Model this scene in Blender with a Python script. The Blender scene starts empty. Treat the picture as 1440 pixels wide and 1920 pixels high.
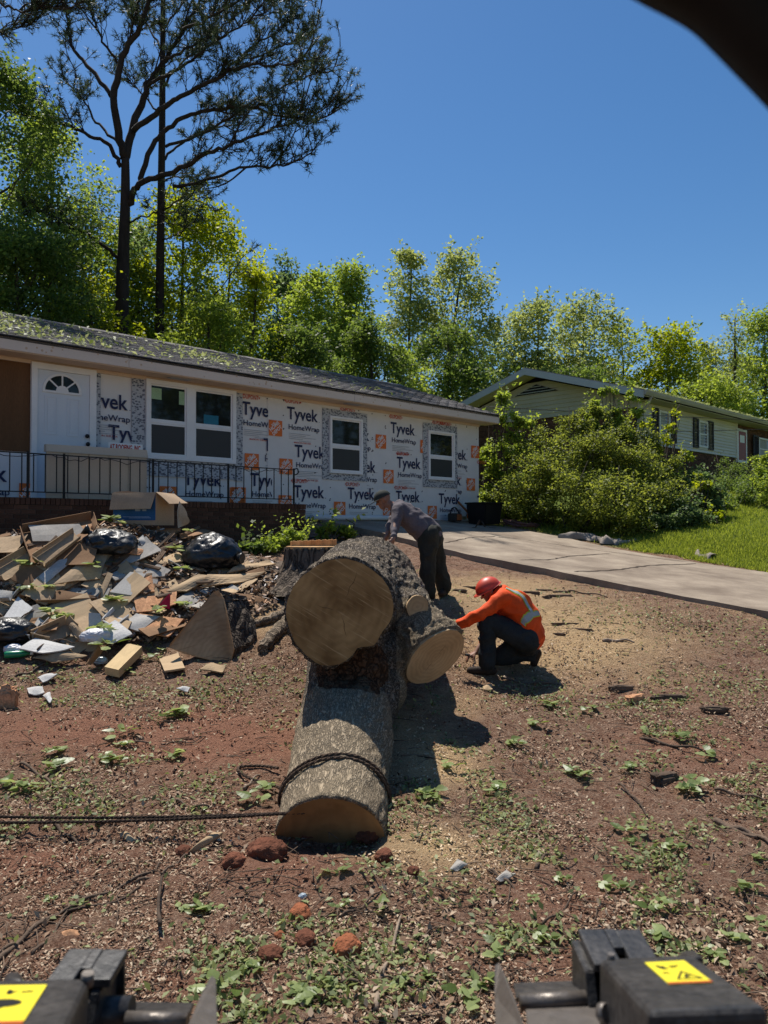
import bpy, bmesh, math, random
import numpy as np
from mathutils import Vector, Matrix, Euler
from mathutils.bvhtree import BVHTree

# ------------------------------------------------------------------ camera, sky, sun, exposure
SC = bpy.context.scene
COL = SC.collection
EYE = Vector((0.0, 0.0, 2.0))
PITCH = math.atan(25 / 1440)
cam_data = bpy.data.cameras.new('camera')
cam = bpy.data.objects.new('camera', cam_data)
COL.objects.link(cam)
cam.location = EYE
cam.rotation_euler = (math.pi / 2 + PITCH, 0, 0)
cam_data.sensor_fit = 'VERTICAL'
cam_data.sensor_height = 36
cam_data.lens = 27.0
cam_data.clip_start = 0.05
cam_data.clip_end = 3000
cam_data.dof.use_dof = True
cam_data.dof.focus_distance = 8.0
cam_data.dof.aperture_fstop = 27.0 / 6.0
SC.camera = cam

SUN_EL = math.radians(62)
SUN_XY = Vector((-0.45, 0.89)).normalized()
SUN_DIR = Vector((SUN_XY.x * math.cos(SUN_EL), SUN_XY.y * math.cos(SUN_EL), math.sin(SUN_EL)))
world = bpy.data.worlds.new('World')
SC.world = world
world.use_nodes = True
wn = world.node_tree
bg = wn.nodes['Background']
sky = wn.nodes.new('ShaderNodeTexSky')
sky.sky_type = 'NISHITA'
sky.sun_disc = False
sky.sun_elevation = SUN_EL
sky.sun_rotation = math.atan2(SUN_XY.x, SUN_XY.y)
sky.altitude = 300
sky.air_density = 1.0
sky.dust_density = 0.3
sky.ozone_density = 2.5
hsv = wn.nodes.new('ShaderNodeHueSaturation')
hsv.inputs['Saturation'].default_value = 1.26
wn.links.new(sky.outputs[0], hsv.inputs['Color'])
wn.links.new(hsv.outputs[0], bg.inputs[0])
bg.inputs[1].default_value = 0.09
sun_data = bpy.data.lights.new('sun', 'SUN')
sun_data.energy = 5.0
sun_data.angle = math.radians(0.53)
sun_data.color = (1.0, 0.95, 0.87)
sun = bpy.data.objects.new('sun', sun_data)
COL.objects.link(sun)
sun.location = SUN_DIR * 50
sun.rotation_euler = SUN_DIR.to_track_quat('Z', 'Y').to_euler()
SC.view_settings.view_transform = 'Standard'
SC.view_settings.look = 'None'
SC.view_settings.exposure = 0.28
SC.view_settings.gamma = 1
SC.view_settings.use_curve_mapping = False
SC.cycles.max_bounces = 6
SC.cycles.transparent_max_bounces = 6
SC.cycles.use_denoising = True

# ------------------------------------------------------------------ helpers
RNG = np.random.default_rng(7)
random.seed(7)
CP, SP = math.cos(PITCH), math.sin(PITCH)


def ray(px, py):
    """direction through a point of the 1440x1920 photograph, scaled to y = 1"""
    r = (px - 720) / 1440
    u = (960 - py) / 1440
    d = Vector((r, CP - u * SP, SP + u * CP))
    return d / d.y


def at(px, py, depth, dy=0.0):
    """point at this depth; dy then moves it straight away from the viewer"""
    p = EYE + ray(px, py) * depth
    return Vector((p.x, p.y + dy, p.z))


def link(o, parent=None):
    COL.objects.link(o)
    if parent is not None:
        o.parent = parent
    return o


def tag(o, label=None, cat=None, group=None, kind=None):
    if label: o['label'] = label
    if cat: o['category'] = cat
    if group: o['group'] = group
    if kind: o['kind'] = kind
    return o


def empty(name, loc=(0, 0, 0), rotz=0.0):
    o = bpy.data.objects.new(name, None)
    o.empty_display_size = 0.1
    o.location = loc
    o.rotation_euler = (0, 0, rotz)
    return link(o)


def obj(name, me, parent=None, mats=None):
    o = bpy.data.objects.new(name, me)
    if mats is not None:
        for m in (mats if isinstance(mats, (list, tuple)) else [mats]):
            me.materials.append(m)
    return link(o, parent)


def np_mesh(name, V, F, smooth=False, midx=None, col=None):
    V = np.asarray(V, dtype=np.float32).reshape(-1, 3)
    F = np.asarray(F, dtype=np.int32)
    k = F.shape[1]
    me = bpy.data.meshes.new(name)
    me.vertices.add(len(V))
    me.vertices.foreach_set('co', V.ravel())
    me.loops.add(F.size)
    me.loops.foreach_set('vertex_index', F.ravel())
    me.polygons.add(len(F))
    me.polygons.foreach_set('loop_start', np.arange(0, F.size, k, dtype=np.int32))
    if midx is not None:
        me.polygons.foreach_set('material_index', np.asarray(midx, dtype=np.int32))
    me.update(calc_edges=True)
    if smooth:
        me.polygons.foreach_set('use_smooth', np.ones(len(F), dtype=bool))
    if col is not None:
        a = me.color_attributes.new('mask', 'FLOAT_COLOR', 'POINT')
        c = np.ones((len(V), 4), dtype=np.float32)
        c[:, :col.shape[1]] = col
        a.data.foreach_set('color', c.ravel())
    return me


def py_mesh(name, V, F, smooth=False):
    me = bpy.data.meshes.new(name)
    me.from_pydata([tuple(v) for v in V], [], F)
    me.update()
    if smooth:
        for p in me.polygons: p.use_smooth = True
    return me


def bm_mesh(name, bm, smooth=False, recalc=True):
    if recalc:
        bmesh.ops.recalc_face_normals(bm, faces=bm.faces[:])
    me = bpy.data.meshes.new(name)
    bm.to_mesh(me)
    bm.free()
    if smooth:
        for p in me.polygons: p.use_smooth = True
    return me


HEXF = [(0, 3, 2, 1), (4, 5, 6, 7), (0, 1, 5, 4), (1, 2, 6, 5), (2, 3, 7, 6), (3, 0, 4, 7)]


def add_hex(bm, pts, mi=0):
    vs = [bm.verts.new(p) for p in pts]
    for f in HEXF:
        fc = bm.faces.new([vs[i] for i in f])
        fc.material_index = mi


def add_box(bm, x0, x1, y0, y1, z0, z1, mi=0):
    add_hex(bm, [(x0, y0, z0), (x1, y0, z0), (x1, y1, z0), (x0, y1, z0),
                 (x0, y0, z1), (x1, y0, z1), (x1, y1, z1), (x0, y1, z1)], mi)


def box_mesh(name, x0, x1, y0, y1, z0, z1, bevel=0.0):
    bm = bmesh.new()
    add_box(bm, x0, x1, y0, y1, z0, z1)
    if bevel:
        bmesh.ops.bevel(bm, geom=bm.edges[:], offset=bevel, segments=2, affect='EDGES', profile=0.6)
    return bm_mesh(name, bm)


def frame_dirs(d):
    d = Vector(d).normalized()
    a = Vector((0, 0, 1)) if abs(d.z) < 0.9 else Vector((1, 0, 0))
    s = d.cross(a).normalized()
    return s, s.cross(d).normalized()


def tube_np(pts, radii, n=8, caps=True):
    """verts and quads of a tube along pts"""
    P = [Vector(p) for p in pts]
    V, F = [], []
    prev = None
    for i, p in enumerate(P):
        d = (P[min(i + 1, len(P) - 1)] - P[max(i - 1, 0)])
        if d.length < 1e-9: d = Vector((0, 0, 1))
        d.normalize()
        if prev is None:
            s, t = frame_dirs(d)
        else:
            s = (prev - d * prev.dot(d))
            s = s.normalized() if s.length > 1e-6 else frame_dirs(d)[0]
            t = s.cross(d).normalized()
        prev = s
        for k in range(n):
            a = 2 * math.pi * k / n
            V.append(p + (s * math.cos(a) + t * math.sin(a)) * radii[i])
    for i in range(len(P) - 1):
        for k in range(n):
            k2 = (k + 1) % n
            F.append((i * n + k, i * n + k2, (i + 1) * n + k2, (i + 1) * n + k))
    if caps:
        F.append(tuple(range(n - 1, -1, -1)))
        F.append(tuple((len(P) - 1) * n + k for k in range(n)))
    return V, F


def add_tube(bm, pts, radii, n=8, mi=0):
    if not hasattr(radii, '__len__'): radii = [radii] * len(pts)
    V, F = tube_np(pts, radii, n)
    vs = [bm.verts.new(v) for v in V]
    for f in F:
        try:
            fc = bm.faces.new([vs[i] for i in f])
            fc.material_index = mi
            fc.smooth = len(f) == 4
        except ValueError:
            pass


def tube_mesh(name, pts, radii, n=8):
    bm = bmesh.new()
    add_tube(bm, pts, radii, n)
    return bm_mesh(name, bm)


def spline(pts, m=6):
    """Catmull-Rom through pts"""
    P = [Vector(p) for p in pts]
    out = []
    for i in range(len(P) - 1):
        p0, p1, p2, p3 = P[max(i - 1, 0)], P[i], P[i + 1], P[min(i + 2, len(P) - 1)]
        for k in range(m):
            t = k / m
            out.append(0.5 * ((2 * p1) + (p2 - p0) * t + (2 * p0 - 5 * p1 + 4 * p2 - p3) * t * t + (3 * p1 - p0 - 3 * p2 + p3) * t ** 3))
    out.append(P[-1])
    return out


def _hash(ix, iy, iz, seed):
    h = (ix * 374761393 + iy * 668265263 + iz * 2147483647 + seed * 974634777) & 0xFFFFFFFF
    h = ((h ^ (h >> 13)) * 1274126177) & 0xFFFFFFFF
    h = (h ^ (h >> 16)) & 0xFFFFFFFF
    return h / 4294967295.0


def vnoise(P, seed=0):
    """value noise in [-1, 1], P is (n, 3)"""
    P = np.asarray(P, dtype=np.float64)
    I = np.floor(P).astype(np.int64)
    f = P - I
    f = f * f * (3 - 2 * f)
    r = 0
    for dx in (0, 1):
        wx = f[:, 0] if dx else 1 - f[:, 0]
        for dy in (0, 1):
            wy = f[:, 1] if dy else 1 - f[:, 1]
            for dz in (0, 1):
                wz = f[:, 2] if dz else 1 - f[:, 2]
                r = r + wx * wy * wz * _hash(I[:, 0] + dx, I[:, 1] + dy, I[:, 2] + dz, seed)
    return r * 2 - 1


def fbm(P, octaves=4, seed=0):
    P = np.asarray(P, dtype=np.float64)
    r, a, t = 0, 1.0, 0.0
    for o in range(octaves):
        r = r + a * vnoise(P * 2 ** o + o * 17.3, seed + o)
        t += a
        a *= 0.5
    return r / t


def verts_of(me):
    V = np.empty(len(me.vertices) * 3, dtype=np.float32)
    me.vertices.foreach_get('co', V)
    return V.reshape(-1, 3)


def set_verts(me, V):
    me.vertices.foreach_set('co', np.asarray(V, dtype=np.float32).ravel())
    me.update()


def normals_of(me):
    N = np.empty(len(me.vertices) * 3, dtype=np.float32)
    me.vertices.foreach_get('normal', N)
    return N.reshape(-1, 3)


def remeshed(name, bm, voxel, smooth=6, factor=0.5):
    """one continuous skin over everything in bm"""
    me = bpy.data.meshes.new(name + '_source')
    bm.to_mesh(me)
    bm.free()
    o = bpy.data.objects.new(name + '_source', me)
    COL.objects.link(o)
    m = o.modifiers.new('r', 'REMESH')
    m.mode = 'VOXEL'
    m.voxel_size = voxel
    s = o.modifiers.new('s', 'SMOOTH')
    s.factor = factor
    s.iterations = smooth
    dg = bpy.context.evaluated_depsgraph_get()
    out = bpy.data.meshes.new_from_object(o.evaluated_get(dg))
    out.name = name
    bpy.data.objects.remove(o)
    bpy.data.meshes.remove(me)
    out.polygons.foreach_set('use_smooth', np.ones(len(out.polygons), dtype=bool))
    return out


def cone_hull(bm, a, ra, b, rb, n=10):
    """a rounded tapering limb from a to b"""
    t = bmesh.new()
    for p, r in ((a, ra), (b, rb)):
        bmesh.ops.create_uvsphere(t, u_segments=n, v_segments=n - 2, radius=r, matrix=Matrix.Translation(Vector(p)))
    res = bmesh.ops.convex_hull(t, input=t.verts[:])
    bad = list({g for g in res['geom_interior'] + res['geom_unused'] if isinstance(g, bmesh.types.BMVert)})
    if bad: bmesh.ops.delete(t, geom=bad, context='VERTS')
    me = bpy.data.meshes.new('t')
    t.to_mesh(me)
    t.free()
    bm.from_mesh(me)
    bpy.data.meshes.remove(me)


# ------------------------------------------------------------------ materials
def lin(c):
    return tuple(((x / 255) / 12.92 if x / 255 <= 0.04045 else ((x / 255 + 0.055) / 1.055) ** 2.4) for x in c)


def new_mat(name):
    m = bpy.data.materials.new(name)
    m.use_nodes = True
    nt = m.node_tree
    return m, nt, nt.nodes['Principled BSDF'], nt.nodes.new, nt.links.new


def M(name, c, rough=0.8, var=0.25, scale=6.0, c2=None, bump=0.0, bscale=60.0, spec=0.25, metal=0.0,
      rand=0.0, island=0.0, stretch=(1, 1, 1), fine=0.12):
    """a procedural surface: base colour c drifting to c2, fine grain and relief"""
    m, nt, b, N, L = new_mat(name)
    tc = N('ShaderNodeTexCoord')
    mp = N('ShaderNodeMapping')
    mp.inputs['Scale'].default_value = stretch
    L(tc.outputs['Object'], mp.inputs[0])
    n1 = N('ShaderNodeTexNoise')
    n1.inputs['Scale'].default_value = scale
    n1.inputs['Detail'].default_value = 6
    n1.inputs['Roughness'].default_value = 0.62
    L(mp.outputs[0], n1.inputs[0])
    rp = N('ShaderNodeMapRange')
    rp.inputs[1].default_value = 0.32
    rp.inputs[2].default_value = 0.68
    L(n1.outputs[0], rp.inputs[0])
    mx = N('ShaderNodeMix')
    mx.data_type = 'RGBA'
    if c2 is None:
        ca = tuple(x * (1 - var) for x in c)
        cb = tuple(min(1, x * (1 + var)) for x in c)
    else:
        ca, cb = c, c2
    mx.inputs[6].default_value = (*ca, 1)
    mx.inputs[7].default_value = (*cb, 1)
    L(rp.outputs[0], mx.inputs[0])
    out = mx.outputs[2]
    n2 = N('ShaderNodeTexNoise')
    n2.inputs['Scale'].default_value = bscale
    n2.inputs['Detail'].default_value = 4
    L(mp.outputs[0], n2.inputs[0])
    val = None
    if fine:
        mr = N('ShaderNodeMapRange')
        mr.inputs[1].default_value = 0.3
        mr.inputs[2].default_value = 0.7
        mr.inputs[3].default_value = 1 - fine
        mr.inputs[4].default_value = 1 + fine
        L(n2.outputs[0], mr.inputs[0])
        val = mr.outputs[0]
    for amount, src in ((rand, 'oi'), (island, 'gi')):
        if not amount: continue
        if src == 'oi':
            r = N('ShaderNodeObjectInfo').outputs['Random']
        else:
            r = N('ShaderNodeNewGeometry').outputs['Random Per Island']
        mr = N('ShaderNodeMapRange')
        mr.inputs[3].default_value = 1 - amount
        mr.inputs[4].default_value = 1 + amount
        L(r, mr.inputs[0])
        if val is None:
            val = mr.outputs[0]
        else:
            mm = N('ShaderNodeMath')
            mm.operation = 'MULTIPLY'
            L(val, mm.inputs[0])
            L(mr.outputs[0], mm.inputs[1])
            val = mm.outputs[0]
    if val is not None:
        hs = N('ShaderNodeHueSaturation')
        L(out, hs.inputs['Color'])
        L(val, hs.inputs['Value'])
        out = hs.outputs[0]
    L(out, b.inputs['Base Color'])
    b.inputs['Roughness'].default_value = rough
    b.inputs['Metallic'].default_value = metal
    b.inputs['Specular IOR Level'].default_value = spec
    if bump:
        bp = N('ShaderNodeBump')
        bp.inputs['Strength'].default_value = bump
        bp.inputs['Distance'].default_value = 0.02
        L(n2.outputs[0], bp.inputs['Height'])
        L(bp.outputs[0], b.inputs['Normal'])
    return m


def leaf_mat(name, ca, cb, trans=0.45, rough=0.55):
    """thin leaves: colour differs leaf by leaf, light comes through"""
    m, nt, b, N, L = new_mat(name)
    g = N('ShaderNodeNewGeometry')
    mx = N('ShaderNodeMix')
    mx.data_type = 'RGBA'
    mx.inputs[6].default_value = (*ca, 1)
    mx.inputs[7].default_value = (*cb, 1)
    L(g.outputs['Random Per Island'], mx.inputs[0])
    L(mx.outputs[2], b.inputs['Base Color'])
    b.inputs['Roughness'].default_value = rough
    b.inputs['Specular IOR Level'].default_value = 0.3
    t = N('ShaderNodeBsdfTranslucent')
    hs = N('ShaderNodeHueSaturation')
    hs.inputs['Hue'].default_value = 0.485
    hs.inputs['Saturation'].default_value = 1.1
    hs.inputs['Value'].default_value = 2.7
    L(mx.outputs[2], hs.inputs['Color'])
    L(hs.outputs[0], t.inputs[0])
    ms = N('ShaderNodeMixShader')
    ms.inputs[0].default_value = trans
    L(b.outputs[0], ms.inputs[1])
    L(t.outputs[0], ms.inputs[2])
    L(ms.outputs[0], nt.nodes['Material Output'].inputs[0])
    return m


# ------------------------------------------------------------------ the two house frames
HU = Vector((0.717, 0.697, 0)).normalized()      # along the front walls, away from the viewer
HN = Vector((HU.y, -HU.x, 0))                    # out of the front walls, towards the street
HOUSE = Vector((-5.85, 11.70, 0))
HOUSE2 = Vector((8.39, 25.2, 0))
HANG = math.atan2(HU.y, HU.x)


def on_wall(px, py, y=0.0, origin=HOUSE):
    """local (x, z) where the ray meets the plane y = const of a house frame"""
    d = ray(px, py)
    p0 = origin - HN * y
    k = (p0 - EYE).dot(HN) / d.dot(HN)
    p = EYE + d * k
    return (p - p0).dot(HU), p.z


def house_local(p):
    return (p - HOUSE).dot(HU), -(p - HOUSE).dot(HN)


def house_world(x, y, z):
    return HOUSE + HU * x - HN * y + Vector((0, 0, z))
# ------------------------------------------------------------------ terrain
DR_X0, DR_X1 = 6.15, 10.96                     # driveway edges in the house frame
DR_S = [-1.0, 0.0, 1.2, 2.8, 4.0, 6.4, 9.0, 14.0, 20.0]
DR_Z = [2.16, 2.12, 1.97, 1.74, 1.53, 1.22, 0.93, 0.38, -0.1]


def drive_z(s):
    return np.interp(s, DR_S, DR_Z)


CTRL = [at(*a) for a in [
    (720, 1920, 3.1), (60, 1910, 3.12), (1400, 1915, 3.1), (720, 1700, 4.03), (100, 1700, 4.03), (1400, 1700, 4.03),
    (620, 1560, 4.85), (100, 1500, 5.3), (1400, 1500, 5.4), (880, 1500, 5.35), (100, 1350, 6.8), (1400, 1350, 6.9),
    (450, 1350, 6.8), (900, 1350, 6.9), (250, 1240, 8.3), (20, 1230, 8.1), (940, 1265, 8.2), (1400, 1250, 8.2),
    (480, 1210, 8.3), (820, 1125, 10.2), (1100, 1140, 9.9), (560, 1095, 10.0), (480, 1110, 9.9),
    (450, 1035, 12.6), (280, 1040, 11.4), (0, 1040, 10.3), (620, 1008, 14.4),
    (735, 972, 16.8), (895, 975, 18.9), (1440, 1003, 17), (1440, 968, 20), (1290, 1032, 15.2), (1000, 985, 19.0),
    (1200, 1008, 17.2)]]
for s in (2.0, 4.0, 6.4, 9.0, 13.0):
    CTRL.append(house_world(DR_X0 - 0.1, -s, float(drive_z(s)) - 0.1))
    CTRL.append(house_world(DR_X1 + 0.1, -s, float(drive_z(s)) - 0.03))
CTRL += [Vector(p) for p in [(-4, 22, 2.5), (5, 32, 3.2), (8.3, 25, 3.3), (11, 28, 3.5), (16, 33, 4.0), (-30, 45, 3.5), (0, 60, 4.5),
                             (32, 60, 6.0), (-20, 5, 0.8), (16, 5, 0.2), (0, -12, -0.3), (-14, -6, -0.1), (14, -8, -0.3),
                             (25, 30, 3.6), (-25, 20, 2.5), (-9, 9, 1.3)]]
_C = np.array([[p.x, p.y] for p in CTRL])
_Z = np.array([p.z for p in CTRL])


def _tps(r2):
    return 0.5 * r2 * np.log(r2 + 1e-9)


_n = len(_C)
_A = np.zeros((_n + 3, _n + 3))
_A[:_n, :_n] = _tps(((_C[:, None] - _C[None]) ** 2).sum(-1)) + np.eye(_n) * 0.25
_A[:_n, _n] = 1
_A[:_n, _n + 1:] = _C
_A[_n, :_n] = 1
_A[_n + 1:, :_n] = _C.T
_W = np.linalg.solve(_A, np.concatenate([_Z, np.zeros(3)]))


def height_raw(x, y):
    x = np.atleast_1d(np.asarray(x, dtype=float))
    y = np.atleast_1d(np.asarray(y, dtype=float))
    xc, yc = np.clip(x, -32, 34), np.clip(y, -14, 62)
    r = np.empty(len(x))
    for i in range(0, len(x), 20000):
        q = np.stack([xc[i:i + 20000], yc[i:i + 20000]], 1)
        k = _tps(((q[:, None] - _C[None]) ** 2).sum(-1))
        r[i:i + 20000] = k @ _W[:_n] + _W[_n] + q @ _W[_n + 1:]
    far = np.clip((np.hypot(x, y - 20) - 40) / 40, 0, 1)
    r = r * (1 - far) + 3.0 * far
    # soft relief of a churned yard
    near = np.clip(1 - (np.hypot(x, y - 6) - 9) / 6, 0, 1)
    P = np.stack([x, y, np.zeros_like(x)], 1)
    r = r + near * (0.035 * fbm(P * 1.1, 3, 3) + 0.018 * fbm(P * 5, 3, 9))
    # a hollow scooped in front of the log, with the soil thrown forward
    e = at(640, 1535, 4.75)
    r = r - 0.10 * np.exp(-(((x - e.x) / 0.30) ** 2 + ((y - e.y) / 0.16) ** 2))
    r = r + 0.07 * np.exp(-(((x - e.x + 0.15) / 0.55) ** 2 + ((y - e.y + 0.48) / 0.2) ** 2))
    # the driveway lies in its bed
    lx = (x - HOUSE.x) * HU.x + (y - HOUSE.y) * HU.y
    s = (x - HOUSE.x) * HN.x + (y - HOUSE.y) * HN.y
    inside = (lx > DR_X0 - 0.04) & (lx < DR_X1 + 0.04) & (s > -0.5) & (s < 19)
    r = np.where(inside, np.minimum(r, drive_z(s) - 0.07), r)
    lawn = (lx > DR_X1 + 0.03) & (s > -0.5) & (s < 19)
    k = np.clip((lx - DR_X1) / 1.8, 0, 1)
    k = k * k * (3 - 2 * k)
    r = np.where(lawn, (drive_z(s) - 0.02) * (1 - k) + r * k, r)
    return r


GX = np.concatenate([-np.geomspace(900, 7.6, 46), np.arange(-7.5, 9.51, 0.055), np.geomspace(9.6, 900, 46)])
GY = np.concatenate([np.linspace(-60, 1.8, 26), np.arange(1.9, 17.0, 0.055), np.geomspace(17.1, 1500, 60)])
_XX, _YY = np.meshgrid(GX, GY)
GZ = height_raw(_XX.ravel(), _YY.ravel()).reshape(_XX.shape)


def H(x, y):
    """ground height by lookup"""
    x = np.asarray(x, dtype=float); y = np.asarray(y, dtype=float)
    i = np.clip(np.searchsorted(GX, x) - 1, 0, len(GX) - 2)
    j = np.clip(np.searchsorted(GY, y) - 1, 0, len(GY) - 2)
    fx = np.clip((x - GX[i]) / (GX[i + 1] - GX[i]), 0, 1)
    fy = np.clip((y - GY[j]) / (GY[j + 1] - GY[j]), 0, 1)
    return (GZ[j, i] * (1 - fx) + GZ[j, i + 1] * fx) * (1 - fy) + (GZ[j + 1, i] * (1 - fx) + GZ[j + 1, i + 1] * fx) * fy


# the heap of building rubbish: bumps on top of the ground
HEAP = [(at(270, 1010, 10.9), 1.25, 0.75, 0.40), (at(110, 1060, 10.1), 1.3, 0.8, 0.33), (at(310, 1090, 9.7), 1.2, 0.8, 0.20),
        (at(20, 1080, 9.4), 1.0, 0.8, 0.26), (at(420, 1060, 10.8), 0.9, 0.7, 0.10)]


def heap(x, y):
    x = np.asarray(x, dtype=float); y = np.asarray(y, dtype=float)
    r = np.zeros(np.shape(x))
    for c, sx, sy, h in HEAP:
        r = r + h * np.exp(-(((x - c.x) / sx) ** 2 + ((y - c.y) / sy) ** 2))
    return r


def HP(x, y):
    return H(x, y) + heap(x, y)


def hits(px, py, f=H, lift=0.0, y0=1.2, y1=60.0):
    """first meeting of the rays with the surface f + lift"""
    px = np.atleast_1d(np.asarray(px, dtype=float)); py = np.atleast_1d(np.asarray(py, dtype=float))
    r = (px - 720) / 1440; u = (960 - py) / 1440
    dx, dyy, dz = r, CP - u * SP, SP + u * CP
    dx, dz = dx / dyy, dz / dyy
    t = np.full(len(px), y0)
    done = np.zeros(len(px), bool)
    lo = t.copy(); hi = t.copy()
    step = 0.12
    while True:
        g = EYE.z + dz * t - f(dx * t, t) - lift
        new = (g < 0) & ~done
        hi[new] = t[new]
        done |= new
        lo[~done] = t[~done]
        if done.all() or t.min() > y1: break
        t = np.where(done, t, t + step * (1 + t * 0.03))
        if t[~done].size and t[~done].min() > y1: break
    hi[~done] = y1
    for _ in range(14):
        m = (lo + hi) / 2
        g = EYE.z + dz * m - f(dx * m, m) - lift
        hi = np.where(g < 0, m, hi); lo = np.where(g < 0, lo, m)
    return np.stack([dx * hi, hi, EYE.z + dz * hi], 1), done


def G(px, py, lift=0.0, f=H):
    p, ok = hits([px], [py], f, lift)
    return Vector(p[0])


# --- what the ground is made of, spot by spot (kinds of soil and litter, not light)
def blob(x, y, px, py, rx, ry, w=1.0):
    c = G(px, py)
    return w * np.exp(-(((x - c.x) / rx) ** 2 + ((y - c.y) / ry) ** 2))


fx, fy = _XX.ravel(), _YY.ravel()
gx_n = fbm(np.stack([fx * 1.3, fy * 1.3, 0 * fx], 1), 4, 21)
gx_m = fbm(np.stack([fx * 5, fy * 5, 0 * fx], 1), 3, 31)
saw = (blob(fx, fy, 1060, 1200, 1.15, 0.8, 1.5) + blob(fx, fy, 930, 1110, 1.2, 0.9, 1.0) + blob(fx, fy, 830, 1440, 0.32, 0.45, 0.95) + blob(fx, fy, 815, 1590, 0.40, 0.30, 1.0)
       + blob(fx, fy, 850, 1320, 0.4, 0.4, 0.5) + blob(fx, fy, 1270, 1130, 2.2, 1.3, 0.15)
       + blob(fx, fy, 480, 1150, 0.8, 0.9, 0.8) + blob(fx, fy, 760, 1370, 0.4, 0.6, 0.45))
red = (blob(fx, fy, 200, 1370, 1.6, 0.55, 1.1) + blob(fx, fy, 420, 1400, 0.7, 0.5, 0.7) + blob(fx, fy, 60, 1620, 0.7, 0.35, 1.0) + blob(fx, fy, 540, 1620, 0.5, 0.35, 0.6)
       + blob(fx, fy, 1100, 1690, 0.5, 0.3, 0.55) + blob(fx, fy, 1330, 1400, 0.9, 0.6, 0.45) + blob(fx, fy, 330, 1830, 0.8, 0.3, 0.5)
       + blob(fx, fy, 1000, 1800, 0.6, 0.2, 0.5))
lx = (fx - HOUSE.x) * HU.x + (fy - HOUSE.y) * HU.y
ss = (fx - HOUSE.x) * HN.x + (fy - HOUSE.y) * HN.y
grass = np.clip((lx - DR_X1 - 0.35) / 0.5 + gx_n * 0.8, 0, 1) + np.clip((-ss - 2) / 3, 0, 1)
mask = np.stack([np.clip(saw + gx_n * 0.35 + gx_m * 0.2, 0, 1) * (saw > 0.08), np.clip(red * 1.15 + gx_n * 0.4, 0, 1), np.clip(grass, 0, 1)], 1)
GRASS_MASK = mask[:, 2].reshape(_XX.shape)


def ground_material():
    m, nt, b, N, L = new_mat('yard_soil')
    at_ = N('ShaderNodeAttribute'); at_.attribute_name = 'mask'
    sp = N('ShaderNodeSeparateColor'); L(at_.outputs['Color'], sp.inputs[0])
    tc = N('ShaderNodeTexCoord')

    def noise(sc, det=6, ro=0.6):
        n = N('ShaderNodeTexNoise'); n.inputs['Scale'].default_value = sc; n.inputs['Detail'].default_value = det
        n.inputs['Roughness'].default_value = ro; L(tc.outputs['Object'], n.inputs[0]); return n.outputs[0]

    def ramp(v, stops):
        r = N('ShaderNodeValToRGB'); L(v, r.inputs[0])
        while len(r.color_ramp.elements) < len(stops): r.color_ramp.elements.new(0.5)
        for e, (p, c) in zip(r.color_ramp.elements, stops): e.position = p; e.color = (*c, 1)
        return r.outputs[0]

    def mix(f, a, b_):
        x = N('ShaderNodeMix'); x.data_type = 'RGBA'; L(f, x.inputs[0]); L(a, x.inputs[6]); L(b_, x.inputs[7]); return x.outputs[2]
    fine = noise(70, 8, 0.7)
    mid = noise(14, 6, 0.65)
    mulch = ramp(fine, [(0.25, (0.06, 0.028, 0.017)), (0.45, (0.17, 0.085, 0.053)), (0.58, (0.32, 0.19, 0.125)), (0.76, (0.54, 0.39, 0.28))])
    mulch2 = ramp(fine, [(0.25, (0.10, 0.05, 0.03)), (0.46, (0.29, 0.18, 0.12)), (0.63, (0.47, 0.33, 0.235)), (0.8, (0.62, 0.50, 0.38))])
    base = mix(ramp(mid, [(0.42, (0, 0, 0)), (0.6, (1, 1, 1))]), mulch, mulch2)
    redc = ramp(fine, [(0.2, (0.15, 0.06, 0.036)), (0.5, (0.34, 0.165, 0.105)), (0.75, (0.48, 0.28, 0.19))])
    sawc = ramp(fine, [(0.2, (0.34, 0.20, 0.095)), (0.5, (0.60, 0.41, 0.22)), (0.8, (0.74, 0.56, 0.34))])
    grs = ramp(noise(40, 8, 0.7), [(0.2, (0.06, 0.09, 0.015)), (0.5, (0.15, 0.20, 0.035)), (0.8, (0.26, 0.30, 0.08))])
    c = mix(sp.outputs[1], base, redc)
    c = mix(sp.outputs[0], c, sawc)
    c = mix(sp.outputs[2], c, grs)
    L(c, b.inputs['Base Color'])
    b.inputs['Roughness'].default_value = 0.95
    b.inputs['Specular IOR Level'].default_value = 0.1
    bp = N('ShaderNodeBump'); bp.inputs['Strength'].default_value = 1.0; bp.inputs['Distance'].default_value = 0.05
    ad = N('ShaderNodeMath'); L(fine, ad.inputs[0]); L(mid, ad.inputs[1]); L(ad.outputs[0], bp.inputs['Height'])
    L(bp.outputs[0], b.inputs['Normal'])
    return m


SOIL = ground_material()
nx, ny = len(GX), len(GY)
rough = vnoise(np.stack([fx * 9, fy * 9, 0 * fx], 1), 77) * 0.019 + vnoise(np.stack([fx * 18, fy * 18, 0 * fx], 1), 78) * 0.012
rough *= (np.abs(fx) < 9.4) & (fy < 17) & (mask[:, 2] < 0.5)
rough *= ~((lx > DR_X0 - 0.1) & (lx < DR_X1 + 0.1) & (ss > -0.6))
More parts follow.
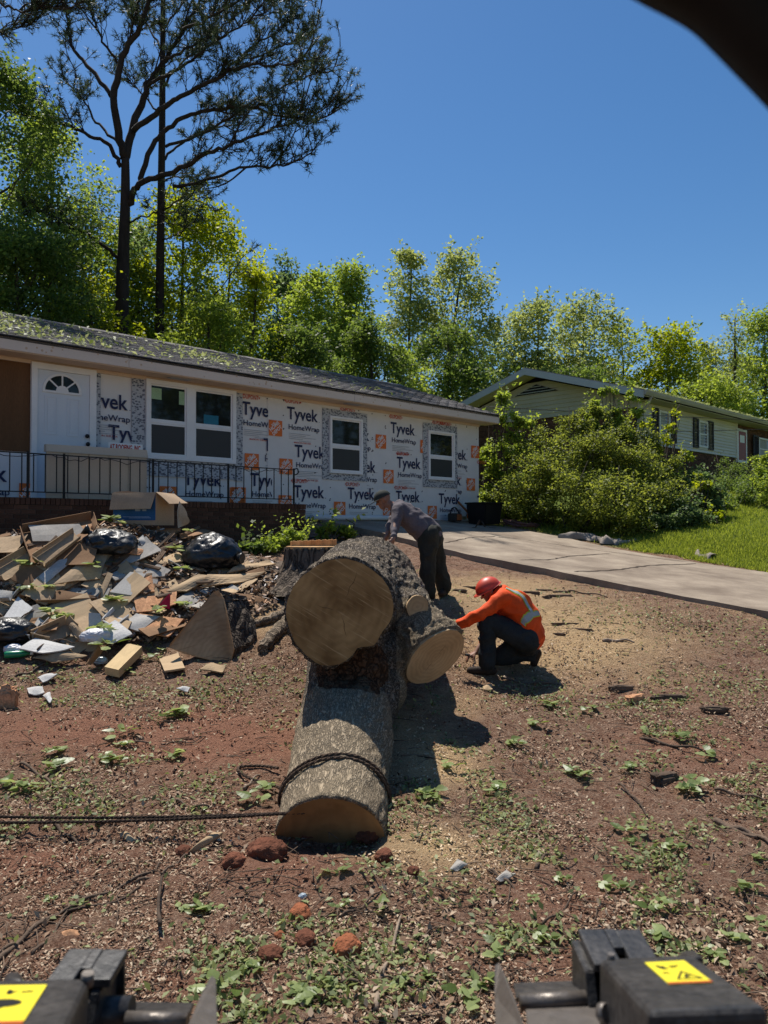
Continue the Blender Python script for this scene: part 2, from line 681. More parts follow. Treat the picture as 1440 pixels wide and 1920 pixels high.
# tyre and bucket scrapes in the red soil on the left
c = G(190, 1370)
q = (fx - c.x) * 0.25 + (fy - c.y)
rough = rough + 0.018 * np.sin(q * 26 + gx_n * 2.5) * np.exp(-(((fx - c.x) / 0.9) ** 2 + ((fy - c.y) / 0.35) ** 2))
V = np.stack([fx, fy, GZ.ravel() + rough], 1)
idx = np.arange(nx * ny).reshape(ny, nx)
F = np.stack([idx[:-1, :-1], idx[:-1, 1:], idx[1:, 1:], idx[1:, :-1]], -1).reshape(-1, 4)
ground = obj('ground', np_mesh('ground', V, F, True, None, mask), None, SOIL)
tag(ground, 'churned red brown yard soil sloping up to the houses', kind='structure')

# ------------------------------------------------------------------ driveway with cracks between its broken slabs
CONC = M('driveway_concrete', (0.175, 0.132, 0.095), 0.9, 0.16, 1.3, bump=0.25, bscale=90, fine=0.14, c2=(0.36, 0.29, 0.215))
CRACK = M('crack_dirt', (0.05, 0.035, 0.025), 1.0, 0.3, 20)
xs = np.linspace(DR_X0, DR_X1, 50)
sv = np.linspace(0.02, 18, 180)
bmv, bmf = [], []
for j, s in enumerate(sv):
    for i, x in enumerate(xs):
        e = 0.03 * math.sin(s * 7) * (i in (0, len(xs) - 1)) * (0.6 + 0.4 * math.sin(s * 17))
        z = float(drive_z(s)) + 0.012 * math.sin(x * 2.1 + s * 1.3)
        bmv.append(house_world(x + e, -s, z))
n = len(xs)
for j in range(len(sv) - 1):
    for i in range(n - 1):
        bmf.append((j * n + i, (j + 1) * n + i, (j + 1) * n + i + 1, j * n + i + 1))
top = len(bmv)
for side in (0, n - 1):                                     # the broken vertical edge of the slab
    st = len(bmv)
    for j, s in enumerate(sv):
        v = bmv[j * n + side]
        bmv.append(v + Vector((0, 0, -0.30)))
    for j in range(len(sv) - 1):
        a, b_ = j * n + side, (j + 1) * n + side
        bmf.append((a, st + j, st + j + 1, b_) if side == 0 else (a, b_, st + j + 1, st + j))
driveway = obj('driveway', py_mesh('driveway', bmv, bmf), None, CONC)
tag(driveway, 'cracked pale concrete driveway running down beside the yard', kind='structure')


def ribbon(pts, w, jitter, lift, name, mat, parent):
    """a ragged narrow strip on the driveway surface"""
    V, F = [], []
    P = spline(pts, 10)
    for i, p in enumerate(P):
        d = (P[min(i + 1, len(P) - 1)] - P[max(i - 1, 0)]).normalized()
        s_ = Vector((d.y, -d.x, 0)).normalized()
        p = p + s_ * random.uniform(-jitter, jitter)
        ww = w * random.uniform(0.4, 1.3) * (0.35 if i in (0, len(P) - 1) else 1)
        for k in (-1, 1):
            q = p + s_ * ww * k
            x, y = house_local(q)
            V.append((q.x, q.y, float(drive_z(-y)) + 0.012 * math.sin(x * 2.1 - y * 1.3) + lift))
    for i in range(len(P) - 1):
        F.append((2 * i, 2 * i + 2, 2 * i + 3, 2 * i + 1))
    return obj(name, py_mesh(name, V, F), parent, mat)


def dr_hit(px, py):
    d = ray(px, py)
    t = 6.0
    for _ in range(500):
        p = EYE + d * t
        s_ = (p - HOUSE).dot(HN)
        if p.z < drive_z(s_): break
        t += 0.03
    return p


for line, w in (([(930, 1008), (975, 1010), (1050, 1022), (1140, 1036), (1290, 1053)], 0.014),
                ([(835, 1018), (880, 1010), (930, 1006)], 0.016),
                ([(975, 1052), (1030, 1050), (1070, 1042), (1145, 1040)], 0.020),
                ([(1075, 1073), (1150, 1068), (1220, 1062), (1305, 1056)], 0.024),
                ([(770, 1004), (830, 1018)], 0.012)):
    ribbon([dr_hit(*p) for p in line], w, 0.02, 0.005, 'crack', CRACK, driveway)
# ------------------------------------------------------------------ the house being re-sided
BRICK = M('porch_brick', (0.085, 0.042, 0.026), 0.9, 0.3, 8, bump=0.4, bscale=80, rand=0.3)
MORTAR = M('mortar', (0.10, 0.085, 0.07), 0.95, 0.2, 12, bump=0.3)
CEMENT = M('foundation_cement', (0.24, 0.22, 0.2), 0.95, 0.2, 3, bump=0.3)
WRAP = M('white_wrap', (0.66, 0.645, 0.625), 0.55, 0.035, 1.2, bump=0.35, bscale=4, spec=0.35, fine=0.03)
PLY = M('tan_plywood', (0.125, 0.062, 0.028), 0.85, 0.18, 2.2, stretch=(1, 1, 0.25), bump=0.1)
WHITE = M('white_paint', (0.74, 0.74, 0.73), 0.5, 0.05, 3, fine=0.03)
DOORW = M('primed_door_steel', (0.62, 0.66, 0.70), 0.5, 0.03, 3, fine=0.02)
FASC = M('primed_fascia_board', (0.62, 0.53, 0.45), 0.75, 0.06, 1.5, stretch=(0.3, 1, 3), fine=0.05)
SOFF = M('soffit_board', (0.58, 0.46, 0.35), 0.8, 0.08, 2, fine=0.05)
IRON = M('black_iron', (0.012, 0.012, 0.013), 0.6, 0.3, 10, spec=0.3)
SHING = M('asphalt_shingle', (0.115, 0.105, 0.102), 0.95, 0.3, 4, bump=0.5, bscale=160, rand=0.42, fine=0.35, c2=(0.24, 0.22, 0.21))
NAVY = M('print_navy', (0.022, 0.028, 0.075), 0.6, 0.1, 5, fine=0)
PRED = M('print_red', (0.52, 0.06, 0.03), 0.6, 0.1, 5, fine=0)
PGRAY = M('print_grey', (0.33, 0.34, 0.37), 0.6, 0.1, 5, fine=0)
PORANGE = M('print_orange', (0.68, 0.16, 0.035), 0.6, 0.1, 5, fine=0)
PWHITE = M('print_white', (0.70, 0.68, 0.66), 0.6, 0.05, 5, fine=0)
BLACKP = M('print_black', (0.01, 0.01, 0.01), 0.6, 0.1, 5, fine=0)


def glass_mat():
    m, nt, b, N, L = new_mat('window_glass')
    b.inputs['Base Color'].default_value = (0.012, 0.014, 0.014, 1)
    b.inputs['Roughness'].default_value = 0.04
    b.inputs['Specular IOR Level'].default_value = 0.4
    tc = N('ShaderNodeTexCoord')
    n = N('ShaderNodeTexNoise'); n.inputs['Scale'].default_value = 2.0
    L(tc.outputs['Object'], n.inputs[0])
    bp = N('ShaderNodeBump'); bp.inputs['Strength'].default_value = 0.04; L(n.outputs[0], bp.inputs['Height'])
    L(bp.outputs[0], b.inputs['Normal'])
    return m


GLASS = glass_mat()


def screen_mat():
    m, nt, b, N, L = new_mat('insect_screen')
    b.inputs['Base Color'].default_value = (0.030, 0.030, 0.032, 1)
    b.inputs['Roughness'].default_value = 0.55
    return m


SCREEN = screen_mat()


def tape_mat():
    """grey flashing tape with its all-over blue-black print"""
    m, nt, b, N, L = new_mat('flashing_tape')
    tc = N('ShaderNodeTexCoord')
    mp = N('ShaderNodeMapping'); mp.inputs['Scale'].default_value = (1, 1, 1.6)
    L(tc.outputs['Object'], mp.inputs[0])
    v = N('ShaderNodeTexVoronoi'); v.inputs['Scale'].default_value = 17; L(mp.outputs[0], v.inputs[0])
    n = N('ShaderNodeTexNoise'); n.inputs['Scale'].default_value = 55; n.inputs['Detail'].default_value = 3; L(mp.outputs[0], n.inputs[0])
    a = N('ShaderNodeMath'); a.operation = 'MULTIPLY_ADD'; a.inputs[1].default_value = 0.9
    L(n.outputs[0], a.inputs[0]); L(v.outputs['Distance'], a.inputs[2])
    r = N('ShaderNodeValToRGB'); L(a.outputs[0], r.inputs[0])
    r.color_ramp.elements[0].position = 0.80; r.color_ramp.elements[0].color = (0.085, 0.092, 0.125, 1)
    r.color_ramp.elements[1].position = 0.95; r.color_ramp.elements[1].color = (0.42, 0.43, 0.45, 1)
    L(r.outputs[0], b.inputs['Base Color'])
    b.inputs['Roughness'].default_value = 0.5
    return m


TAPE = tape_mat()

house = empty('house', HOUSE, HANG)
tag(house, 'single storey house wrapped in white printed sheeting with a dark shingle roof', 'house')
XL, XR, DEPTH = -7.0, 11.56, 7.6
FLOOR, WALLTOP, BASE = 2.40, 4.58, 2.12
obj('foundation', box_mesh('foundation', XL, XR - 0.02, 0.03, DEPTH, 0.9, 2.2), house, CEMENT)
obj('wall', box_mesh('wall', XL, XR, 0.02, DEPTH, 2.2, WALLTOP), house, PLY)

# ---- lettering of the wrap, made once and clipped where sheets, tape or openings cut it
def text_geo(body, x0, x1, z0, cap, bold=0.02, rot=0.0, fitw=True):
    cu = bpy.data.curves.new('t', 'FONT')
    cu.body = body
    cu.size = 1
    cu.offset = bold
    cu.resolution_u = 3
    o = bpy.data.objects.new('t', cu)
    COL.objects.link(o)
    dg = bpy.context.evaluated_depsgraph_get()
    me = bpy.data.meshes.new_from_object(o.evaluated_get(dg))
    P = verts_of(me)[:, :2].copy()
    capo = bpy.data.curves.new('c', 'FONT'); capo.body = 'T'; capo.offset = bold
    oc = bpy.data.objects.new('c', capo); COL.objects.link(oc)
    mc = bpy.data.meshes.new_from_object(oc.evaluated_get(bpy.context.evaluated_depsgraph_get()))
    ch = verts_of(mc)[:, 1]
    cap_h = ch.max() - ch.min()
    P[:, 1] = (P[:, 1] - ch.min()) / cap_h * cap
    if x1 is None:
        k = cap / cap_h
        P[:, 0] = (P[:, 0] - P[:, 0].min()) * k
        P[:, 0] += x0
    else:
        P[:, 0] = (P[:, 0] - P[:, 0].min()) / (P[:, 0].max() - P[:, 0].min()) * (x1 - x0) + x0
    P[:, 1] += z0
    F = [tuple(p.vertices) for p in me.polygons]
    for ob, cu_, m_ in ((o, cu, me), (oc, capo, mc)):
        bpy.data.objects.remove(ob); bpy.data.curves.remove(cu_); bpy.data.meshes.remove(m_)
    return P, F


PRINT_MATS = [NAVY, PRED, PGRAY, PORANGE, PWHITE]


def quad_geo(x0, x1, z0, z1):
    return np.array([[x0, z0], [x1, z0], [x1, z1], [x0, z1]]), [(0, 1, 2, 3)]


def dupont_geo(x, z, w=0.43, h=0.085):
    g = [(text_geo('DUPONT', x + 0.035, x + w - 0.035, z - h / 2, h, 0.012), 1)]
    g.append(((np.array([[x, z], [x + 0.026, z - 0.03], [x + 0.026, z + 0.03]]), [(0, 1, 2)]), 1))
    g.append(((np.array([[x + w, z], [x + w - 0.026, z + 0.03], [x + w - 0.026, z - 0.03]]), [(0, 1, 2)]), 1))
    return g


def store_geo(x, z, w=0.325, h=0.31):
    """orange square with white slanted stencil words, x z = lower left"""
    g = [(quad_geo(x, x + w, z, z + h), 3)]
    ca, sa = math.cos(0.72), math.sin(0.72)
    cx, cz = x + w / 2, z + h / 2
    for word, off, cap, ww in (('THE', 0.092, 0.042, 0.10), ('HOME', 0.026, 0.075, 0.27), ('DEPOT', -0.075, 0.075, 0.27)):
        P, F = text_geo(word, -ww / 2, ww / 2, off - 0.015, cap, 0.03)
        Q = np.stack([P[:, 0] * ca - P[:, 1] * sa + cx, P[:, 0] * sa + P[:, 1] * ca + cz], 1)
        g.append(((Q, F), 4))
    return g


TYV = text_geo('Tyvek', 0, 0.80, 0, 0.255, 0.018)
HOM = text_geo('HomeWrap', 0.04, 0.84, -0.205, 0.105, 0.012)
USA = text_geo('MADE IN THE USA', 0.18, 0.62, -0.475, 0.028, 0.02)
UNIT = [(TYV, 0), (HOM, 0), (USA, 1)]
UNIT.append((quad_geo(0.83, 0.845, 0.0, 0.015), 0))
for k, (a, b_) in enumerate(((0.05, 0.60), (0.05, 0.48), (0.05, 0.74), (0.05, 0.40), (0.30, 0.62))):
    UNIT.append((quad_geo(a, b_, -0.29 - 0.035 * k, -0.29 - 0.035 * k + 0.009), 2))
LETTER_Y = -0.014


def letter(parent, geo, x, z, clip=(-99, 99), clipz=(-99, 99), y=LETTER_Y, name='printed_lettering'):
    """print geo with its origin at (x, z), trimmed to the strip of wrap it is on"""
    bm = bmesh.new()
    for (P, F), mi in geo:
        vs = [bm.verts.new((p[0] + x, 0, p[1] + z)) for p in P]
        for f in F:
            try:
                bm.faces.new([vs[i] for i in f]).material_index = mi
            except ValueError:
                pass
    for co, no in (((clip[0], 0, 0), (-1, 0, 0)), ((clip[1], 0, 0), (1, 0, 0)), ((0, 0, clipz[0]), (0, 0, -1)), ((0, 0, clipz[1]), (0, 0, 1))):
        bmesh.ops.bisect_plane(bm, geom=bm.verts[:] + bm.edges[:] + bm.faces[:], plane_co=co, plane_no=no, clear_outer=True)
    if not bm.faces:
        bm.free()
        return
    for f in bm.faces:                       # every letter faces the street
        f.normal_update()
        if f.normal.y > 0: f.normal_flip()
    for v in bm.verts: v.co.y = y
    for f in bm.faces:
        if f.material_index == 4:
            for v in f.verts: v.co.y = y - 0.003
    me = bm_mesh(name, bm, recalc=False)
    return obj(name, me, parent, PRINT_MATS)


def px_x(px, py=850):
    return on_wall(px, py)[0]


def crop1(x, y): return on_wall(x / 3, 560 + y / 3)
def crop2(x, y): return on_wall(440 + x / 2.769, 680 + y / 2.769)


# ---- wrap sheets: separate lengths lapped over one another
def wrap_sheet(x0, x1, z0, z1, y, seed):
    nx_, nz_ = max(2, int((x1 - x0) / 0.08)), max(2, int((z1 - z0) / 0.08))
    X, Z = np.meshgrid(np.linspace(x0, x1, nx_), np.linspace(z0, z1, nz_))
    W = fbm(np.stack([X.ravel() * 1.2, Z.ravel() * 2.0, np.zeros(X.size)], 1), 3, seed)
    Y = y - 0.0015 * (W + 1)
    V = np.stack([X.ravel(), Y, Z.ravel()], 1)
    I = np.arange(X.size).reshape(X.shape)
    F = np.stack([I[:-1, :-1], I[:-1, 1:], I[1:, 1:], I[1:, :-1]], -1).reshape(-1, 4)
    return obj('wrap_sheet', np_mesh('wrap_sheet', V, F, True), house, WRAP)


door_l, door_top = crop1(172, 355)
door_r, _ = crop1(535, 410)
x_strip0, x_strip1 = crop1(563, 600)[0], crop1(765, 600)[0]
xw0, xw1 = crop1(815, 700)[0], crop1(1320, 700)[0]
x_lap = crop2(182, 350)[0]
sheetA = wrap_sheet(XL, door_l - 0.02, 2.2, crop1(60, 855)[1] + 0.15, 0.008, 1)
sheetB = wrap_sheet(door_r - 0.05, x_lap + 0.1, 2.2, WALLTOP, 0.008, 2)
sheetC = wrap_sheet(x_lap - 0.06, XR, BASE, WALLTOP, -0.001, 3)
obj('sheathing_panel', box_mesh('sheathing_panel', XL, door_l - 0.01, 0.0, 0.012, crop1(60, 850)[1] - 0.02, WALLTOP), house, PLY)

# ---- tape and openings
def tape(x0, x1, z0, z1, y=-0.018):
    return obj('flashing_tape', box_mesh('flashing_tape', x0, x1, y, y + 0.004, z0, z1), house, TAPE)


def frame_mesh(name, x0, x1, z0, z1, w, y0, y1):
    bm = bmesh.new()
    add_box(bm, x0, x0 + w, y0, y1, z0, z1)
    add_box(bm, x1 - w, x1, y0, y1, z0, z1)
    add_box(bm, x0 + w, x1 - w, y0 + 0.002, y1, z1 - w, z1)
    add_box(bm, x0 + w, x1 - w, y0 + 0.002, y1, z0, z0 + w)
    return bm_mesh(name, bm)


def sash(parent, x0, x1, z0, z1, mid):
    obj('meeting_rail', box_mesh('meeting_rail', x0, x1, -0.042, 0.0, mid - 0.022, mid + 0.022), parent, WHITE)
    obj('sash_frame', frame_mesh('sash_frame', x0, x1, mid + 0.023, z1, 0.028, -0.030, 0.0), parent, WHITE)
    obj('sash_frame', frame_mesh('sash_frame', x0, x1, z0, mid - 0.023, 0.028, -0.038, 0.0), parent, WHITE)
    obj('pane', box_mesh('pane', x0 + 0.027, x1 - 0.027, -0.018, -0.010, mid + 0.05, z1 - 0.027), parent, GLASS)
    obj('insect_screen', box_mesh('insect_screen', x0 + 0.027, x1 - 0.027, -0.028, -0.020, z0 + 0.027, mid - 0.05), parent, SCREEN)


# double window by the door
z1 = crop1(815, 450)[1]
z0 = crop1(815, 898)[1]
midw = crop1(845, 690)[1]
wd = obj('window', frame_mesh('window', xw0, xw1, z0, z1, 0.075, -0.06, 0.006), house, WHITE)
xm = crop1(1066, 700)[0]
obj('mullion', box_mesh('mullion', xm - 0.085, xm + 0.085, -0.058, 0.0, z0 + 0.075, z1 - 0.075), wd, WHITE)
sash(wd, xw0 + 0.076, xm - 0.086, z0 + 0.076, z1 - 0.076, midw)
sash(wd, xm + 0.086, xw1 - 0.076, z0 + 0.076, z1 - 0.076, midw)
STICK1 = M('green_sticker', (0.30, 0.45, 0.26), 0.6, 0.1)
STICK2 = M('blue_sticker', (0.02, 0.16, 0.24), 0.6, 0.1)
for (a, b_), (c_, d_), mt in (((848, 500), (905, 570), STICK1), ((1004, 522), (1034, 600), STICK1), ((1143, 652), (1225, 724), STICK2)):
    p, q_ = crop1(a, b_), crop1(c_, d_)
    s_ = obj('window_sticker', box_mesh('window_sticker', p[0], q_[0], -0.023, -0.0185, q_[1], p[1]), wd, mt)
    s_['label'] = 'pale green window sticker' if mt is STICK1 else 'blue square sticker with a pale border'
tape(xw0 - 0.25, xw0 - 0.005, z0 - 0.05, z1 + 0.16)
tape(xw1 + 0.005, xw1 + 0.17, z0 - 0.32, z1 + 0.16)
tape(xw0 - 0.0, xw1 + 0.0, z1 + 0.005, z1 + 0.15, -0.0185)
tape(xw0 - 0.05, xw1 + 0.0, z0 - 0.30, z0 - 0.005, -0.0185)
# the two single windows
for (fa, fb), (ta, tb_), mid_ in ((((488, 275), (657, 582)), ((453, 235), (685, 615)), 430), (((1000, 350), (1135, 618)), ((975, 310), (1153, 658)), 486)):
    x0, z1 = crop2(*fa); x1 = crop2(fb[0], fb[1])[0]; z0 = crop2(fa[0], 572 if fa[0] < 600 else 606)[1]
    tx0, tz1 = crop2(*ta); tx1 = crop2(*tb_)[0]; tz0 = crop2(ta[0], 606 if fa[0] < 600 else 645)[1]
    w = obj('window', frame_mesh('window', x0, x1, z0, z1, 0.05, -0.06, 0.0), house, WHITE)
    sash(w, x0 + 0.051, x1 - 0.051, z0 + 0.051, z1 - 0.051, crop2(fa[0], mid_)[1])
    tape(tx0, x0 - 0.004, tz0, tz1); tape(x1 + 0.004, tx1, tz0, tz1)
    tape(x0 - 0.004, x1 + 0.004, z1 + 0.004, tz1, -0.0185); tape(x0 - 0.004, x1 + 0.004, tz0, z0 - 0.004, -0.0185)
    for k in range(1):
        pass

# ---- entrance door
dz0 = FLOOR + 0.03
dz1 = door_top
door = obj('door', box_mesh('door', door_l + 0.09, door_r - 0.11, -0.035, 0.012, dz0, dz1 - 0.10, 0.004), house, DOORW)
bm = bmesh.new()
add_box(bm, door_l, door_l + 0.088, -0.062, 0.0, dz0, dz1)
add_box(bm, door_r - 0.108, door_r, -0.062, 0.0, dz0, dz1)
add_box(bm, door_l + 0.088, door_r - 0.108, -0.060, 0.0, dz1 - 0.098, dz1)
obj('door_frame', bm_mesh('door_frame', bm), house, WHITE)
obj('threshold', box_mesh('threshold', door_l - 0.3, door_r + 0.1, -0.22, -0.0, dz0 - 0.05, dz0 - 0.002), house, FASC)
tape(door_r + 0.003, x_strip0, dz0 + 0.3, dz1 + 0.1)
tape(door_l - 0.05, door_r + 0.15, dz1 + 0.005, dz1 + 0.12, -0.0225)
for (a, b_), (c_, d_) in (((245, 545), (318, 768)), ((372, 560), (445, 780))):   # raised mouldings of the upper panels
    p, q_ = crop1(a, b_), crop1(c_, d_)
    bm = bmesh.new()
    x0, x1, za, zb = p[0], q_[0], q_[1], p[1]
    for xa, xb, ya, yb in ((x0, x0 + 0.022, za, zb), (x1 - 0.022, x1, za, zb), (x0 + 0.022, x1 - 0.022, za, za + 0.022), (x0 + 0.022, x1 - 0.022, zb - 0.022, zb)):
        add_box(bm, xa, xb, -0.043, -0.034, ya, yb)
    add_box(bm, x0 + 0.05, x1 - 0.05, -0.041, -0.034, za + 0.05, zb - 0.05)
    obj('door_panel', bm_mesh('door_panel', bm), door, DOORW)
    bm = bmesh.new()
    for xa, xb, ya, yb in ((x0, x0 + 0.022, dz0 + 0.2, za - 0.2), (x1 - 0.022, x1, dz0 + 0.2, za - 0.2), (x0 + 0.022, x1 - 0.022, dz0 + 0.2, dz0 + 0.222), (x0 + 0.022, x1 - 0.022, za - 0.222, za - 0.2)):
        add_box(bm, xa, xb, -0.043, -0.034, ya, yb)
    obj('door_panel', bm_mesh('door_panel', bm), door, DOORW)
# fanlight
pl, pr_ = crop1(245, 516), crop1(440, 533)
fcx, fz, frad = (pl[0] + pr_[0]) / 2, (pl[1] + pr_[1]) / 2, (pr_[0] - pl[0]) / 2
def half_disc(name, r0, r1, y, th, n=24):
    V, F = [], []
    for i in range(n + 1):
        a = math.pi * i / n
        for r in (r0, r1):
            V.append((fcx + r * math.cos(a), y, fz + r * math.sin(a) * 0.92)); V.append((fcx + r * math.cos(a), y - th, fz + r * math.sin(a) * 0.92))
    for i in range(n):
        o = i * 4
        F += [(o + 1, o + 5, o + 7, o + 3), (o, o + 1, o + 5, o + 4), (o + 2, o + 6, o + 7, o + 3)]
    return py_mesh(name, V, F)
fan = obj('fanlight', half_disc('fanlight', 0.0, frad, -0.036, 0.004), door, GLASS)
obj('fanlight_frame', half_disc('fanlight_frame', frad - 0.005, frad + 0.035, -0.035, 0.018), door, WHITE)
bm = bmesh.new()
add_box(bm, fcx - frad - 0.035, fcx + frad + 0.035, -0.053, -0.034, fz - 0.035, fz)
obj('fanlight_frame', bm_mesh('fanlight_frame', bm), door, WHITE)
obj('fanlight_frame', half_disc('fanlight_frame', 0.0, 0.10, -0.0395, 0.012), door, WHITE)
for a in (0.7, 1.57, 2.44):
    bm = bmesh.new()
    add_box(bm, 0.09, frad, -0.052, -0.038, -0.012, 0.012)
    bmesh.ops.rotate(bm, verts=bm.verts[:], matrix=Matrix.Rotation(-a, 3, 'Y'), cent=(0, 0, 0))
    bmesh.ops.translate(bm, verts=bm.verts[:], vec=(fcx, 0, fz))
    obj('glazing_bar', bm_mesh('glazing_bar', bm), door, WHITE)
for a, b_ in ((481, 775), (485, 820)):
    x, z = crop1(a, b_)
    bm = bmesh.new()
    bmesh.ops.create_uvsphere(bm, u_segments=12, v_segments=8, radius=0.035, matrix=Matrix.Translation((x, -0.07, z)))
    add_tube(bm, [(x, -0.03, z), (x, -0.07, z)], 0.018, 8)
    obj('door_knob', bm_mesh('door_knob', bm, True), door, IRON)

# ---- lettering, unit by unit
tape_r1, w2l = crop1(1345, 700)[0], crop2(453, 400)[0]
w2r, w3l, w3r = crop2(685, 400)[0], crop2(975, 500)[0], crop2(1153, 500)[0]
def unit(x, y, clip=(-99, 99), dup=None, sheet=None, right=None, w=0.80, store=None, clipz=(-99, 99)):
    ux, uz = crop2(x, y)
    if right is not None:
        ux = crop2(right, y)[0] - w
    s_ = sheet or sheetC
    letter(s_, UNIT, ux, uz, clip, clipz)
    if dup:
        dx_, dz_ = crop2(*dup)
        letter(s_, dupont_geo(dx_, dz_), 0, 0, (-99, 99))


def store(x0, y1_, sheet=None, clip=(-99, 99), clipz=(-99, 99)):
    a, b_ = crop2(x0, y1_)
    letter(sheet or sheetC, store_geo(a, b_), 0, 0, clip, clipz, LETTER_Y - 0.003)


unit(35, 268, (-99, x_lap - 0.05), (33, 172), sheetB)
unit(148, 458, (-99, x_lap - 0.05), None, sheetB)
unit(80, 640, (-99, x_lap + 0.05), None, sheetB)
store(50, 553, sheetB); store(-20, 730, sheetB)
unit(270, 292, dup=(257, 195)); store(175, 377)
unit(310, 490, (-99, w2l), None); store(230, 577)
unit(305, 700, dup=(290, 612)); store(225, 768)
unit(585, 708, dup=(571, 630)); store(513, 797)
unit(835, 722, dup=(826, 648)); store(768, 802)
unit(1058, 732); store(1000, 810)
unit(1258, 742, (-99, XR)); store(1203, 808)
unit(0, 525, (w2r, 99), right=730); store(770, 625)
unit(840, 545, (-99, w3l), (836, 470))
unit(0, 572, (w3r, 99), right=1172); store(1203, 663)
unit(1265, 582, (-99, XR), (1255, 516))
unit(0, 335, (w2r, 99), right=697); store(730, 443)
unit(808, 365, dup=(800, 278))
unit(0, 397, (w3r, 99), right=1200); store(1226, 493)
store(962, 468, clip=(-99, w3l))
for a, b_ in ((545, 240), (1024, 309), (1063, 313)):
    x, z = crop2(a, b_)
    letter(sheetC, dupont_geo(x, z), 0, 0)
def unit1(x, y, clip, right=None, sheet=None, w=0.80):
    ux, uz = crop1(x, y)
    if right is not None: ux = crop1(right, y)[0] - w
    letter(sheet or sheetB, UNIT, ux, uz, clip)
unit1(0, 552, (x_strip0, x_strip1), right=718)
unit1(607, 792, (x_strip0, x_strip1))
unit1(1030, 1048, (-99, 99))
unit1(0, 1035, (-99, 99), right=832)
unit1(0, 1030, (-99, door_l - 0.03), right=38, sheet=sheetA)
for a, b_, s_ in ((1290, 1153, sheetB), (105, 1150, sheetA), (895, 1153, sheetB)):
    x, z = crop1(a, b_)
    letter(s_, store_geo(x, z), 0, 0, (-99, 99), (-99, 99), LETTER_Y - 0.003)
# staples: cap nails dotted over the sheets
CAPS = M('cap_nail', (0.02, 0.02, 0.03), 0.6)
bm = bmesh.new()
for i in range(150):
    x = random.uniform(x_lap, XR - 0.1); z = BASE + 0.15 + 0.28 * random.randint(0, 8) + random.uniform(-0.03, 0.03)
    x = round(x / 0.41) * 0.41 + random.uniform(-0.02, 0.02)
    bmesh.ops.create_cone(bm, cap_ends=True, segments=8, radius1=0.013, radius2=0.011, depth=0.004,
                          matrix=Matrix.Translation((x, -0.008, z)) @ Matrix.Rotation(math.pi / 2, 4, 'X'))
tag(obj('cap_nails', bm_mesh('cap_nails', bm), house, CAPS), kind='stuff')

# ---- eaves, roof
OV, SIDE, RISE = 0.45, 0.28, 0.345
FZ1 = 4.80
RIDGE_Y = 3.57 - OV
def roof_z(y): return FZ1 + 0.02 + RISE * (y + OV)
xj = [XL, on_wall(242, 680, -OV)[0], on_wall(665, 745, -OV)[0], XR + SIDE]
for k in range(3):
    obj('fascia_board', box_mesh('fascia_board', xj[k] + 0.003, xj[k + 1] - 0.003, -OV, -OV + 0.025, FZ1 - 0.19, FZ1, 0.002), house, FASC)
KNOT = M('fascia_knot', (0.50, 0.36, 0.25), 0.8, 0.1)
bm = bmesh.new()
for i in range(42):
    x = random.uniform(0, XR); z = FZ1 - random.uniform(0.04, 0.16)
    bmesh.ops.create_cone(bm, cap_ends=True, segments=9, radius1=random.uniform(0.010, 0.022), radius2=0.008, depth=0.002,
                          matrix=Matrix.Translation((x, -OV - 0.001, z)) @ Matrix.Rotation(math.pi / 2, 4, 'X'))
tag(obj('fascia_knots', bm_mesh('fascia_knots', bm), house, KNOT), kind='stuff')
for k in range(8):
    xa = XL + (XR + SIDE - XL) * k / 8; xb = XL + (XR + SIDE - XL) * (k + 1) / 8
    obj('soffit_panel', box_mesh('soffit_panel', xa + 0.002, xb - 0.002, -OV + 0.026, 0.018, WALLTOP + 0.015, WALLTOP + 0.03), house, SOFF)
obj('frieze_board', box_mesh('frieze_board', XL, XR, -0.03, 0.0, WALLTOP - 0.045, WALLTOP + 0.012), house, SOFF)
for a, b_ in ((1000, 418), (1960, 650)):
    x = crop1(a, b_)[0] - 0.3
    obj('soffit_vent', box_mesh('soffit_vent', x, x + 0.4, -0.32, -0.16, WALLTOP + 0.004, WALLTOP + 0.014), house, PGRAY)
bm = bmesh.new()                                            # roof deck, both slopes, with gable ends closed
BACK = 2 * RIDGE_Y + OV
pts = [(-OV, roof_z(-OV) - 0.06), (RIDGE_Y, roof_z(RIDGE_Y) - 0.06), (BACK, roof_z(-OV) - 0.06)]
a_ = [bm.verts.new((XL, y, z)) for y, z in pts] + [bm.verts.new((XL, y, z + 0.05)) for y, z in pts]
b_ = [bm.verts.new((XR + SIDE, y, z)) for y, z in pts] + [bm.verts.new((XR + SIDE, y, z + 0.05)) for y, z in pts]
for q_ in ((a_[0], b_[0], b_[1], a_[1]), (a_[1], b_[1], b_[2], a_[2]), (a_[3], a_[4], b_[4], b_[3]), (a_[4], a_[5], b_[5], b_[4]),
           (a_[0], a_[3], b_[3], b_[0]), (a_[2], b_[2], b_[5], a_[5]), (b_[0], b_[3], b_[4], b_[1]), (b_[1], b_[4], b_[5], b_[2]),
           (a_[0], a_[1], a_[4], a_[3]), (a_[1], a_[2], a_[5], a_[4])):
    bm.faces.new(q_)
roof = obj('roof', bm_mesh('roof', bm), house, M('roof_felt', (0.03, 0.03, 0.032), 0.9))
bm = bmesh.new()
vs = [bm.verts.new(p) for p in ((XR - 0.01, 0.02, WALLTOP), (XR - 0.01, DEPTH - 0.7, WALLTOP), (XR - 0.01, RIDGE_Y, roof_z(RIDGE_Y) - 0.08))]
bm.faces.new(vs)
obj('gable_wall', bm_mesh('gable_wall', bm), house, WRAP)
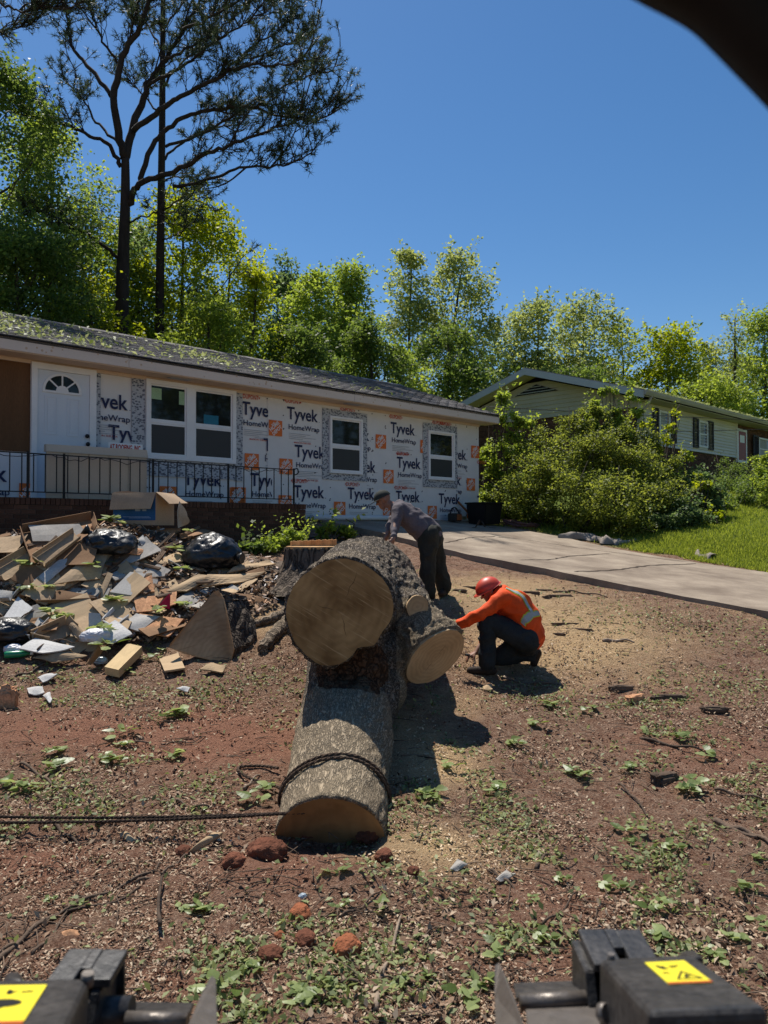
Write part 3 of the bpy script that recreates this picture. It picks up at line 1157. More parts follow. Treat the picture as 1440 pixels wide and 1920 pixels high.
for sgn in (0, 1):
    y0_, y1_ = (-OV, RIDGE_Y) if sgn == 0 else (BACK, RIDGE_Y)
    bm = bmesh.new()
    za, zb = roof_z(-OV) - 0.015, roof_z(RIDGE_Y) - 0.015
    add_hex(bm, [(XR + SIDE - 0.02, y0_, za - 0.16), (XR + SIDE + 0.004, y0_, za - 0.16), (XR + SIDE + 0.004, y1_, zb - 0.16), (XR + SIDE - 0.02, y1_, zb - 0.16),
                 (XR + SIDE - 0.02, y0_, za), (XR + SIDE + 0.004, y0_, za), (XR + SIDE + 0.004, y1_, zb), (XR + SIDE - 0.02, y1_, zb)])
    obj('rake_board', bm_mesh('rake_board', bm), house, FASC)
# drip edge
obj('drip_edge', box_mesh('drip_edge', XL, XR + SIDE + 0.01, -OV - 0.03, -OV + 0.04, FZ1 + 0.001, FZ1 + 0.014), house, IRON)
# shingle tabs: rows lap over each other; the largest in view are single parts
SL = Vector((0, 1, RISE)).normalized()
def tab_mesh(seed):
    r = random.Random(seed)
    w, l = 0.325, 0.19
    return py_mesh('shingle', [(0.004, 0, 0.012), (w - 0.004, r.uniform(-0.006, 0.006), 0.012 + r.uniform(0, 0.006)), (w, l, 0.002), (0, l, 0.002),
                               (0.004, 0, 0.0), (w - 0.004, 0, 0.0)], [(0, 1, 2, 3), (4, 5, 1, 0)])
TABS = [tab_mesh(i) for i in range(6)]
for t in TABS: t.materials.append(SHING)
rows = int(((RIDGE_Y + OV) / SL.y) / 0.145)
cand = []
for r in range(rows + 1):
    off = (r % 2) * 0.165 + random.uniform(-0.02, 0.02)
    for c in range(int((XR + SIDE - XL) / 0.33) + 1):
        x = XL + off + c * 0.33
        if x > XR + SIDE - 0.1: continue
        y = -OV - 0.02 + SL.y * 0.145 * r
        wp = house_world(x, y, 0)
        vis = (wp.x / max(wp.y, 0.1)) > -0.53
        if not vis and x < -1.5: continue
        cand.append((wp.length, x, y, roof_z(y) + 0.004))
cand.sort(key=lambda a: a[0])
rest = bmesh.new()
ROT = Matrix.Rotation(math.atan(RISE), 4, 'X')
for i, (d, x, y, z) in enumerate(cand):
    if i < 290:
        o = bpy.data.objects.new('shingle', TABS[i % 6])
        o.location = (x, y, z); o.rotation_euler = (math.atan(RISE), 0, 0)
        link(o, roof)
    else:
        s_ = len(rest.verts)
        rest.from_mesh(TABS[random.randrange(6)])
        rest.verts.ensure_lookup_table()
        bmesh.ops.transform(rest, matrix=Matrix.Translation((x, y, z)) @ ROT, verts=rest.verts[s_:])
SHING2 = M('asphalt_shingle_field', (0.115, 0.105, 0.102), 0.95, 0.3, 4, bump=0.5, bscale=160, island=0.42, fine=0.35, c2=(0.24, 0.22, 0.21))
tag(obj('shingles', bm_mesh('shingles', rest, recalc=False), roof, SHING2), kind='stuff')
bm = bmesh.new()
nseg = 60
for k in range(nseg):
    xa = XL + (XR + SIDE - XL) * k / nseg; xb = XL + (XR + SIDE - XL) * (k + 1) / nseg + 0.03
    zz = roof_z(RIDGE_Y) + 0.012 + 0.004 * (k % 2)
    vs = [bm.verts.new(p) for p in ((xa, RIDGE_Y - 0.15, zz - 0.05), (xb, RIDGE_Y - 0.15, zz - 0.045), (xb, RIDGE_Y, zz + 0.02), (xa, RIDGE_Y, zz + 0.02), (xb, RIDGE_Y + 0.15, zz - 0.045), (xa, RIDGE_Y + 0.15, zz - 0.05))]
    bm.faces.new((vs[0], vs[1], vs[2], vs[3])); bm.faces.new((vs[3], vs[2], vs[4], vs[5]))
tag(obj('ridge_caps', bm_mesh('ridge_caps', bm, recalc=False), roof, SHING2), kind='stuff')

# ---- porch of brick with its iron railing
PD = 1.30
PX1 = on_wall(573, 975, -PD)[0]
porch = obj('porch', box_mesh('porch', XL, PX1 - 0.012, -PD + 0.012, 0.0, 0.9, FLOOR - 0.11), house, MORTAR)
obj('porch_slab', box_mesh('porch_slab', XL, PX1 - 0.13, -PD + 0.13, 0.0, FLOOR - 0.109, FLOOR - 0.02), porch, CEMENT)
bw, bh, bd = 0.195, 0.058, 0.012
BR = box_mesh('brick', 0, bw, -bd, 0.02, 0, bh, 0.003); BR.materials.append(BRICK)
BRV = box_mesh('brick', 0, 0.06, -bd - 0.012, 0.09, 0, 0.095, 0.003); BRV.materials.append(BRICK)
nb = 0
xvis = on_wall(0, 1000, -PD)[0] - 0.3
zc = FLOOR - 0.113
x = PX1 - 0.062
while x > xvis:
    o = bpy.data.objects.new('brick', BRV); o.location = (x, -PD + 0.012, zc + 0.006); link(o, porch); x -= 0.069; nb += 1
# running courses below the cap course; those hidden by the heap are left out
for r in range(9):
    z = zc - 0.066 * (r + 1) + 0.006
    x = PX1 - bw - 0.0 + (r % 2) * bw / 2
    while x > xvis:
        wp = house_world(x + bw / 2, -PD, z)
        if z > HP(wp.x, wp.y) - 0.1 and nb < 330:
            o = bpy.data.objects.new('brick', BR); o.location = (min(x, PX1 - bw), -PD + 0.012, z); link(o, porch); nb += 1
        x -= bw + 0.010
# right return of the porch
for r in range(9):
    z = zc - 0.066 * (r + 1) + 0.006
    for k in range(6):
        o = bpy.data.objects.new('brick', BR); o.location = (PX1 - 0.012, -PD + 0.02 + k * 0.205 + (r % 2) * 0.1, z)
        o.rotation_euler = (0, 0, math.pi / 2); link(o, porch)
RY = -PD + 0.2
railing = empty('railing'); railing.parent = house
rx1, rzt = on_wall(551, 882, RY)
_, rzb = on_wall(551, 948, RY)
rx0 = on_wall(-60, 842, RY)[0]
rzt0 = on_wall(0, 843, RY)[1]
rzt = (rzt + rzt0) / 2
rzb = FLOOR + 0.07
obj('top_rail', box_mesh('top_rail', rx0, rx1, RY - 0.014, RY + 0.014, rzt - 0.016, rzt), railing, IRON)
obj('bottom_rail', box_mesh('bottom_rail', rx0, rx1, RY - 0.012, RY + 0.012, rzb, rzb + 0.016), railing, IRON)
for px in (52, 120, 287, 428, 551):
    x = on_wall(px, 900, RY)[0]
    obj('post', box_mesh('post', x - 0.013, x + 0.013, RY - 0.0135, RY + 0.0135, FLOOR - 0.02, rzt + 0.02), railing, IRON)
obj('scroll', tube_mesh('scroll', spline([(rx1 + 0.0, RY, rzt - 0.005), (rx1 + 0.08, RY, rzt + 0.02), (rx1 + 0.1, RY, rzt - 0.06), (rx1 + 0.03, RY, rzt - 0.10)], 6), 0.011, 6), railing, IRON)
bl = box_mesh('baluster', -0.0065, 0.0065, -0.0065, 0.0065, rzb + 0.016, rzt - 0.016); bl.materials.append(IRON)
x = rx0 + 0.05
while x < rx1 - 0.05:
    o = bpy.data.objects.new('baluster', bl); o.location = (x, RY, 0); link(o, railing); x += 0.162
pts = [(rx0 + 0.09 * i, RY - 0.03 - 0.015 * random.random(), rzt - 0.03 - 0.05 * random.random() + 0.03 * math.sin(i * 0.7)) for i in range(int((rx1 - rx0) / 0.09))]
obj('light_string', tube_mesh('light_string', pts, 0.005, 4), railing, IRON)
# ------------------------------------------------------------------ the neighbour's house up the slope
SIDING = M('white_siding', (0.66, 0.63, 0.56), 0.6, 0.06, 1.0, rand=0.05, fine=0.03)
SIDING_G = M('cream_gable_siding', (0.44, 0.41, 0.30), 0.6, 0.06, 1.0, rand=0.05, fine=0.03)
TRIM2 = M('grey_trim', (0.42, 0.45, 0.46), 0.6, 0.06, 2)
SHUT = M('black_shutter', (0.014, 0.015, 0.02), 0.6, 0.2, 5)
RDOOR = M('red_door', (0.22, 0.022, 0.018), 0.5, 0.1, 3)
BRICK2 = M('dark_red_brick', (0.11, 0.05, 0.032), 0.9, 0.3, 6, island=0.3)
n_house = empty('house', HOUSE2, HANG)
tag(n_house, 'white sided neighbouring house with black shutters half hidden behind the overgrown shrubs', 'house')
W2 = 8.0
L2 = 17.0
E2 = 0.55
Z_EAVE = 6.22


def w2(px, py, y=0.0): return on_wall(px, py, y, HOUSE2)


WT2 = Z_EAVE - 0.12
SB = w2(1300, 846)[1]
obj('wall', box_mesh('wall', 0.06, L2, 0.06, W2, 2.2, WT2), n_house, MORTAR)
# front siding boards
n = int((WT2 - SB) / 0.115)
xsd = w2(1380, 850)[0]
for k in range(n):
    z = SB + 0.115 * k
    bm = bmesh.new()
    add_hex(bm, [(0.0, -0.030, z), (xsd, -0.030, z), (xsd, 0.058, z), (0.0, 0.058, z), (0.0, 0.006, z + 0.116), (xsd, 0.006, z + 0.116), (xsd, 0.058, z + 0.116), (0.0, 0.058, z + 0.116)])
    obj('siding_board', bm_mesh('siding_board', bm), n_house, SIDING)
obj('corner_trim', box_mesh('corner_trim', xsd, xsd + 0.1, -0.036, 0.058, SB, WT2), n_house, SIDING)
obj('corner_trim', box_mesh('corner_trim', -0.03, 0.07, -0.05, -0.031, SB, WT2), n_house, SIDING)
# brick below and at the porch
def brick_field(x0, x1, z0, z1, y, along='x'):
    bm = bmesh.new()
    r = 0
    z = z0
    while z < z1 - 0.04:
        x = x0 + (r % 2) * 0.1
        while x < x1 - 0.05:
            xe = min(x + 0.195, x1)
            yj = random.uniform(0, 0.006)
            if along == 'x': add_box(bm, x, xe, y - 0.012 - yj, y + 0.03, z, z + 0.06)
            else: add_box(bm, y - 0.012 - yj, y + 0.03, x, xe, z, z + 0.06)
            x = xe + 0.012
        z += 0.072
        r += 1
    return bm_mesh('bricks', bm)
tag(obj('bricks', brick_field(0.05, L2, 3.6, SB - 0.02, 0.055), n_house, BRICK2), kind='stuff')
tag(obj('bricks', brick_field(xsd + 0.1, L2, SB, WT2, 0.055), n_house, BRICK2), kind='stuff')
GB = w2(1195, 800)[1] - 0.1
tag(obj('bricks', brick_field(0.07, W2, 3.4, 5.9, 0.055, 'y'), n_house, BRICK2), kind='stuff')
# gable siding
RZ2 = 0.30
AP = W2 / 2
apex = Z_EAVE + RZ2 * (AP + E2)
z = 5.9
while z < apex - 0.35:
    hw = (apex - 0.2 - z) / RZ2
    ya, yb = max(0.03, AP - hw), min(W2, AP + hw)
    hw2 = (apex - 0.2 - z - 0.15) / RZ2
    ya2, yb2 = max(0.03, AP - hw2), min(W2, AP + hw2)
    bm = bmesh.new()
    add_hex(bm, [(-0.034, ya, z), (0.04, ya, z), (0.04, yb, z), (-0.034, yb, z), (0.0, ya2, z + 0.151), (0.04, ya2, z + 0.151), (0.04, yb2, z + 0.151), (0.0, yb2, z + 0.151)])
    obj('siding_board', bm_mesh('siding_board', bm), n_house, SIDING_G)
    z += 0.15
# louvred vent in the gable peak
bm = bmesh.new()
vz = apex - 0.42
vs = [bm.verts.new(p) for p in ((-0.045, AP - 0.95, vz - 0.34), (-0.045, AP + 0.95, vz - 0.34), (-0.045, AP, vz))]
bm.faces.new(vs)
vent = obj('gable_vent', bm_mesh('gable_vent', bm), n_house, SHUT)
for k in range(3):
    zz = vz - 0.30 + k * 0.1
    hw = (vz - zz) / 0.36 - 0.05
    obj('louvre', box_mesh('louvre', -0.085, -0.05, AP - hw, AP + hw, zz, zz + 0.02), vent, TRIM2)
# roof slabs, rake trim, fascia, gutter
bm = bmesh.new()
def r2z(y): return Z_EAVE + RZ2 * (min(y, W2 - y) + E2)
GO = 0.75
pts = [(-E2, Z_EAVE), (AP, apex), (W2 + E2, Z_EAVE)]
a_ = [bm.verts.new((-GO, y, z)) for y, z in pts] + [bm.verts.new((-GO, y, z + 0.10)) for y, z in pts]
b_ = [bm.verts.new((L2 + 1, y, z)) for y, z in pts] + [bm.verts.new((L2 + 1, y, z + 0.10)) for y, z in pts]
for q_ in ((a_[0], b_[0], b_[1], a_[1]), (a_[1], b_[1], b_[2], a_[2]), (a_[3], a_[4], b_[4], b_[3]), (a_[4], a_[5], b_[5], b_[4]),
           (a_[0], a_[3], b_[3], b_[0]), (a_[2], b_[2], b_[5], a_[5]), (a_[0], a_[1], a_[4], a_[3]), (a_[1], a_[2], a_[5], a_[4])):
    bm.faces.new(q_)
roof2 = obj('roof', bm_mesh('roof', bm), n_house, SHING2)
for y0_, y1_ in ((-E2, AP), (W2 + E2, AP)):
    bm = bmesh.new()
    za, zb = Z_EAVE + 0.07, apex + 0.07
    add_hex(bm, [(-GO - 0.03, y0_, za - 0.24), (-GO + 0.01, y0_, za - 0.24), (-GO + 0.01, y1_, zb - 0.24), (-GO - 0.03, y1_, zb - 0.24),
                 (-GO - 0.03, y0_, za), (-GO + 0.01, y0_, za), (-GO + 0.01, y1_, zb), (-GO - 0.03, y1_, zb)])
    obj('rake_board', bm_mesh('rake_board', bm), n_house, TRIM2)
    bm = bmesh.new()
    add_hex(bm, [(-GO + 0.01, y0_, za - 0.18), (0.06, y0_, za - 0.18), (0.06, y1_, zb - 0.18), (-GO + 0.01, y1_, zb - 0.18),
                 (-GO + 0.01, y0_, za - 0.16), (0.06, y0_, za - 0.16), (0.06, y1_, zb - 0.16), (-GO + 0.01, y1_, zb - 0.16)])
    obj('rake_soffit', bm_mesh('rake_soffit', bm), n_house, SIDING_G)
obj('soffit', box_mesh('soffit', 0.05, L2 + 1, -E2 + 0.03, 0.05, Z_EAVE - 0.12, Z_EAVE - 0.10), n_house, SIDING_G)
GUT = M('weathered_gutter', (0.40, 0.36, 0.31), 0.5, 0.2, 3, stretch=(0.3, 1, 3))
bm = bmesh.new()
prof = [(-E2 + 0.03, 0.08), (-E2 + 0.03, -0.06), (-E2 - 0.05, -0.08), (-E2 - 0.09, 0.0), (-E2 - 0.11, 0.075), (-E2 - 0.09, 0.08)]
ra = [bm.verts.new((-GO, y, Z_EAVE + z)) for y, z in prof]
rb = [bm.verts.new((L2 + 1, y, Z_EAVE + z)) for y, z in prof]
for i in range(len(prof) - 1): bm.faces.new((ra[i], rb[i], rb[i + 1], ra[i + 1]))
bm.faces.new(ra)
obj('gutter', bm_mesh('gutter', bm), n_house, GUT)
obj('downpipe', tube_mesh('downpipe', [(-0.25, -E2 - 0.02, Z_EAVE - 0.05), (-0.22, -E2 + 0.15, Z_EAVE - 0.35), (-0.02, -0.06, Z_EAVE - 0.6), (-0.02, -0.06, 3.7)], 0.045, 8), n_house, GUT)
# windows with shutters
def n_window(pa, pb, y1_, y0_, parent=n_house):
    xa, z1 = w2(pa, y1_); xb = w2(pb, y1_)[0]; z0 = w2(pa, y0_)[1]
    w = obj('window', frame_mesh('window', xa, xb, z0, z1, 0.07, -0.06, 0.02), n_house, WHITE)
    obj('pane', box_mesh('pane', xa + 0.069, xb - 0.069, -0.02, 0.0, z0 + 0.069, z1 - 0.069), w, GLASS)
    obj('curtain', box_mesh('curtain', xa + 0.1, xa + 0.1 + (xb - xa) * 0.5, -0.024, -0.0205, z0 + 0.08, z1 - 0.08), w, M('pale_curtain', (0.35, 0.36, 0.35), 0.9, 0.3, 9, stretch=(4, 1, 0.3)))
    obj('glazing_bar', box_mesh('glazing_bar', xa + 0.069, xb - 0.069, -0.04, -0.001, (z0 + z1) / 2 - 0.02, (z0 + z1) / 2 + 0.02), w, WHITE)
    return z0, z1
def shutter(pa, pb, z0, z1):
    xa, xb = w2(pa, 800)[0], w2(pb, 800)[0]
    s_ = obj('shutter', frame_mesh('shutter', xa, xb, z0, z1, 0.06, -0.065, -0.031), n_house, SHUT)
    k = z0 + 0.08
    bm = bmesh.new()
    while k < z1 - 0.08:
        add_hex(bm, [(xa + 0.06, -0.045, k), (xb - 0.06, -0.045, k), (xb - 0.06, -0.02, k + 0.03), (xa + 0.06, -0.02, k + 0.03),
                     (xa + 0.06, -0.045, k + 0.01), (xb - 0.06, -0.045, k + 0.01), (xb - 0.06, -0.02, k + 0.04), (xa + 0.06, -0.02, k + 0.04)])
        k += 0.05
    tag(obj('louvres', bm_mesh('louvres', bm), s_, SHUT), kind='stuff')
z0, z1 = n_window(1234, 1254, 769, 824); shutter(1222, 1232.5, z0 - 0.05, z1 + 0.05); shutter(1255.5, 1266, z0 - 0.05, z1 + 0.05)
z0, z1 = n_window(1308.5, 1325, 788, 838); shutter(1298, 1307.5, z0 - 0.05, z1 + 0.05); shutter(1326, 1335.5, z0 - 0.05, z1 + 0.05)
z0, z1 = n_window(1421, 1448, 820, 862); shutter(1410, 1420, z0 - 0.05, z1 + 0.05)
xa, z1 = w2(1383, 808); xb = w2(1397, 812)[0]; z0 = w2(1383, 862)[1]
rd = obj('door', box_mesh('door', xa, xb, -0.03, 0.04, z0, z1), n_house, RDOOR)
obj('door_pane', box_mesh('door_pane', xa + 0.15, xb - 0.15, -0.036, -0.031, z1 - 0.45, z1 - 0.15), rd, WHITE)
obj('door_frame', frame_mesh('door_frame', xa - 0.1, xb + 0.1, z0 - 0.1, z1 + 0.1, 0.095, -0.04, 0.04), n_house, WHITE)

# overhead service wires between the houses
WIRE = M('wire', (0.02, 0.02, 0.02), 0.7)
for k, (pa, pb, dpa, dpb, sag, lab) in enumerate((((905, 762), (1470, 782), 20.0, 21.5, 0.12, 'upper thin dark wire strung in front of the white sided house'),
                                           ((1100, 812), (1470, 801), 21.0, 22.5, 0.05, 'lower thin dark wire crossing in front of the black shutters'))):
    A, B = at(*pa, dpa), at(*pb, dpb)
    B = B + (B - A) * 1.5
    pts = [A.lerp(B, i / 24) + Vector((0, 0, -sag * 4 * (i / 24) * (1 - i / 24))) for i in range(25)]
    tag(obj('overhead_wire', tube_mesh('overhead_wire', pts, 0.009, 5), None, WIRE), lab, 'wire')
# ------------------------------------------------------------------ vegetation
BARK_P = M('pine_bark', (0.035, 0.026, 0.021), 0.95, 0.35, 5, stretch=(1, 1, 0.3), bump=0.6, bscale=25)
BARK_T = M('grey_tree_bark', (0.06, 0.048, 0.038), 0.95, 0.3, 5, stretch=(1, 1, 0.3), bump=0.5, bscale=25)
NEEDLE = leaf_mat('pine_needles', (0.022, 0.036, 0.018), (0.052, 0.068, 0.03), 0.22)
L_FRESH = leaf_mat('fresh_leaves', (0.091, 0.1365, 0.0234), (0.2145, 0.2665, 0.052), 0.5)
L_YEL = leaf_mat('yellow_green_leaves', (0.102, 0.144, 0.0144), (0.252, 0.282, 0.036), 0.5)
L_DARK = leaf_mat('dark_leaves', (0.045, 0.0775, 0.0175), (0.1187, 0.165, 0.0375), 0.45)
L_BLUE = leaf_mat('cool_green_leaves', (0.05, 0.0875, 0.0325), (0.1187, 0.1625, 0.06), 0.45)
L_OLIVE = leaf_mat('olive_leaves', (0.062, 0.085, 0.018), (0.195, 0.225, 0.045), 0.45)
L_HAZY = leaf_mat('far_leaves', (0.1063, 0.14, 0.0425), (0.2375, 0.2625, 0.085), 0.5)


def leaf_cloud(C, size, rng, flat=0.5, aspect=0.6, fold=0.25):
    """diamond leaves at the points C, each turned its own way"""
    n = len(C)
    d = rng.normal(size=(n, 3)); d[:, 2] *= 0.7
    d /= np.linalg.norm(d, axis=1, keepdims=True)
    nr = rng.normal(size=(n, 3)); nr[:, 2] = np.abs(nr[:, 2]) + flat
    s = np.cross(d, nr); s /= np.linalg.norm(s, axis=1, keepdims=True) + 1e-9
    u = np.cross(s, d)
    L = (size * rng.uniform(0.6, 1.3, n))[:, None]
    W = L * aspect * 0.5
    up = u * L * fold * 0.3
    V = np.stack([C, C + d * L * 0.45 + s * W + up, C + d * L, C + d * L * 0.45 - s * W + up], 1).reshape(-1, 3)
    F = np.arange(n * 4).reshape(n, 4)
    return V, F


def in_ball(rng, n, centre, rad, shell=0.0):
    d = rng.normal(size=(n, 3)); d /= np.linalg.norm(d, axis=1, keepdims=True)
    r = rng.uniform(shell, 1, n) ** (1 / 2.2)
    return np.asarray(centre) + d * r[:, None] * np.asarray(rad)


def tree(px, ptop, depth, width_px, leafm, label, n_clump=60, per=130, leaf=0.16, seed=0, trunk_r=0.2, base_frac=0.25, shape='round',
         clump=0.85, bark=None, name='tree', group='trees behind the houses', limbs=True, lean=0.0, sparse=0.0):
    """tapered trunk with limbs that carry clumps of leaves"""
    rng = np.random.default_rng(seed + 100)
    topz = at(px, ptop, depth).z
    x0 = at(px, ptop, depth).x
    gz = float(H(x0, depth)) - 0.15
    hgt = topz - gz
    R = width_px / 1440 * depth / 2 * 1.22
    clump *= 1.15
    n_clump = int(n_clump * 1.25)
    root = empty(name, (x0 - lean, depth, gz))
    tag(root, label, 'tree', group)
    zb = hgt * base_frac
    clumps = []
    while len(clumps) < n_clump:
        h = rng.uniform(0, 1) ** 0.85
        if shape == 'round': env = math.sqrt(max(0.0, 1 - (2 * h - 0.85) ** 2 / 1.35)) if h < 1 else 0
        elif shape == 'cone': env = (1 - h) ** 0.7 * 0.95 + 0.10
        else: env = 0.55 + 0.45 * math.sin(h * math.pi) if h < 0.9 else 0.35
        a = rng.uniform(0, 2 * math.pi)
        r = R * env * math.sqrt(rng.uniform(0.05, 1)) * (1 - 0.22 * rng.random())
        # notches in the outline: some directions carry less
        if math.sin(a * 3 + seed) * math.sin(h * 9 + seed * 1.7) > 0.55: continue
        cr = clump * rng.uniform(0.55, 1.25) * (0.65 + 0.35 * (1 - h))
        z = zb + (hgt - zb) * h - cr * 0.4
        clumps.append((np.array([lean * (z / hgt) + r * math.cos(a), r * math.sin(a) * 0.8, z]), cr))
    pts, tops = [], []
    for c, cr in clumps:
        k = int(2.3 * per * (cr / clump) ** 2 * rng.uniform(0.5, 1.2) * (1 - sparse))
        pts.append(in_ball(rng, max(k, 8), c, (cr, cr, cr * 0.72), 0.15))
        for _ in range(2):                                          # sprays that stick out of the clump
            d = rng.normal(size=3); d[2] = abs(d[2]) * 0.8 + 0.1; d /= np.linalg.norm(d)
            tt = rng.uniform(0.6, 1.6, 14)
            pts.append(c + d * (tt * cr)[:, None] + rng.normal(size=(14, 3)) * 0.09)
    C = np.concatenate(pts)
    V, F = leaf_cloud(C, leaf * 1.02, rng)
    crown = obj('crown', np_mesh('crown', V, F), root, leafm)
    tag(crown, kind='stuff')
    bm = bmesh.new()
    tp = [Vector((0, 0, 0)), Vector((lean * 0.3 + rng.normal() * 0.1, 0, hgt * 0.3)), Vector((lean * 0.6 + rng.normal() * 0.15, 0, hgt * 0.6)), Vector((lean * 0.95, 0, hgt * 0.93))]
    sp_ = spline(tp, 5)
    add_tube(bm, sp_, [trunk_r * (1 - 0.88 * i / (len(sp_) - 1)) for i in range(len(sp_))], 8)
    for c, cr in clumps[:int(len(clumps) * 0.45)]:
        zt = max(0.15, (c[2] - np.hypot(c[0], c[1]) * 0.8) / hgt)
        i = min(int(zt * (len(sp_) - 1)), len(sp_) - 2)
        a = sp_[i]; b_ = Vector(c)
        mid = a.lerp(b_, 0.5) + Vector((0, 0, -0.12 * (b_ - a).length + rng.normal() * 0.1))
        r0 = trunk_r * (1 - 0.88 * i / len(sp_)) * 0.3
        q = spline([a, mid, b_], 3)
        add_tube(bm, q, [r0 * (1 - 0.8 * k / (len(q) - 1)) for k in range(len(q))], 5)
    obj('trunk', bm_mesh('trunk', bm, recalc=False), root, bark or BARK_T)
    return root


TREES = [
    # px, top, depth, width, leaves, label, opts
    (-15, 95, 25, 330, L_DARK, 'huge dark leafed tree filling the left edge behind the roof', dict(n_clump=120, per=190, leaf=0.15, trunk_r=0.28, base_frac=0.12, shape='tall', clump=0.95)),
    (95, 215, 29, 230, L_FRESH, 'tall airy tree with fine leaves between the left edge and the pine', dict(n_clump=95, per=140, leaf=0.16, trunk_r=0.2, base_frac=0.12, shape='tall', clump=0.9, sparse=0.15)),
    (175, 330, 31, 230, L_BLUE, 'leafy tree seen through the pine boughs left of its trunk', dict(n_clump=80, per=130, leaf=0.17, base_frac=0.15, shape='tall', clump=1.0, sparse=0.2)),
    (345, 350, 32, 250, L_YEL, 'bright yellow green tree right of the second pine trunk', dict(n_clump=105, per=190, leaf=0.18, base_frac=0.1, clump=1.05)),
    (255, 430, 33, 200, L_FRESH, 'bushy fresh green tree between the two pine trunks', dict(n_clump=80, per=180, leaf=0.17, base_frac=0.08, clump=1.0)),
    (432, 452, 34, 190, L_YEL, 'yellow tinged tree with loose drooping crown beside the open sky', dict(n_clump=75, per=150, leaf=0.17, base_frac=0.08, clump=0.95, sparse=0.15)),
    (482, 500, 31, 90, L_YEL, 'slender olive yellow tree left of the pointed dark one', dict(n_clump=45, per=150, leaf=0.15, base_frac=0.1, shape='tall', clump=0.7, sparse=0.1)),
    (534, 466, 40, 95, L_BLUE, 'narrow dark blue green tree with a pointed top', dict(n_clump=50, per=170, leaf=0.19, base_frac=0.1, shape='tall', clump=0.9)),
    (590, 512, 37, 150, L_FRESH, 'full mid green tree above the middle of the roof', dict(n_clump=85, per=190, leaf=0.18, base_frac=0.06, clump=1.0)),
    (655, 496, 39, 140, L_FRESH, 'upright green tree with two peaks above the roof', dict(n_clump=80, per=180, leaf=0.18, base_frac=0.06, shape='cone', clump=1.05)),
    (690, 600, 33, 150, L_DARK, 'low dark leafed tree just above the end of the ridge', dict(n_clump=65, per=180, leaf=0.16, base_frac=0.05, clump=0.8)),
    (560, 610, 30, 170, L_DARK, 'dense low tree close behind the roof ridge', dict(n_clump=65, per=170, leaf=0.15, base_frac=0.05, clump=0.8)),
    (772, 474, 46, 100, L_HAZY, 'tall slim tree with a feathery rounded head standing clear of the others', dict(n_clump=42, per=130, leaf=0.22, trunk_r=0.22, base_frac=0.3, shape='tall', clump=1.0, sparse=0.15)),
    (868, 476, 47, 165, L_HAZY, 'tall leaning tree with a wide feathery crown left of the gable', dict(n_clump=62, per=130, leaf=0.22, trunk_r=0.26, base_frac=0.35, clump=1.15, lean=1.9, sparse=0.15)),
    (840, 610, 42, 190, L_DARK, 'broad dark green tree behind the corner of the wrapped house', dict(n_clump=75, per=160, leaf=0.19, base_frac=0.05, clump=1.05)),
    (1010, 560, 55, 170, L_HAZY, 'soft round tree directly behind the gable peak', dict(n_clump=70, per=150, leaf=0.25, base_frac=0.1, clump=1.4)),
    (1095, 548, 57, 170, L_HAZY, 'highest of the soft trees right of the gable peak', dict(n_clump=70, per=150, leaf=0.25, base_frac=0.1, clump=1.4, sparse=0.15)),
    (945, 640, 56, 190, L_DARK, 'darker rounded tree left of the gable peak', dict(n_clump=70, per=150, leaf=0.24, base_frac=0.05, clump=1.3)),
    (1165, 600, 60, 140, L_YEL, 'pale yellow tree above the neighbouring roof corner', dict(n_clump=60, per=140, leaf=0.26, base_frac=0.08, clump=1.4)),
    (1255, 612, 58, 170, L_YEL, 'light yellow green tree over the middle of the neighbouring roof', dict(n_clump=72, per=150, leaf=0.26, base_frac=0.05, clump=1.4)),
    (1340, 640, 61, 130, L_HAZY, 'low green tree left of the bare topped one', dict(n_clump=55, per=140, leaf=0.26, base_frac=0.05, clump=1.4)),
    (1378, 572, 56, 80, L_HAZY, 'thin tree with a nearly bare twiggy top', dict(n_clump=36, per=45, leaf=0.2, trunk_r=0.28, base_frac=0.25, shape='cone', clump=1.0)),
    (1432, 584, 58, 120, L_FRESH, 'dense green tree at the right edge behind the far roof', dict(n_clump=62, per=170, leaf=0.25, base_frac=0.05, clump=1.4)),
    (1085, 690, 50, 230, L_DARK, 'shadowy lower tree behind the ridge of the neighbouring house', dict(n_clump=70, per=150, leaf=0.22, base_frac=0.05, clump=1.2)),
    (1330, 710, 52, 200, L_FRESH, 'lower leafy tree showing just above the far gutter', dict(n_clump=60, per=150, leaf=0.22, base_frac=0.05, clump=1.2)),
    (750, 655, 36, 110, L_FRESH, 'small leafy tree above the right end of the ridge', dict(n_clump=45, per=150, leaf=0.16, base_frac=0.05, clump=0.75)),
    (30, 420, 23, 240, L_DARK, 'dark understorey tree low on the left behind the roof', dict(n_clump=85, per=190, leaf=0.14, base_frac=0.06, clump=0.8)),
    (390, 560, 27, 200, L_FRESH, 'low spreading tree behind the roof right of the pines', dict(n_clump=75, per=170, leaf=0.14, base_frac=0.05, clump=0.75)),
    (165, 520, 26, 180, L_YEL, 'low sunlit tree behind the roof left of the pine', dict(n_clump=70, per=150, leaf=0.14, base_frac=0.05, clump=0.7)),
]
for i, (px, tp, dp, wd_, lm, lab, kw) in enumerate(TREES):
    tree(px, tp, dp, wd_, lm, lab, seed=i * 3 + 1, **kw)

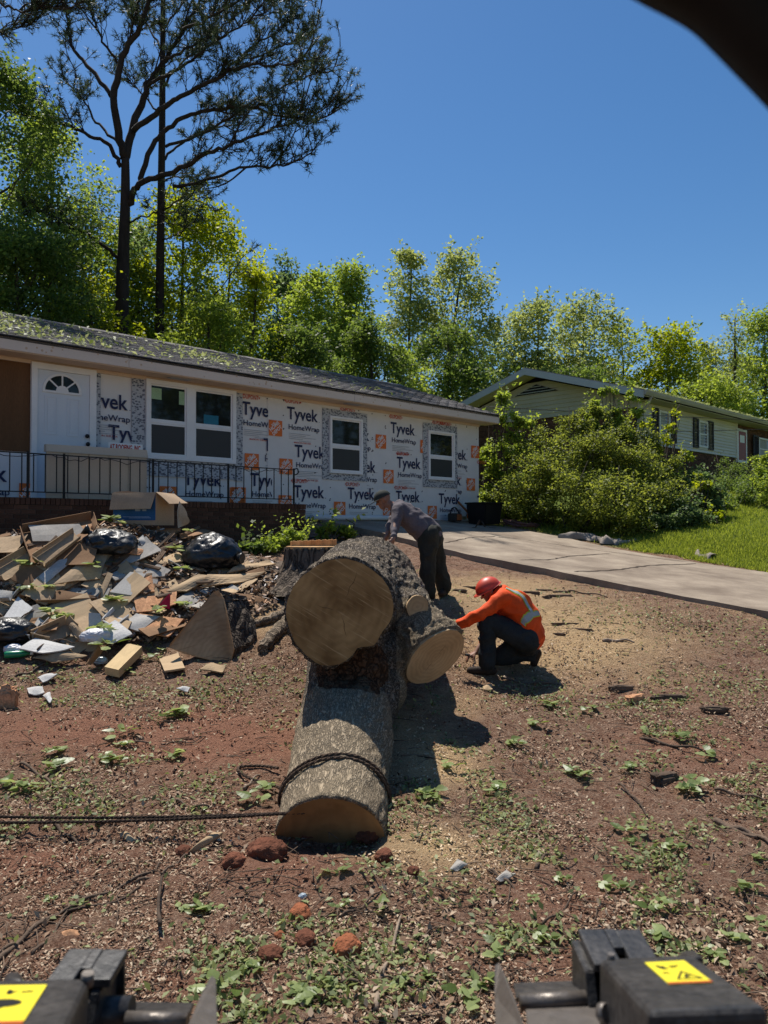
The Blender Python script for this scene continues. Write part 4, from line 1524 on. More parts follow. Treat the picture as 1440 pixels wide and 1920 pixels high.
# the trees across the lawn to the right, outside the frame: the dark windows mirror them
for i, (x, y, hgt_, w_, lab) in enumerate(((27, -3, 13, 9, 'broad tree across the lawn, seen only as the reflection in the double window'), (30, 6, 14, 9, 'tall tree across the lawn beside the reflected broad one'),
                                          (32, 14, 13, 9, 'round tree across the lawn mirrored in the middle window'), (36, 21, 12, 9, 'far tree across the lawn mirrored in the right window'))):
    rng_ = np.random.default_rng(i + 900)
    gz_ = float(H(x, y)) - 0.2
    root = empty('tree', (x, y, gz_)); tag(root, lab, 'tree', 'trees across the lawn')
    C = np.concatenate([in_ball(rng_, 160, np.array([rng_.normal() * w_ * 0.28, rng_.normal() * w_ * 0.28, hgt_ * rng_.uniform(0.12, 1.0)]), (1.5, 1.5, 1.1)) for _ in range(60)])
    V, F = leaf_cloud(C, 0.34, rng_)
    tag(obj('crown', np_mesh('crown', V, F), root, L_DARK), kind='stuff')
    obj('trunk', tube_mesh('trunk', [(0, 0, 0), (0.1, 0, hgt_ * 0.5), (0, 0.1, hgt_ * 0.9)], [0.25, 0.16, 0.03], 8), root, BARK_T)

# ---- the two tall pines
def pine(trunk_px, depth, r0, branches, label, seed, n_twig, tuft=20, side=()):
    rng = np.random.default_rng(seed)
    K = depth / 22.0
    r0 = r0 * K * 0.92
    branches = [(a, b_ * K * 0.58, c * K * 0.7, d * K, e, int(f * 1.15)) for a, b_, c, d, e, f in branches]
    P = [at(px, py, depth) for px, py in trunk_px]
    P[0].z = float(H(P[0].x, P[0].y)) - 0.2
    root = empty('pine_tree', P[0])
    tag(root, label, 'tree', 'tall pines behind the wrapped house')
    o = P[0]
    bm = bmesh.new()
    sp_ = [p - o for p in spline(P, 8)]
    nS = len(sp_)
    add_tube(bm, sp_, [r0 * (1 - 0.5 * i / (nS - 1)) for i in range(nS)], 14)
    T, TD = [], []
    def twigs(q, r_at, lo, count):
        for _ in range(count):
            t = rng.uniform(lo, 1.0) * (len(q) - 1)
            i = min(int(t), len(q) - 2)
            a = q[i].lerp(q[i + 1], t - i)
            d = (q[i + 1] - q[i]).normalized()
            v = Vector(rng.normal(size=3)); v.z = abs(v.z) * 0.7 + 0.15
            v = (d * 0.9 + v * 0.75).normalized()
            ln = rng.uniform(0.3, 0.9) * K
            e = a + v * ln + Vector((0, 0, 0.12 * ln))
            add_tube(bm, [a, a.lerp(e, 0.5) + Vector(rng.normal(size=3)) * 0.06, e], [0.018, 0.013, 0.008], 4)
            T.append(e); TD.append(v)
            for _k in range(int(rng.integers(2, 5))):
                f = rng.uniform(0.35, 0.95)
                b_ = a.lerp(e, f)
                v2 = (v + Vector(rng.normal(size=3)) * 0.7 + Vector((0, 0, 0.3))).normalized()
                e2 = b_ + v2 * rng.uniform(0.25, 0.6)
                add_tube(bm, [b_, e2], [0.010, 0.006], 3)
                T.append(e2); TD.append(v2)
    for pts, ra, rb, zo, lo, cnt in branches:
        q = []
        for k, (px, py) in enumerate(pts):
            f = k / (len(pts) - 1)
            q.append(at(px, py, depth + zo * f) - o)
        q = spline(q, 6)
        q = [v + Vector(rng.normal(size=3)) * 0.03 for v in q]
        add_tube(bm, q, [ra + (rb - ra) * k / (len(q) - 1) for k in range(len(q))], 7)
        # secondary boughs
        for _ in range(max(1, cnt // 14)):
            t = rng.uniform(max(lo, 0.25), 0.95) * (len(q) - 1)
            i = min(int(t), len(q) - 2)
            d = (q[i + 1] - q[i]).normalized()
            v = (d + Vector(rng.normal(size=3)) * 0.7 + Vector((0, 0, 0.35))).normalized()
            ln = rng.uniform(0.8, 1.6) * K
            b_ = [q[i], q[i] + v * ln * 0.5 + Vector(rng.normal(size=3)) * 0.12, q[i] + v * ln + Vector((0, 0, 0.3))]
            b_ = spline(b_, 3)
            add_tube(bm, b_, [0.035 - 0.022 * k / (len(b_) - 1) for k in range(len(b_))], 5)
            twigs(b_, None, 0.25, int(n_twig * 0.35))
        twigs(q, None, lo, cnt)
    trunk = obj('trunk', bm_mesh('trunk', bm, recalc=False), root, BARK_P)
    T = np.array(T); TD = np.array(TD)
    n = len(T)
    k = tuft
    d = np.repeat(TD, k, 0) * 0.55 + rng.normal(size=(n * k, 3)) * 0.62
    d /= np.linalg.norm(d, axis=1, keepdims=True)
    base = np.repeat(T, k, 0) - np.repeat(TD, k, 0) * rng.uniform(0, 0.22, (n * k, 1))
    L = rng.uniform(0.11, 0.21, (n * k, 1)) * K
    s = np.cross(d, rng.normal(size=(n * k, 3))); s /= np.linalg.norm(s, axis=1, keepdims=True) + 1e-9
    V = np.stack([base - s * 0.0095 * K, base + s * 0.0095 * K, base + d * L], 1).reshape(-1, 3)
    tag(obj('crown', np_mesh('crown', V, np.arange(len(V)).reshape(-1, 3)), root, NEEDLE), kind='stuff')
    return root


BR1 = [
    ([(235, 297), (217, 215), (225, 120), (262, 52), (285, -20), (300, -70)], 0.22, 0.05, -1.0, 0.35, 34),
    ([(236, 297), (250, 235), (278, 160), (312, 110), (345, 55), (380, -10)], 0.22, 0.05, 1.0, 0.35, 34),
    ([(243, 382), (262, 345), (325, 322), (390, 288), (450, 265), (515, 240), (575, 220)], 0.17, 0.025, -2.0, 0.4, 40),
    ([(325, 352), (400, 335), (460, 313), (530, 312), (585, 285)], 0.09, 0.02, -2.5, 0.45, 26),
    ([(250, 245), (300, 208), (340, 180), (400, 150), (450, 125), (520, 122), (590, 112)], 0.15, 0.022, -1.5, 0.35, 46),
    ([(262, 342), (290, 265), (340, 222), (400, 204), (460, 200), (530, 216), (605, 222), (642, 190)], 0.14, 0.02, 0.5, 0.35, 52),
    ([(310, 275), (380, 250), (440, 215), (500, 180), (560, 150), (610, 130)], 0.08, 0.02, 2.0, 0.3, 36),
    ([(228, 310), (200, 270), (150, 245), (90, 224), (40, 215)], 0.12, 0.025, -1.0, 0.45, 22),
    ([(210, 178), (165, 125), (135, 85), (125, 30), (110, -20)], 0.12, 0.03, 1.0, 0.4, 24),
    ([(225, 270), (180, 228), (150, 180), (120, 150)], 0.08, 0.02, 2.0, 0.4, 16),
    ([(222, 482), (185, 455), (150, 432), (95, 425), (45, 400)], 0.10, 0.02, -1.5, 0.3, 20),
    ([(278, 160), (330, 130), (390, 90), (450, 50), (500, 20)], 0.09, 0.02, -1.0, 0.3, 34),
    ([(312, 110), (370, 80), (430, 40), (480, -10)], 0.08, 0.02, 2.0, 0.25, 28),
    ([(262, 52), (240, 20), (220, -30)], 0.08, 0.03, 1.0, 0.2, 16),
    ([(345, 55), (400, 30), (470, -10), (530, -10)], 0.08, 0.02, -2.0, 0.2, 30),
    ([(400, 150), (470, 90), (520, 60), (545, 20)], 0.06, 0.02, 1.0, 0.2, 26),
    ([(225, 120), (190, 70), (170, 20), (160, -30)], 0.07, 0.02, -1.0, 0.2, 20),
    ([(450, 125), (510, 95), (560, 75), (585, 65)], 0.05, 0.015, 1.5, 0.2, 20),
    ([(246, 415), (280, 402), (330, 400)], 0.05, 0.02, -1.0, 0.5, 6),
]
pine([(225, 640), (229, 560), (232, 460), (235, 375), (235, 297)], 27.0, 0.235, BR1, 'tall dark pine with wide forked crown leaning over the roof', 11, 9)
BR2 = [
    ([(303, 300), (350, 262), (400, 240), (450, 232)], 0.07, 0.02, 2.0, 0.3, 18),
    ([(304, 220), (270, 180), (240, 150)], 0.06, 0.02, 1.0, 0.3, 12),
    ([(305, 160), (350, 110), (390, 70)], 0.07, 0.02, 1.5, 0.3, 18),
    ([(305, 90), (270, 40), (240, 0)], 0.06, 0.02, 1.5, 0.3, 14),
    ([(305, 60), (340, 10), (380, -30)], 0.06, 0.02, 1.5, 0.3, 14),
    ([(300, 400), (340, 372), (380, 380)], 0.05, 0.02, -1.0, 0.3, 10),
    ([(300, 450), (330, 440), (360, 420)], 0.04, 0.015, -1.0, 0.4, 6),
    ([(299, 615), (340, 608), (385, 560)], 0.045, 0.015, -0.5, 0.6, 3),
    ([(302, 340), (340, 330), (385, 345)], 0.05, 0.02, 1.5, 0.3, 10),
]
pine([(298, 650), (300, 520), (302, 380), (304, 230), (305, 100), (306, -20)], 30.0, 0.145, BR2, 'thinner straight pine standing just right of the forked one', 12, 8)
# bough of another pine reaching in at the top left corner
pine([(-70, 700), (-66, 350), (-60, 60), (-55, -80)], 19.0, 0.2, [([(-60, 20), (-10, 5), (40, 22), (80, 12), (140, 15)], 0.07, 0.015, -0.5, 0.4, 24), ([(-60, 60), (-20, 60), (20, 55), (70, 40)], 0.06, 0.015, 1.0, 0.4, 22), ([(-60, -20), (0, -15), (70, -20), (130, -25)], 0.06, 0.015, 0.5, 0.4, 18)],
     'pine just outside the left edge whose needled bough fills the top corner', 13, 7)

# ---- overgrown shrubs between driveway and neighbouring house
def shrub(name, spec, leafm, label, leaf, seed, stems, cat='shrub', group=None, mats=None):
    """spec: clumps (px, py, depth, radius m, leaves); stems: polylines of (px, py, depth)"""
    rng = np.random.default_rng(seed)
    c0 = at(spec[0][0], spec[0][1], spec[0][2])
    base = Vector((c0.x, c0.y, float(H(c0.x, c0.y))))
    root = empty(name, base)
    tag(root, label, cat, group)
    pts = []
    for px, py, dp, r, n in spec:
        c = at(px, py, dp)
        n = int(n * 1.75)
        sub = max(4, int(n / 90))
        for _ in range(sub):
            d = rng.normal(size=3); d /= np.linalg.norm(d)
            cc = np.array(c) + d * r * rng.uniform(0.3, 1.0) * np.array([1, 1, 0.85])
            cc[2] = max(cc[2], float(H(cc[0], cc[1])) + 0.12)
            pts.append(in_ball(rng, int(n / sub * rng.uniform(0.5, 1.4)), cc, np.array([0.36, 0.36, 0.2]) * r * 0.75 + 0.05))
            if d[2] > 0.1:
                t = rng.uniform(0.2, 1.0, 10)
                v = np.array([d[0] * 0.7, d[1] * 0.7, 0.6]) * 0.55
                pts.append(cc + v * t[:, None] + rng.normal(size=(10, 3)) * 0.05)
    C = np.concatenate(pts)
    C[:, 2] = np.maximum(C[:, 2], H(C[:, 0], C[:, 1]) + 0.03)
    V, F = leaf_cloud(C - np.array(base), leaf * 0.82, rng, 0.8)
    tag(obj('foliage', np_mesh('foliage', V, F), root, leafm), kind='stuff')
    bm = bmesh.new()
    for st in stems:
        q = spline([at(*s_) - base for s_ in st], 4)
        add_tube(bm, q, [0.03 * (1 - 0.75 * k / (len(q) - 1)) for k in range(len(q))], 5)
    for px, py, dp, r, n in spec:
        c = at(px, py, dp) - base
        for _ in range(4):
            b_ = Vector((c.x + rng.normal() * 0.25, c.y + rng.normal() * 0.2, 0))
            b_.z = float(H(base.x + b_.x, base.y + b_.y)) - base.z - 0.05
            e = c + Vector(rng.normal(size=3)) * r * 0.5
            add_tube(bm, [b_, b_.lerp(e, 0.5) + Vector(rng.normal(size=3)) * 0.12, e], [0.016, 0.012, 0.006], 4)
    obj('stem', bm_mesh('stem', bm, recalc=False), root, BARK_T)
    return root


shrub('shrub', [(1030, 880, 19.3, 0.85, 2600), (1110, 850, 19.6, 0.75, 2600), (1180, 875, 19.3, 0.8, 2600), (1060, 930, 18.8, 0.9, 2400), (1150, 940, 18.3, 0.95, 2600),
                (1230, 930, 18.6, 0.8, 2200), (980, 930, 19.6, 0.75, 2000), (1000, 960, 19.2, 0.6, 1300), (1100, 975, 18.2, 0.6, 1500), (1190, 985, 17.8, 0.55, 1300),
                (1085, 800, 20.2, 0.5, 1000), (1160, 815, 20.2, 0.45, 900), (1020, 835, 20.0, 0.55, 1200), (1240, 880, 19.8, 0.5, 900), (1060, 790, 20.4, 0.4, 700), (1130, 785, 20.5, 0.4, 700), (1210, 835, 20.2, 0.45, 800)],
      L_OLIVE, 'big overgrown yellow green shrub beside the driveway', 0.085, 1, [])
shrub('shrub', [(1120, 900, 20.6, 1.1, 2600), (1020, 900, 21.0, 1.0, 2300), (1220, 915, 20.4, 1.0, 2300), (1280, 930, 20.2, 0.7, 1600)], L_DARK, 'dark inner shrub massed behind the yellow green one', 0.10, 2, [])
shrub('sapling', [(940, 745, 20.6, 0.28, 280), (935, 790, 20.6, 0.36, 420), (955, 835, 20.5, 0.42, 520), (930, 880, 20.5, 0.45, 650), (985, 800, 20.5, 0.28, 220), (925, 930, 20.3, 0.45, 650), (905, 850, 20.7, 0.3, 320), (970, 790, 20.4, 0.25, 200), (940, 965, 20.0, 0.35, 450)],
      L_FRESH, 'leggy fresh green sapling at the corner of the wrapped house', 0.13, 3, [[(938, 985, 20.3), (940, 870, 20.5), (941, 725, 20.6)]], 'sapling')
shrub('sapling', [(1142, 735, 20.6, 0.22, 190), (1122, 765, 20.6, 0.28, 240), (1155, 785, 20.6, 0.32, 330), (1180, 745, 20.7, 0.22, 150), (1130, 810, 20.5, 0.34, 380), (1175, 810, 20.6, 0.3, 300), (1110, 790, 20.6, 0.22, 170), (1195, 775, 20.6, 0.2, 120)],
      L_FRESH, 'tall loose sapling rising in front of the gable eave', 0.12, 4, [[(1145, 985, 20.0), (1146, 850, 20.5), (1143, 712, 20.6)], [(1150, 900, 20.4), (1165, 820, 20.6), (1182, 735, 20.7)]], 'sapling')
shrub('sapling', [(1258, 800, 20.6, 0.20, 110), (1245, 830, 20.5, 0.24, 160), (1262, 770, 20.7, 0.16, 70), (1232, 850, 20.4, 0.26, 200), (1285, 855, 20.4, 0.25, 170), (1215, 800, 20.8, 0.24, 160)],
      L_YEL, 'thin yellowish sapling in front of the left shuttered window', 0.10, 5, [[(1230, 985, 20.0), (1235, 880, 20.4), (1255, 800, 20.6), (1275, 758, 20.7)]], 'sapling')
shrub('shrub', [(1300, 920, 19.6, 0.5, 900), (1330, 955, 19.0, 0.4, 600), (1270, 965, 18.4, 0.55, 1000), (1310, 900, 19.8, 0.3, 300), (1240, 985, 17.9, 0.45, 800), (1290, 975, 18.4, 0.55, 1000), (1335, 930, 19.6, 0.5, 800)], L_BLUE, 'dark low shrub spilling onto the lawn', 0.11, 6, [])
shrub('shrub', [(1300, 955, 19.4, 0.5, 700), (1350, 948, 20.6, 0.55, 800), (1400, 938, 21.6, 0.55, 800), (1440, 925, 22.4, 0.5, 600), (1265, 985, 18.0, 0.4, 500)], L_DARK, 'low dark hedge added for the shade between the lawn and the neighbouring brick wall', 0.09, 26, [])  # dark leaves added here also fill in for shade above the lawn
shrub('sapling', [(1330, 905, 19.0, 0.16, 120), (1312, 912, 19.0, 0.16, 110), (1345, 972, 18.5, 0.14, 80), (1330, 966, 18.5, 0.12, 70)], L_YEL, 'bright lone spray of leaves sticking out over the shaded lawn', 0.12, 7, [[(1280, 960, 18.8), (1310, 925, 19.0), (1345, 900, 19.0)]], 'sapling')
shrub('shrub', [(1390, 920, 24.0, 0.8, 2200), (1345, 915, 24.5, 0.7, 1700), (1420, 935, 23.6, 0.6, 1300), (1370, 880, 25.0, 0.5, 900)], L_DARK, 'clipped dark evergreen shrub below the red door', 0.07, 8, [])
shrub('shrub', [(1438, 890, 21.5, 0.45, 700), (1450, 920, 21.0, 0.5, 900), (1430, 860, 22.0, 0.3, 300)], L_FRESH, 'light green shrub cut off by the right edge of the lawn', 0.10, 9, [])
# weeds at the foot of the porch and around the stump
shrub('weed_patch', [(520, 1025, 12.6, 0.28, 420), (550, 1015, 12.8, 0.25, 380), (500, 1035, 12.4, 0.2, 260), (535, 1005, 12.9, 0.15, 140)], L_FRESH, 'leafy weeds growing against the brick porch left of the stump', 0.08, 10, [], 'weeds')
shrub('weed_patch', [(475, 1040, 12.3, 0.16, 200), (455, 1042, 12.2, 0.14, 160)], L_DARK, 'dark strappy weeds beside the black rubbish bag', 0.12, 14, [], 'weeds')
shrub('weed_patch', [(610, 998, 14.0, 0.16, 200), (650, 1000, 14.2, 0.18, 240), (632, 996, 14.2, 0.12, 120)], L_FRESH, 'grassy weeds just behind the stump by the house foundation', 0.12, 15, [], 'weeds')

# ---- lawn
LAWN = leaf_mat('grass_blades', (0.09, 0.13, 0.018), (0.24, 0.28, 0.055), 0.4)
rng = np.random.default_rng(5)
px = np.concatenate([rng.uniform(1180, 1440, 60000), rng.uniform(900, 1250, 9000)]); py = np.concatenate([rng.uniform(905, 1080, 60000), rng.uniform(975, 1030, 9000)])
P_, ok = hits(px, py)
lx_ = (P_[:, 0] - HOUSE.x) * HU.x + (P_[:, 1] - HOUSE.y) * HU.y
edge = DR_X1 + 0.35 + 0.3 * vnoise(np.stack([P_[:, 0] * 2, P_[:, 1] * 2, 0 * lx_], 1), 4)
keep = ok & (lx_ > edge) & (P_[:, 1] < 40)
P_ = P_[keep]
n = len(P_)
d = rng.normal(size=(n, 3)) * 0.5; d[:, 2] = 1; d /= np.linalg.norm(d, axis=1, keepdims=True)
s = np.cross(d, rng.normal(size=(n, 3))); s /= np.linalg.norm(s, axis=1, keepdims=True)
h = rng.uniform(0.05, 0.12, (n, 1))
V = np.stack([P_ - s * 0.010, P_ + s * 0.010, P_ + d * h], 1).reshape(-1, 3)
tag(obj('lawn_grass', np_mesh('lawn_grass', V, np.arange(3 * n).reshape(-1, 3)), None, LAWN), 'short green lawn grass right of the driveway', 'grass', kind='stuff')
# ------------------------------------------------------------------ felled tree: trunk, fork, limbs, sawn faces
def bark_mat(name, ca, cb, stretch, scale=9, bump=1.0, lichen=None):
    m, nt, b, N, L = new_mat(name)
    tc = N('ShaderNodeTexCoord'); mp = N('ShaderNodeMapping'); mp.inputs['Scale'].default_value = stretch
    L(tc.outputs['Object'], mp.inputs[0])
    v = N('ShaderNodeTexVoronoi'); v.feature = 'DISTANCE_TO_EDGE'; v.inputs['Scale'].default_value = scale
    n0 = N('ShaderNodeTexNoise'); n0.inputs['Scale'].default_value = scale * 0.7; n0.inputs['Detail'].default_value = 4
    L(mp.outputs[0], n0.inputs[0])
    mm = N('ShaderNodeMix'); mm.data_type = 'RGBA'; mm.inputs[0].default_value = 0.25
    L(mp.outputs[0], mm.inputs[6]); L(n0.outputs['Color'], mm.inputs[7]); L(mm.outputs[2], v.inputs['Vector'])
    n = N('ShaderNodeTexNoise'); n.inputs['Scale'].default_value = 45; n.inputs['Detail'].default_value = 6; L(tc.outputs['Object'], n.inputs[0])
    r = N('ShaderNodeMapRange'); r.inputs[1].default_value = 0.0; r.inputs[2].default_value = 0.22; L(v.outputs['Distance'], r.inputs[0])
    a = N('ShaderNodeMath'); a.operation = 'MULTIPLY_ADD'; a.inputs[1].default_value = 0.55; L(n.outputs[0], a.inputs[0])
    h = N('ShaderNodeMath'); h.operation = 'MULTIPLY'; h.inputs[1].default_value = 0.6; L(r.outputs[0], h.inputs[0]); L(h.outputs[0], a.inputs[2])
    c = N('ShaderNodeValToRGB'); L(a.outputs[0], c.inputs[0])
    c.color_ramp.elements[0].position = 0.15; c.color_ramp.elements[0].color = (*ca, 1)
    c.color_ramp.elements[1].position = 0.95; c.color_ramp.elements[1].color = (*cb, 1)
    out = c.outputs[0]
    # sawdust caught on the upper side of the bark: a real dusting, thickest in patches
    nl = N('ShaderNodeTexNoise'); nl.inputs['Scale'].default_value = 2.2; nl.inputs['Detail'].default_value = 7; L(tc.outputs['Object'], nl.inputs[0])
    g = N('ShaderNodeNewGeometry'); sx = N('ShaderNodeSeparateXYZ'); L(g.outputs['Normal'], sx.inputs[0])
    mu = N('ShaderNodeMath'); mu.operation = 'MULTIPLY'; L(nl.outputs[0], mu.inputs[0]); L(sx.outputs['Z'], mu.inputs[1])
    rr = N('ShaderNodeMapRange'); rr.inputs[1].default_value = 0.40; rr.inputs[2].default_value = 0.62; rr.inputs[4].default_value = 0.55; L(mu.outputs[0], rr.inputs[0])
    nd = N('ShaderNodeTexNoise'); nd.inputs['Scale'].default_value = 260; L(tc.outputs['Object'], nd.inputs[0])
    gt = N('ShaderNodeMapRange'); gt.inputs[1].default_value = 0.30; gt.inputs[2].default_value = 0.70; L(nd.outputs[0], gt.inputs[0])
    du = N('ShaderNodeMath'); du.operation = 'MULTIPLY'; L(rr.outputs[0], du.inputs[0]); L(gt.outputs[0], du.inputs[1])
    mx = N('ShaderNodeMix'); mx.data_type = 'RGBA'; L(du.outputs[0], mx.inputs[0]); L(out, mx.inputs[6]); mx.inputs[7].default_value = (0.46, 0.36, 0.23, 1)
    L(mx.outputs[2], b.inputs['Base Color'])
    b.inputs['Roughness'].default_value = 0.95
    b.inputs['Specular IOR Level'].default_value = 0.15
    bp = N('ShaderNodeBump'); bp.inputs['Strength'].default_value = bump; bp.inputs['Distance'].default_value = 0.025
    L(a.outputs[0], bp.inputs['Height']); L(bp.outputs[0], b.inputs['Normal'])
    return m


def wood_mat(name, ca, cb, cc, streak=1.0, rot=0.5, ring=9.0):
    """sawn end grain: rings round the pith, saw tracks across, darker heart"""
    m, nt, b, N, L = new_mat(name)
    tc = N('ShaderNodeTexCoord')
    n0 = N('ShaderNodeTexNoise'); n0.inputs['Scale'].default_value = 3.0; n0.inputs['Detail'].default_value = 5; L(tc.outputs['Object'], n0.inputs[0])
    w = N('ShaderNodeTexWave'); w.wave_type = 'RINGS'; w.rings_direction = 'Z'
    w.inputs['Scale'].default_value = ring; w.inputs['Distortion'].default_value = 6.0; w.inputs['Detail'].default_value = 4; w.inputs['Detail Scale'].default_value = 1.5
    L(tc.outputs['Object'], w.inputs[0])
    vr = N('ShaderNodeVectorRotate'); vr.rotation_type = 'Z_AXIS'; vr.inputs['Angle'].default_value = rot; L(tc.outputs['Object'], vr.inputs['Vector'])
    mp = N('ShaderNodeMapping'); mp.inputs['Scale'].default_value = (1.2, 34, 1)
    L(vr.outputs[0], mp.inputs[0])
    s_ = N('ShaderNodeTexNoise'); s_.inputs['Scale'].default_value = 1.4; s_.inputs['Detail'].default_value = 6; s_.inputs['Roughness'].default_value = 0.7; L(mp.outputs[0], s_.inputs[0])
    c = N('ShaderNodeValToRGB'); L(n0.outputs[0], c.inputs[0])
    c.color_ramp.elements[0].position = 0.36; c.color_ramp.elements[0].color = (*ca, 1)
    c.color_ramp.elements[1].position = 0.66; c.color_ramp.elements[1].color = (*cb, 1)
    m1 = N('ShaderNodeMix'); m1.data_type = 'RGBA'; m1.blend_type = 'MULTIPLY'; m1.inputs[0].default_value = 0.13
    L(c.outputs[0], m1.inputs[6]); L(w.outputs['Color'], m1.inputs[7])
    r = N('ShaderNodeMapRange'); r.inputs[1].default_value = 0.56; r.inputs[2].default_value = 0.72; r.inputs[4].default_value = 0.7 * streak; L(s_.outputs[0], r.inputs[0])
    m2 = N('ShaderNodeMix'); m2.data_type = 'RGBA'; L(r.outputs[0], m2.inputs[0]); L(m1.outputs[2], m2.inputs[6]); m2.inputs[7].default_value = (*cc, 1)
    L(m2.outputs[2], b.inputs['Base Color'])
    b.inputs['Roughness'].default_value = 0.85
    b.inputs['Specular IOR Level'].default_value = 0.2
    ad = N('ShaderNodeMath'); L(s_.outputs[0], ad.inputs[0]); L(w.outputs['Fac'], ad.inputs[1])
    bp = N('ShaderNodeBump'); bp.inputs['Strength'].default_value = 0.3; bp.inputs['Distance'].default_value = 0.008; L(s_.outputs[0], bp.inputs['Height']); L(bp.outputs[0], b.inputs['Normal'])
    return m


BARK = bark_mat('rough_oak_bark', (0.022, 0.017, 0.013), (0.25, 0.205, 0.16), (1, 0.22, 1), 24)
BARK_S = bark_mat('smooth_young_bark', (0.115, 0.089, 0.06), (0.38, 0.30, 0.205), (1, 0.07, 1), 30, 0.8)
ROT = bark_mat('rotten_fork', (0.018, 0.010, 0.007), (0.11, 0.060, 0.035), (1, 1, 1), 15, 1.0)
CUT_BIG = wood_mat('shaded_sawn_face', (0.19, 0.10, 0.035), (0.41, 0.25, 0.105), (0.58, 0.40, 0.20), 1.2, 0.55, 5)  # dark tan carries the shade on this face in its colour
CUT_NEW = wood_mat('fresh_sawn_face', (0.46, 0.31, 0.17), (0.58, 0.41, 0.24), (0.36, 0.22, 0.11), 0.7, 1.0, 7)
CUT_ORANGE = wood_mat('orange_sawn_face', (0.52, 0.27, 0.11), (0.62, 0.40, 0.20), (0.40, 0.20, 0.09), 0.6, 0.2, 7)

TR0 = Vector((-0.33, 6.2, 0.2))
trunk_root = empty('felled_tree', TR0)
tag(trunk_root, 'huge felled tree trunk with forked sawn limbs lying down the slope in the middle', 'tree trunk')


def face_prof(th):
    """outline of the big sawn face: round with a lobed notch at the bottom"""
    a = (th - math.radians(-75) + math.pi) % (2 * math.pi) - math.pi       # angle away from lower right
    r = 1.0 + 0.025 * math.sin(2 * th + 0.6) + 0.015 * math.sin(5 * th)
    d = (th - math.radians(-62) + math.pi) % (2 * math.pi) - math.pi
    r -= 0.21 * math.exp(-(d / 0.26) ** 2)
    d2 = (th - math.radians(-105) + math.pi) % (2 * math.pi) - math.pi
    r += 0.07 * math.exp(-(d2 / 0.25) ** 2)
    d3 = (th - math.radians(-30) + math.pi) % (2 * math.pi) - math.pi
    r -= 0.08 * math.exp(-(d3 / 0.25) ** 2)
    return r


def section_tube(bm, rings, n=40):
    """rings: (centre, normal, radius, profile) with the section kept upright"""
    R = []
    for c, d, r, pf in rings:
        d = Vector(d).normalized()
        s = Vector((1, 0, 0)); s = (s - d * s.dot(d)).normalized()
        t = s.cross(d); t = t if t.z > 0 else -t
        R.append([bm.verts.new(Vector(c) - TR0 + (s * math.cos(2 * math.pi * k / n) + t * math.sin(2 * math.pi * k / n)) * r * (pf(2 * math.pi * k / n) if pf else 1)) for k in range(n)])
    for i in range(len(R) - 1):
        for k in range(n):
            bm.faces.new((R[i][k], R[i][(k + 1) % n], R[i + 1][(k + 1) % n], R[i + 1][k]))
    bm.faces.new(R[0][::-1]); bm.faces.new(R[-1])


BF = at(637, 1146, 6.1)                         # big face
BFN = Vector((0.02, -0.995, 0.06)).normalized()
FL_END = Vector((-0.335, 4.86, 0.01))           # lower log, sawn end
LIMB = at(816, 1231, 6.9)
LIMB_N = Vector((0.54, -0.64, -0.54)).normalized()
STUB = at(782, 1138, 6.88)
STUB_N = Vector((0.30, -0.94, -0.10)).normalized()
bm = bmesh.new()
section_tube(bm, [(BF, BFN, 0.425, face_prof), (BF - BFN * 0.3, BFN, 0.435, face_prof), ((-0.30, 7.1, 1.31), (0, -1, 0), 0.45, None), ((-0.22, 8.2, 1.40), (0, -1, 0), 0.48, None),
                  ((-0.12, 9.1, 1.33), (0, -1, 0), 0.47, None), ((-0.04, 9.75, 1.24), (0, -1, 0), 0.45, None)])
fa = (Vector((-0.31, 6.3, 0.36)) - FL_END).normalized()


def slant_ring(c, r, k, n=40):
    return [Vector(c) - TR0 + Vector((r * math.cos(2 * math.pi * i / n), -k * r * math.sin(2 * math.pi * i / n), r * math.sin(2 * math.pi * i / n))) for i in range(n)]


rings = [(FL_END, 0.355, 0.55), ((-0.33, 5.3, 0.13), 0.36, 0.2), ((-0.315, 5.9, 0.28), 0.37, 0.0), ((-0.30, 6.5, 0.44), 0.40, 0.0), ((-0.25, 7.3, 0.68), 0.47, 0.0), ((-0.2, 8.0, 0.85), 0.45, 0.0)]
RV = [[bm.verts.new(v) for v in slant_ring(c, r, k)] for c, r, k in rings]
for i in range(len(RV) - 1):
    for k in range(40):
        bm.faces.new((RV[i][k], RV[i][(k + 1) % 40], RV[i + 1][(k + 1) % 40], RV[i + 1][k]))
bm.faces.new(RV[0][::-1]); bm.faces.new(RV[-1])
section_tube(bm, [(LIMB, LIMB_N, 0.325, None), (LIMB - LIMB_N * 0.35, LIMB_N, 0.325, None), (LIMB - LIMB_N * 0.85, LIMB_N, 0.36, None)])
section_tube(bm, [(STUB, STUB_N, 0.11, None), (STUB - STUB_N * 0.5, STUB_N, 0.14, None)], 20)
for a, ra, b_, rb in (((-0.30, 6.62, 1.0), 0.30, (-0.28, 6.62, 0.5), 0.36), ((0.0, 7.0, 0.80), 0.30, (-0.2, 7.4, 1.0), 0.45), ((0.12, 7.7, 1.1), 0.36, (0.05, 8.4, 1.2), 0.40),
                      ((0.02, 7.1, 1.2), 0.26, (0.10, 7.6, 1.25), 0.3), ((-0.02, 6.75, 0.55), 0.22, (-0.1, 7.2, 0.5), 0.3)):
    cone_hull(bm, Vector(a) - TR0, ra, Vector(b_) - TR0, rb, 14)
bark_me = remeshed('bark', bm, 0.0165, 5)
V = verts_of(bark_me).copy(); Nn = normals_of(bark_me)
W = V + np.array(TR0)
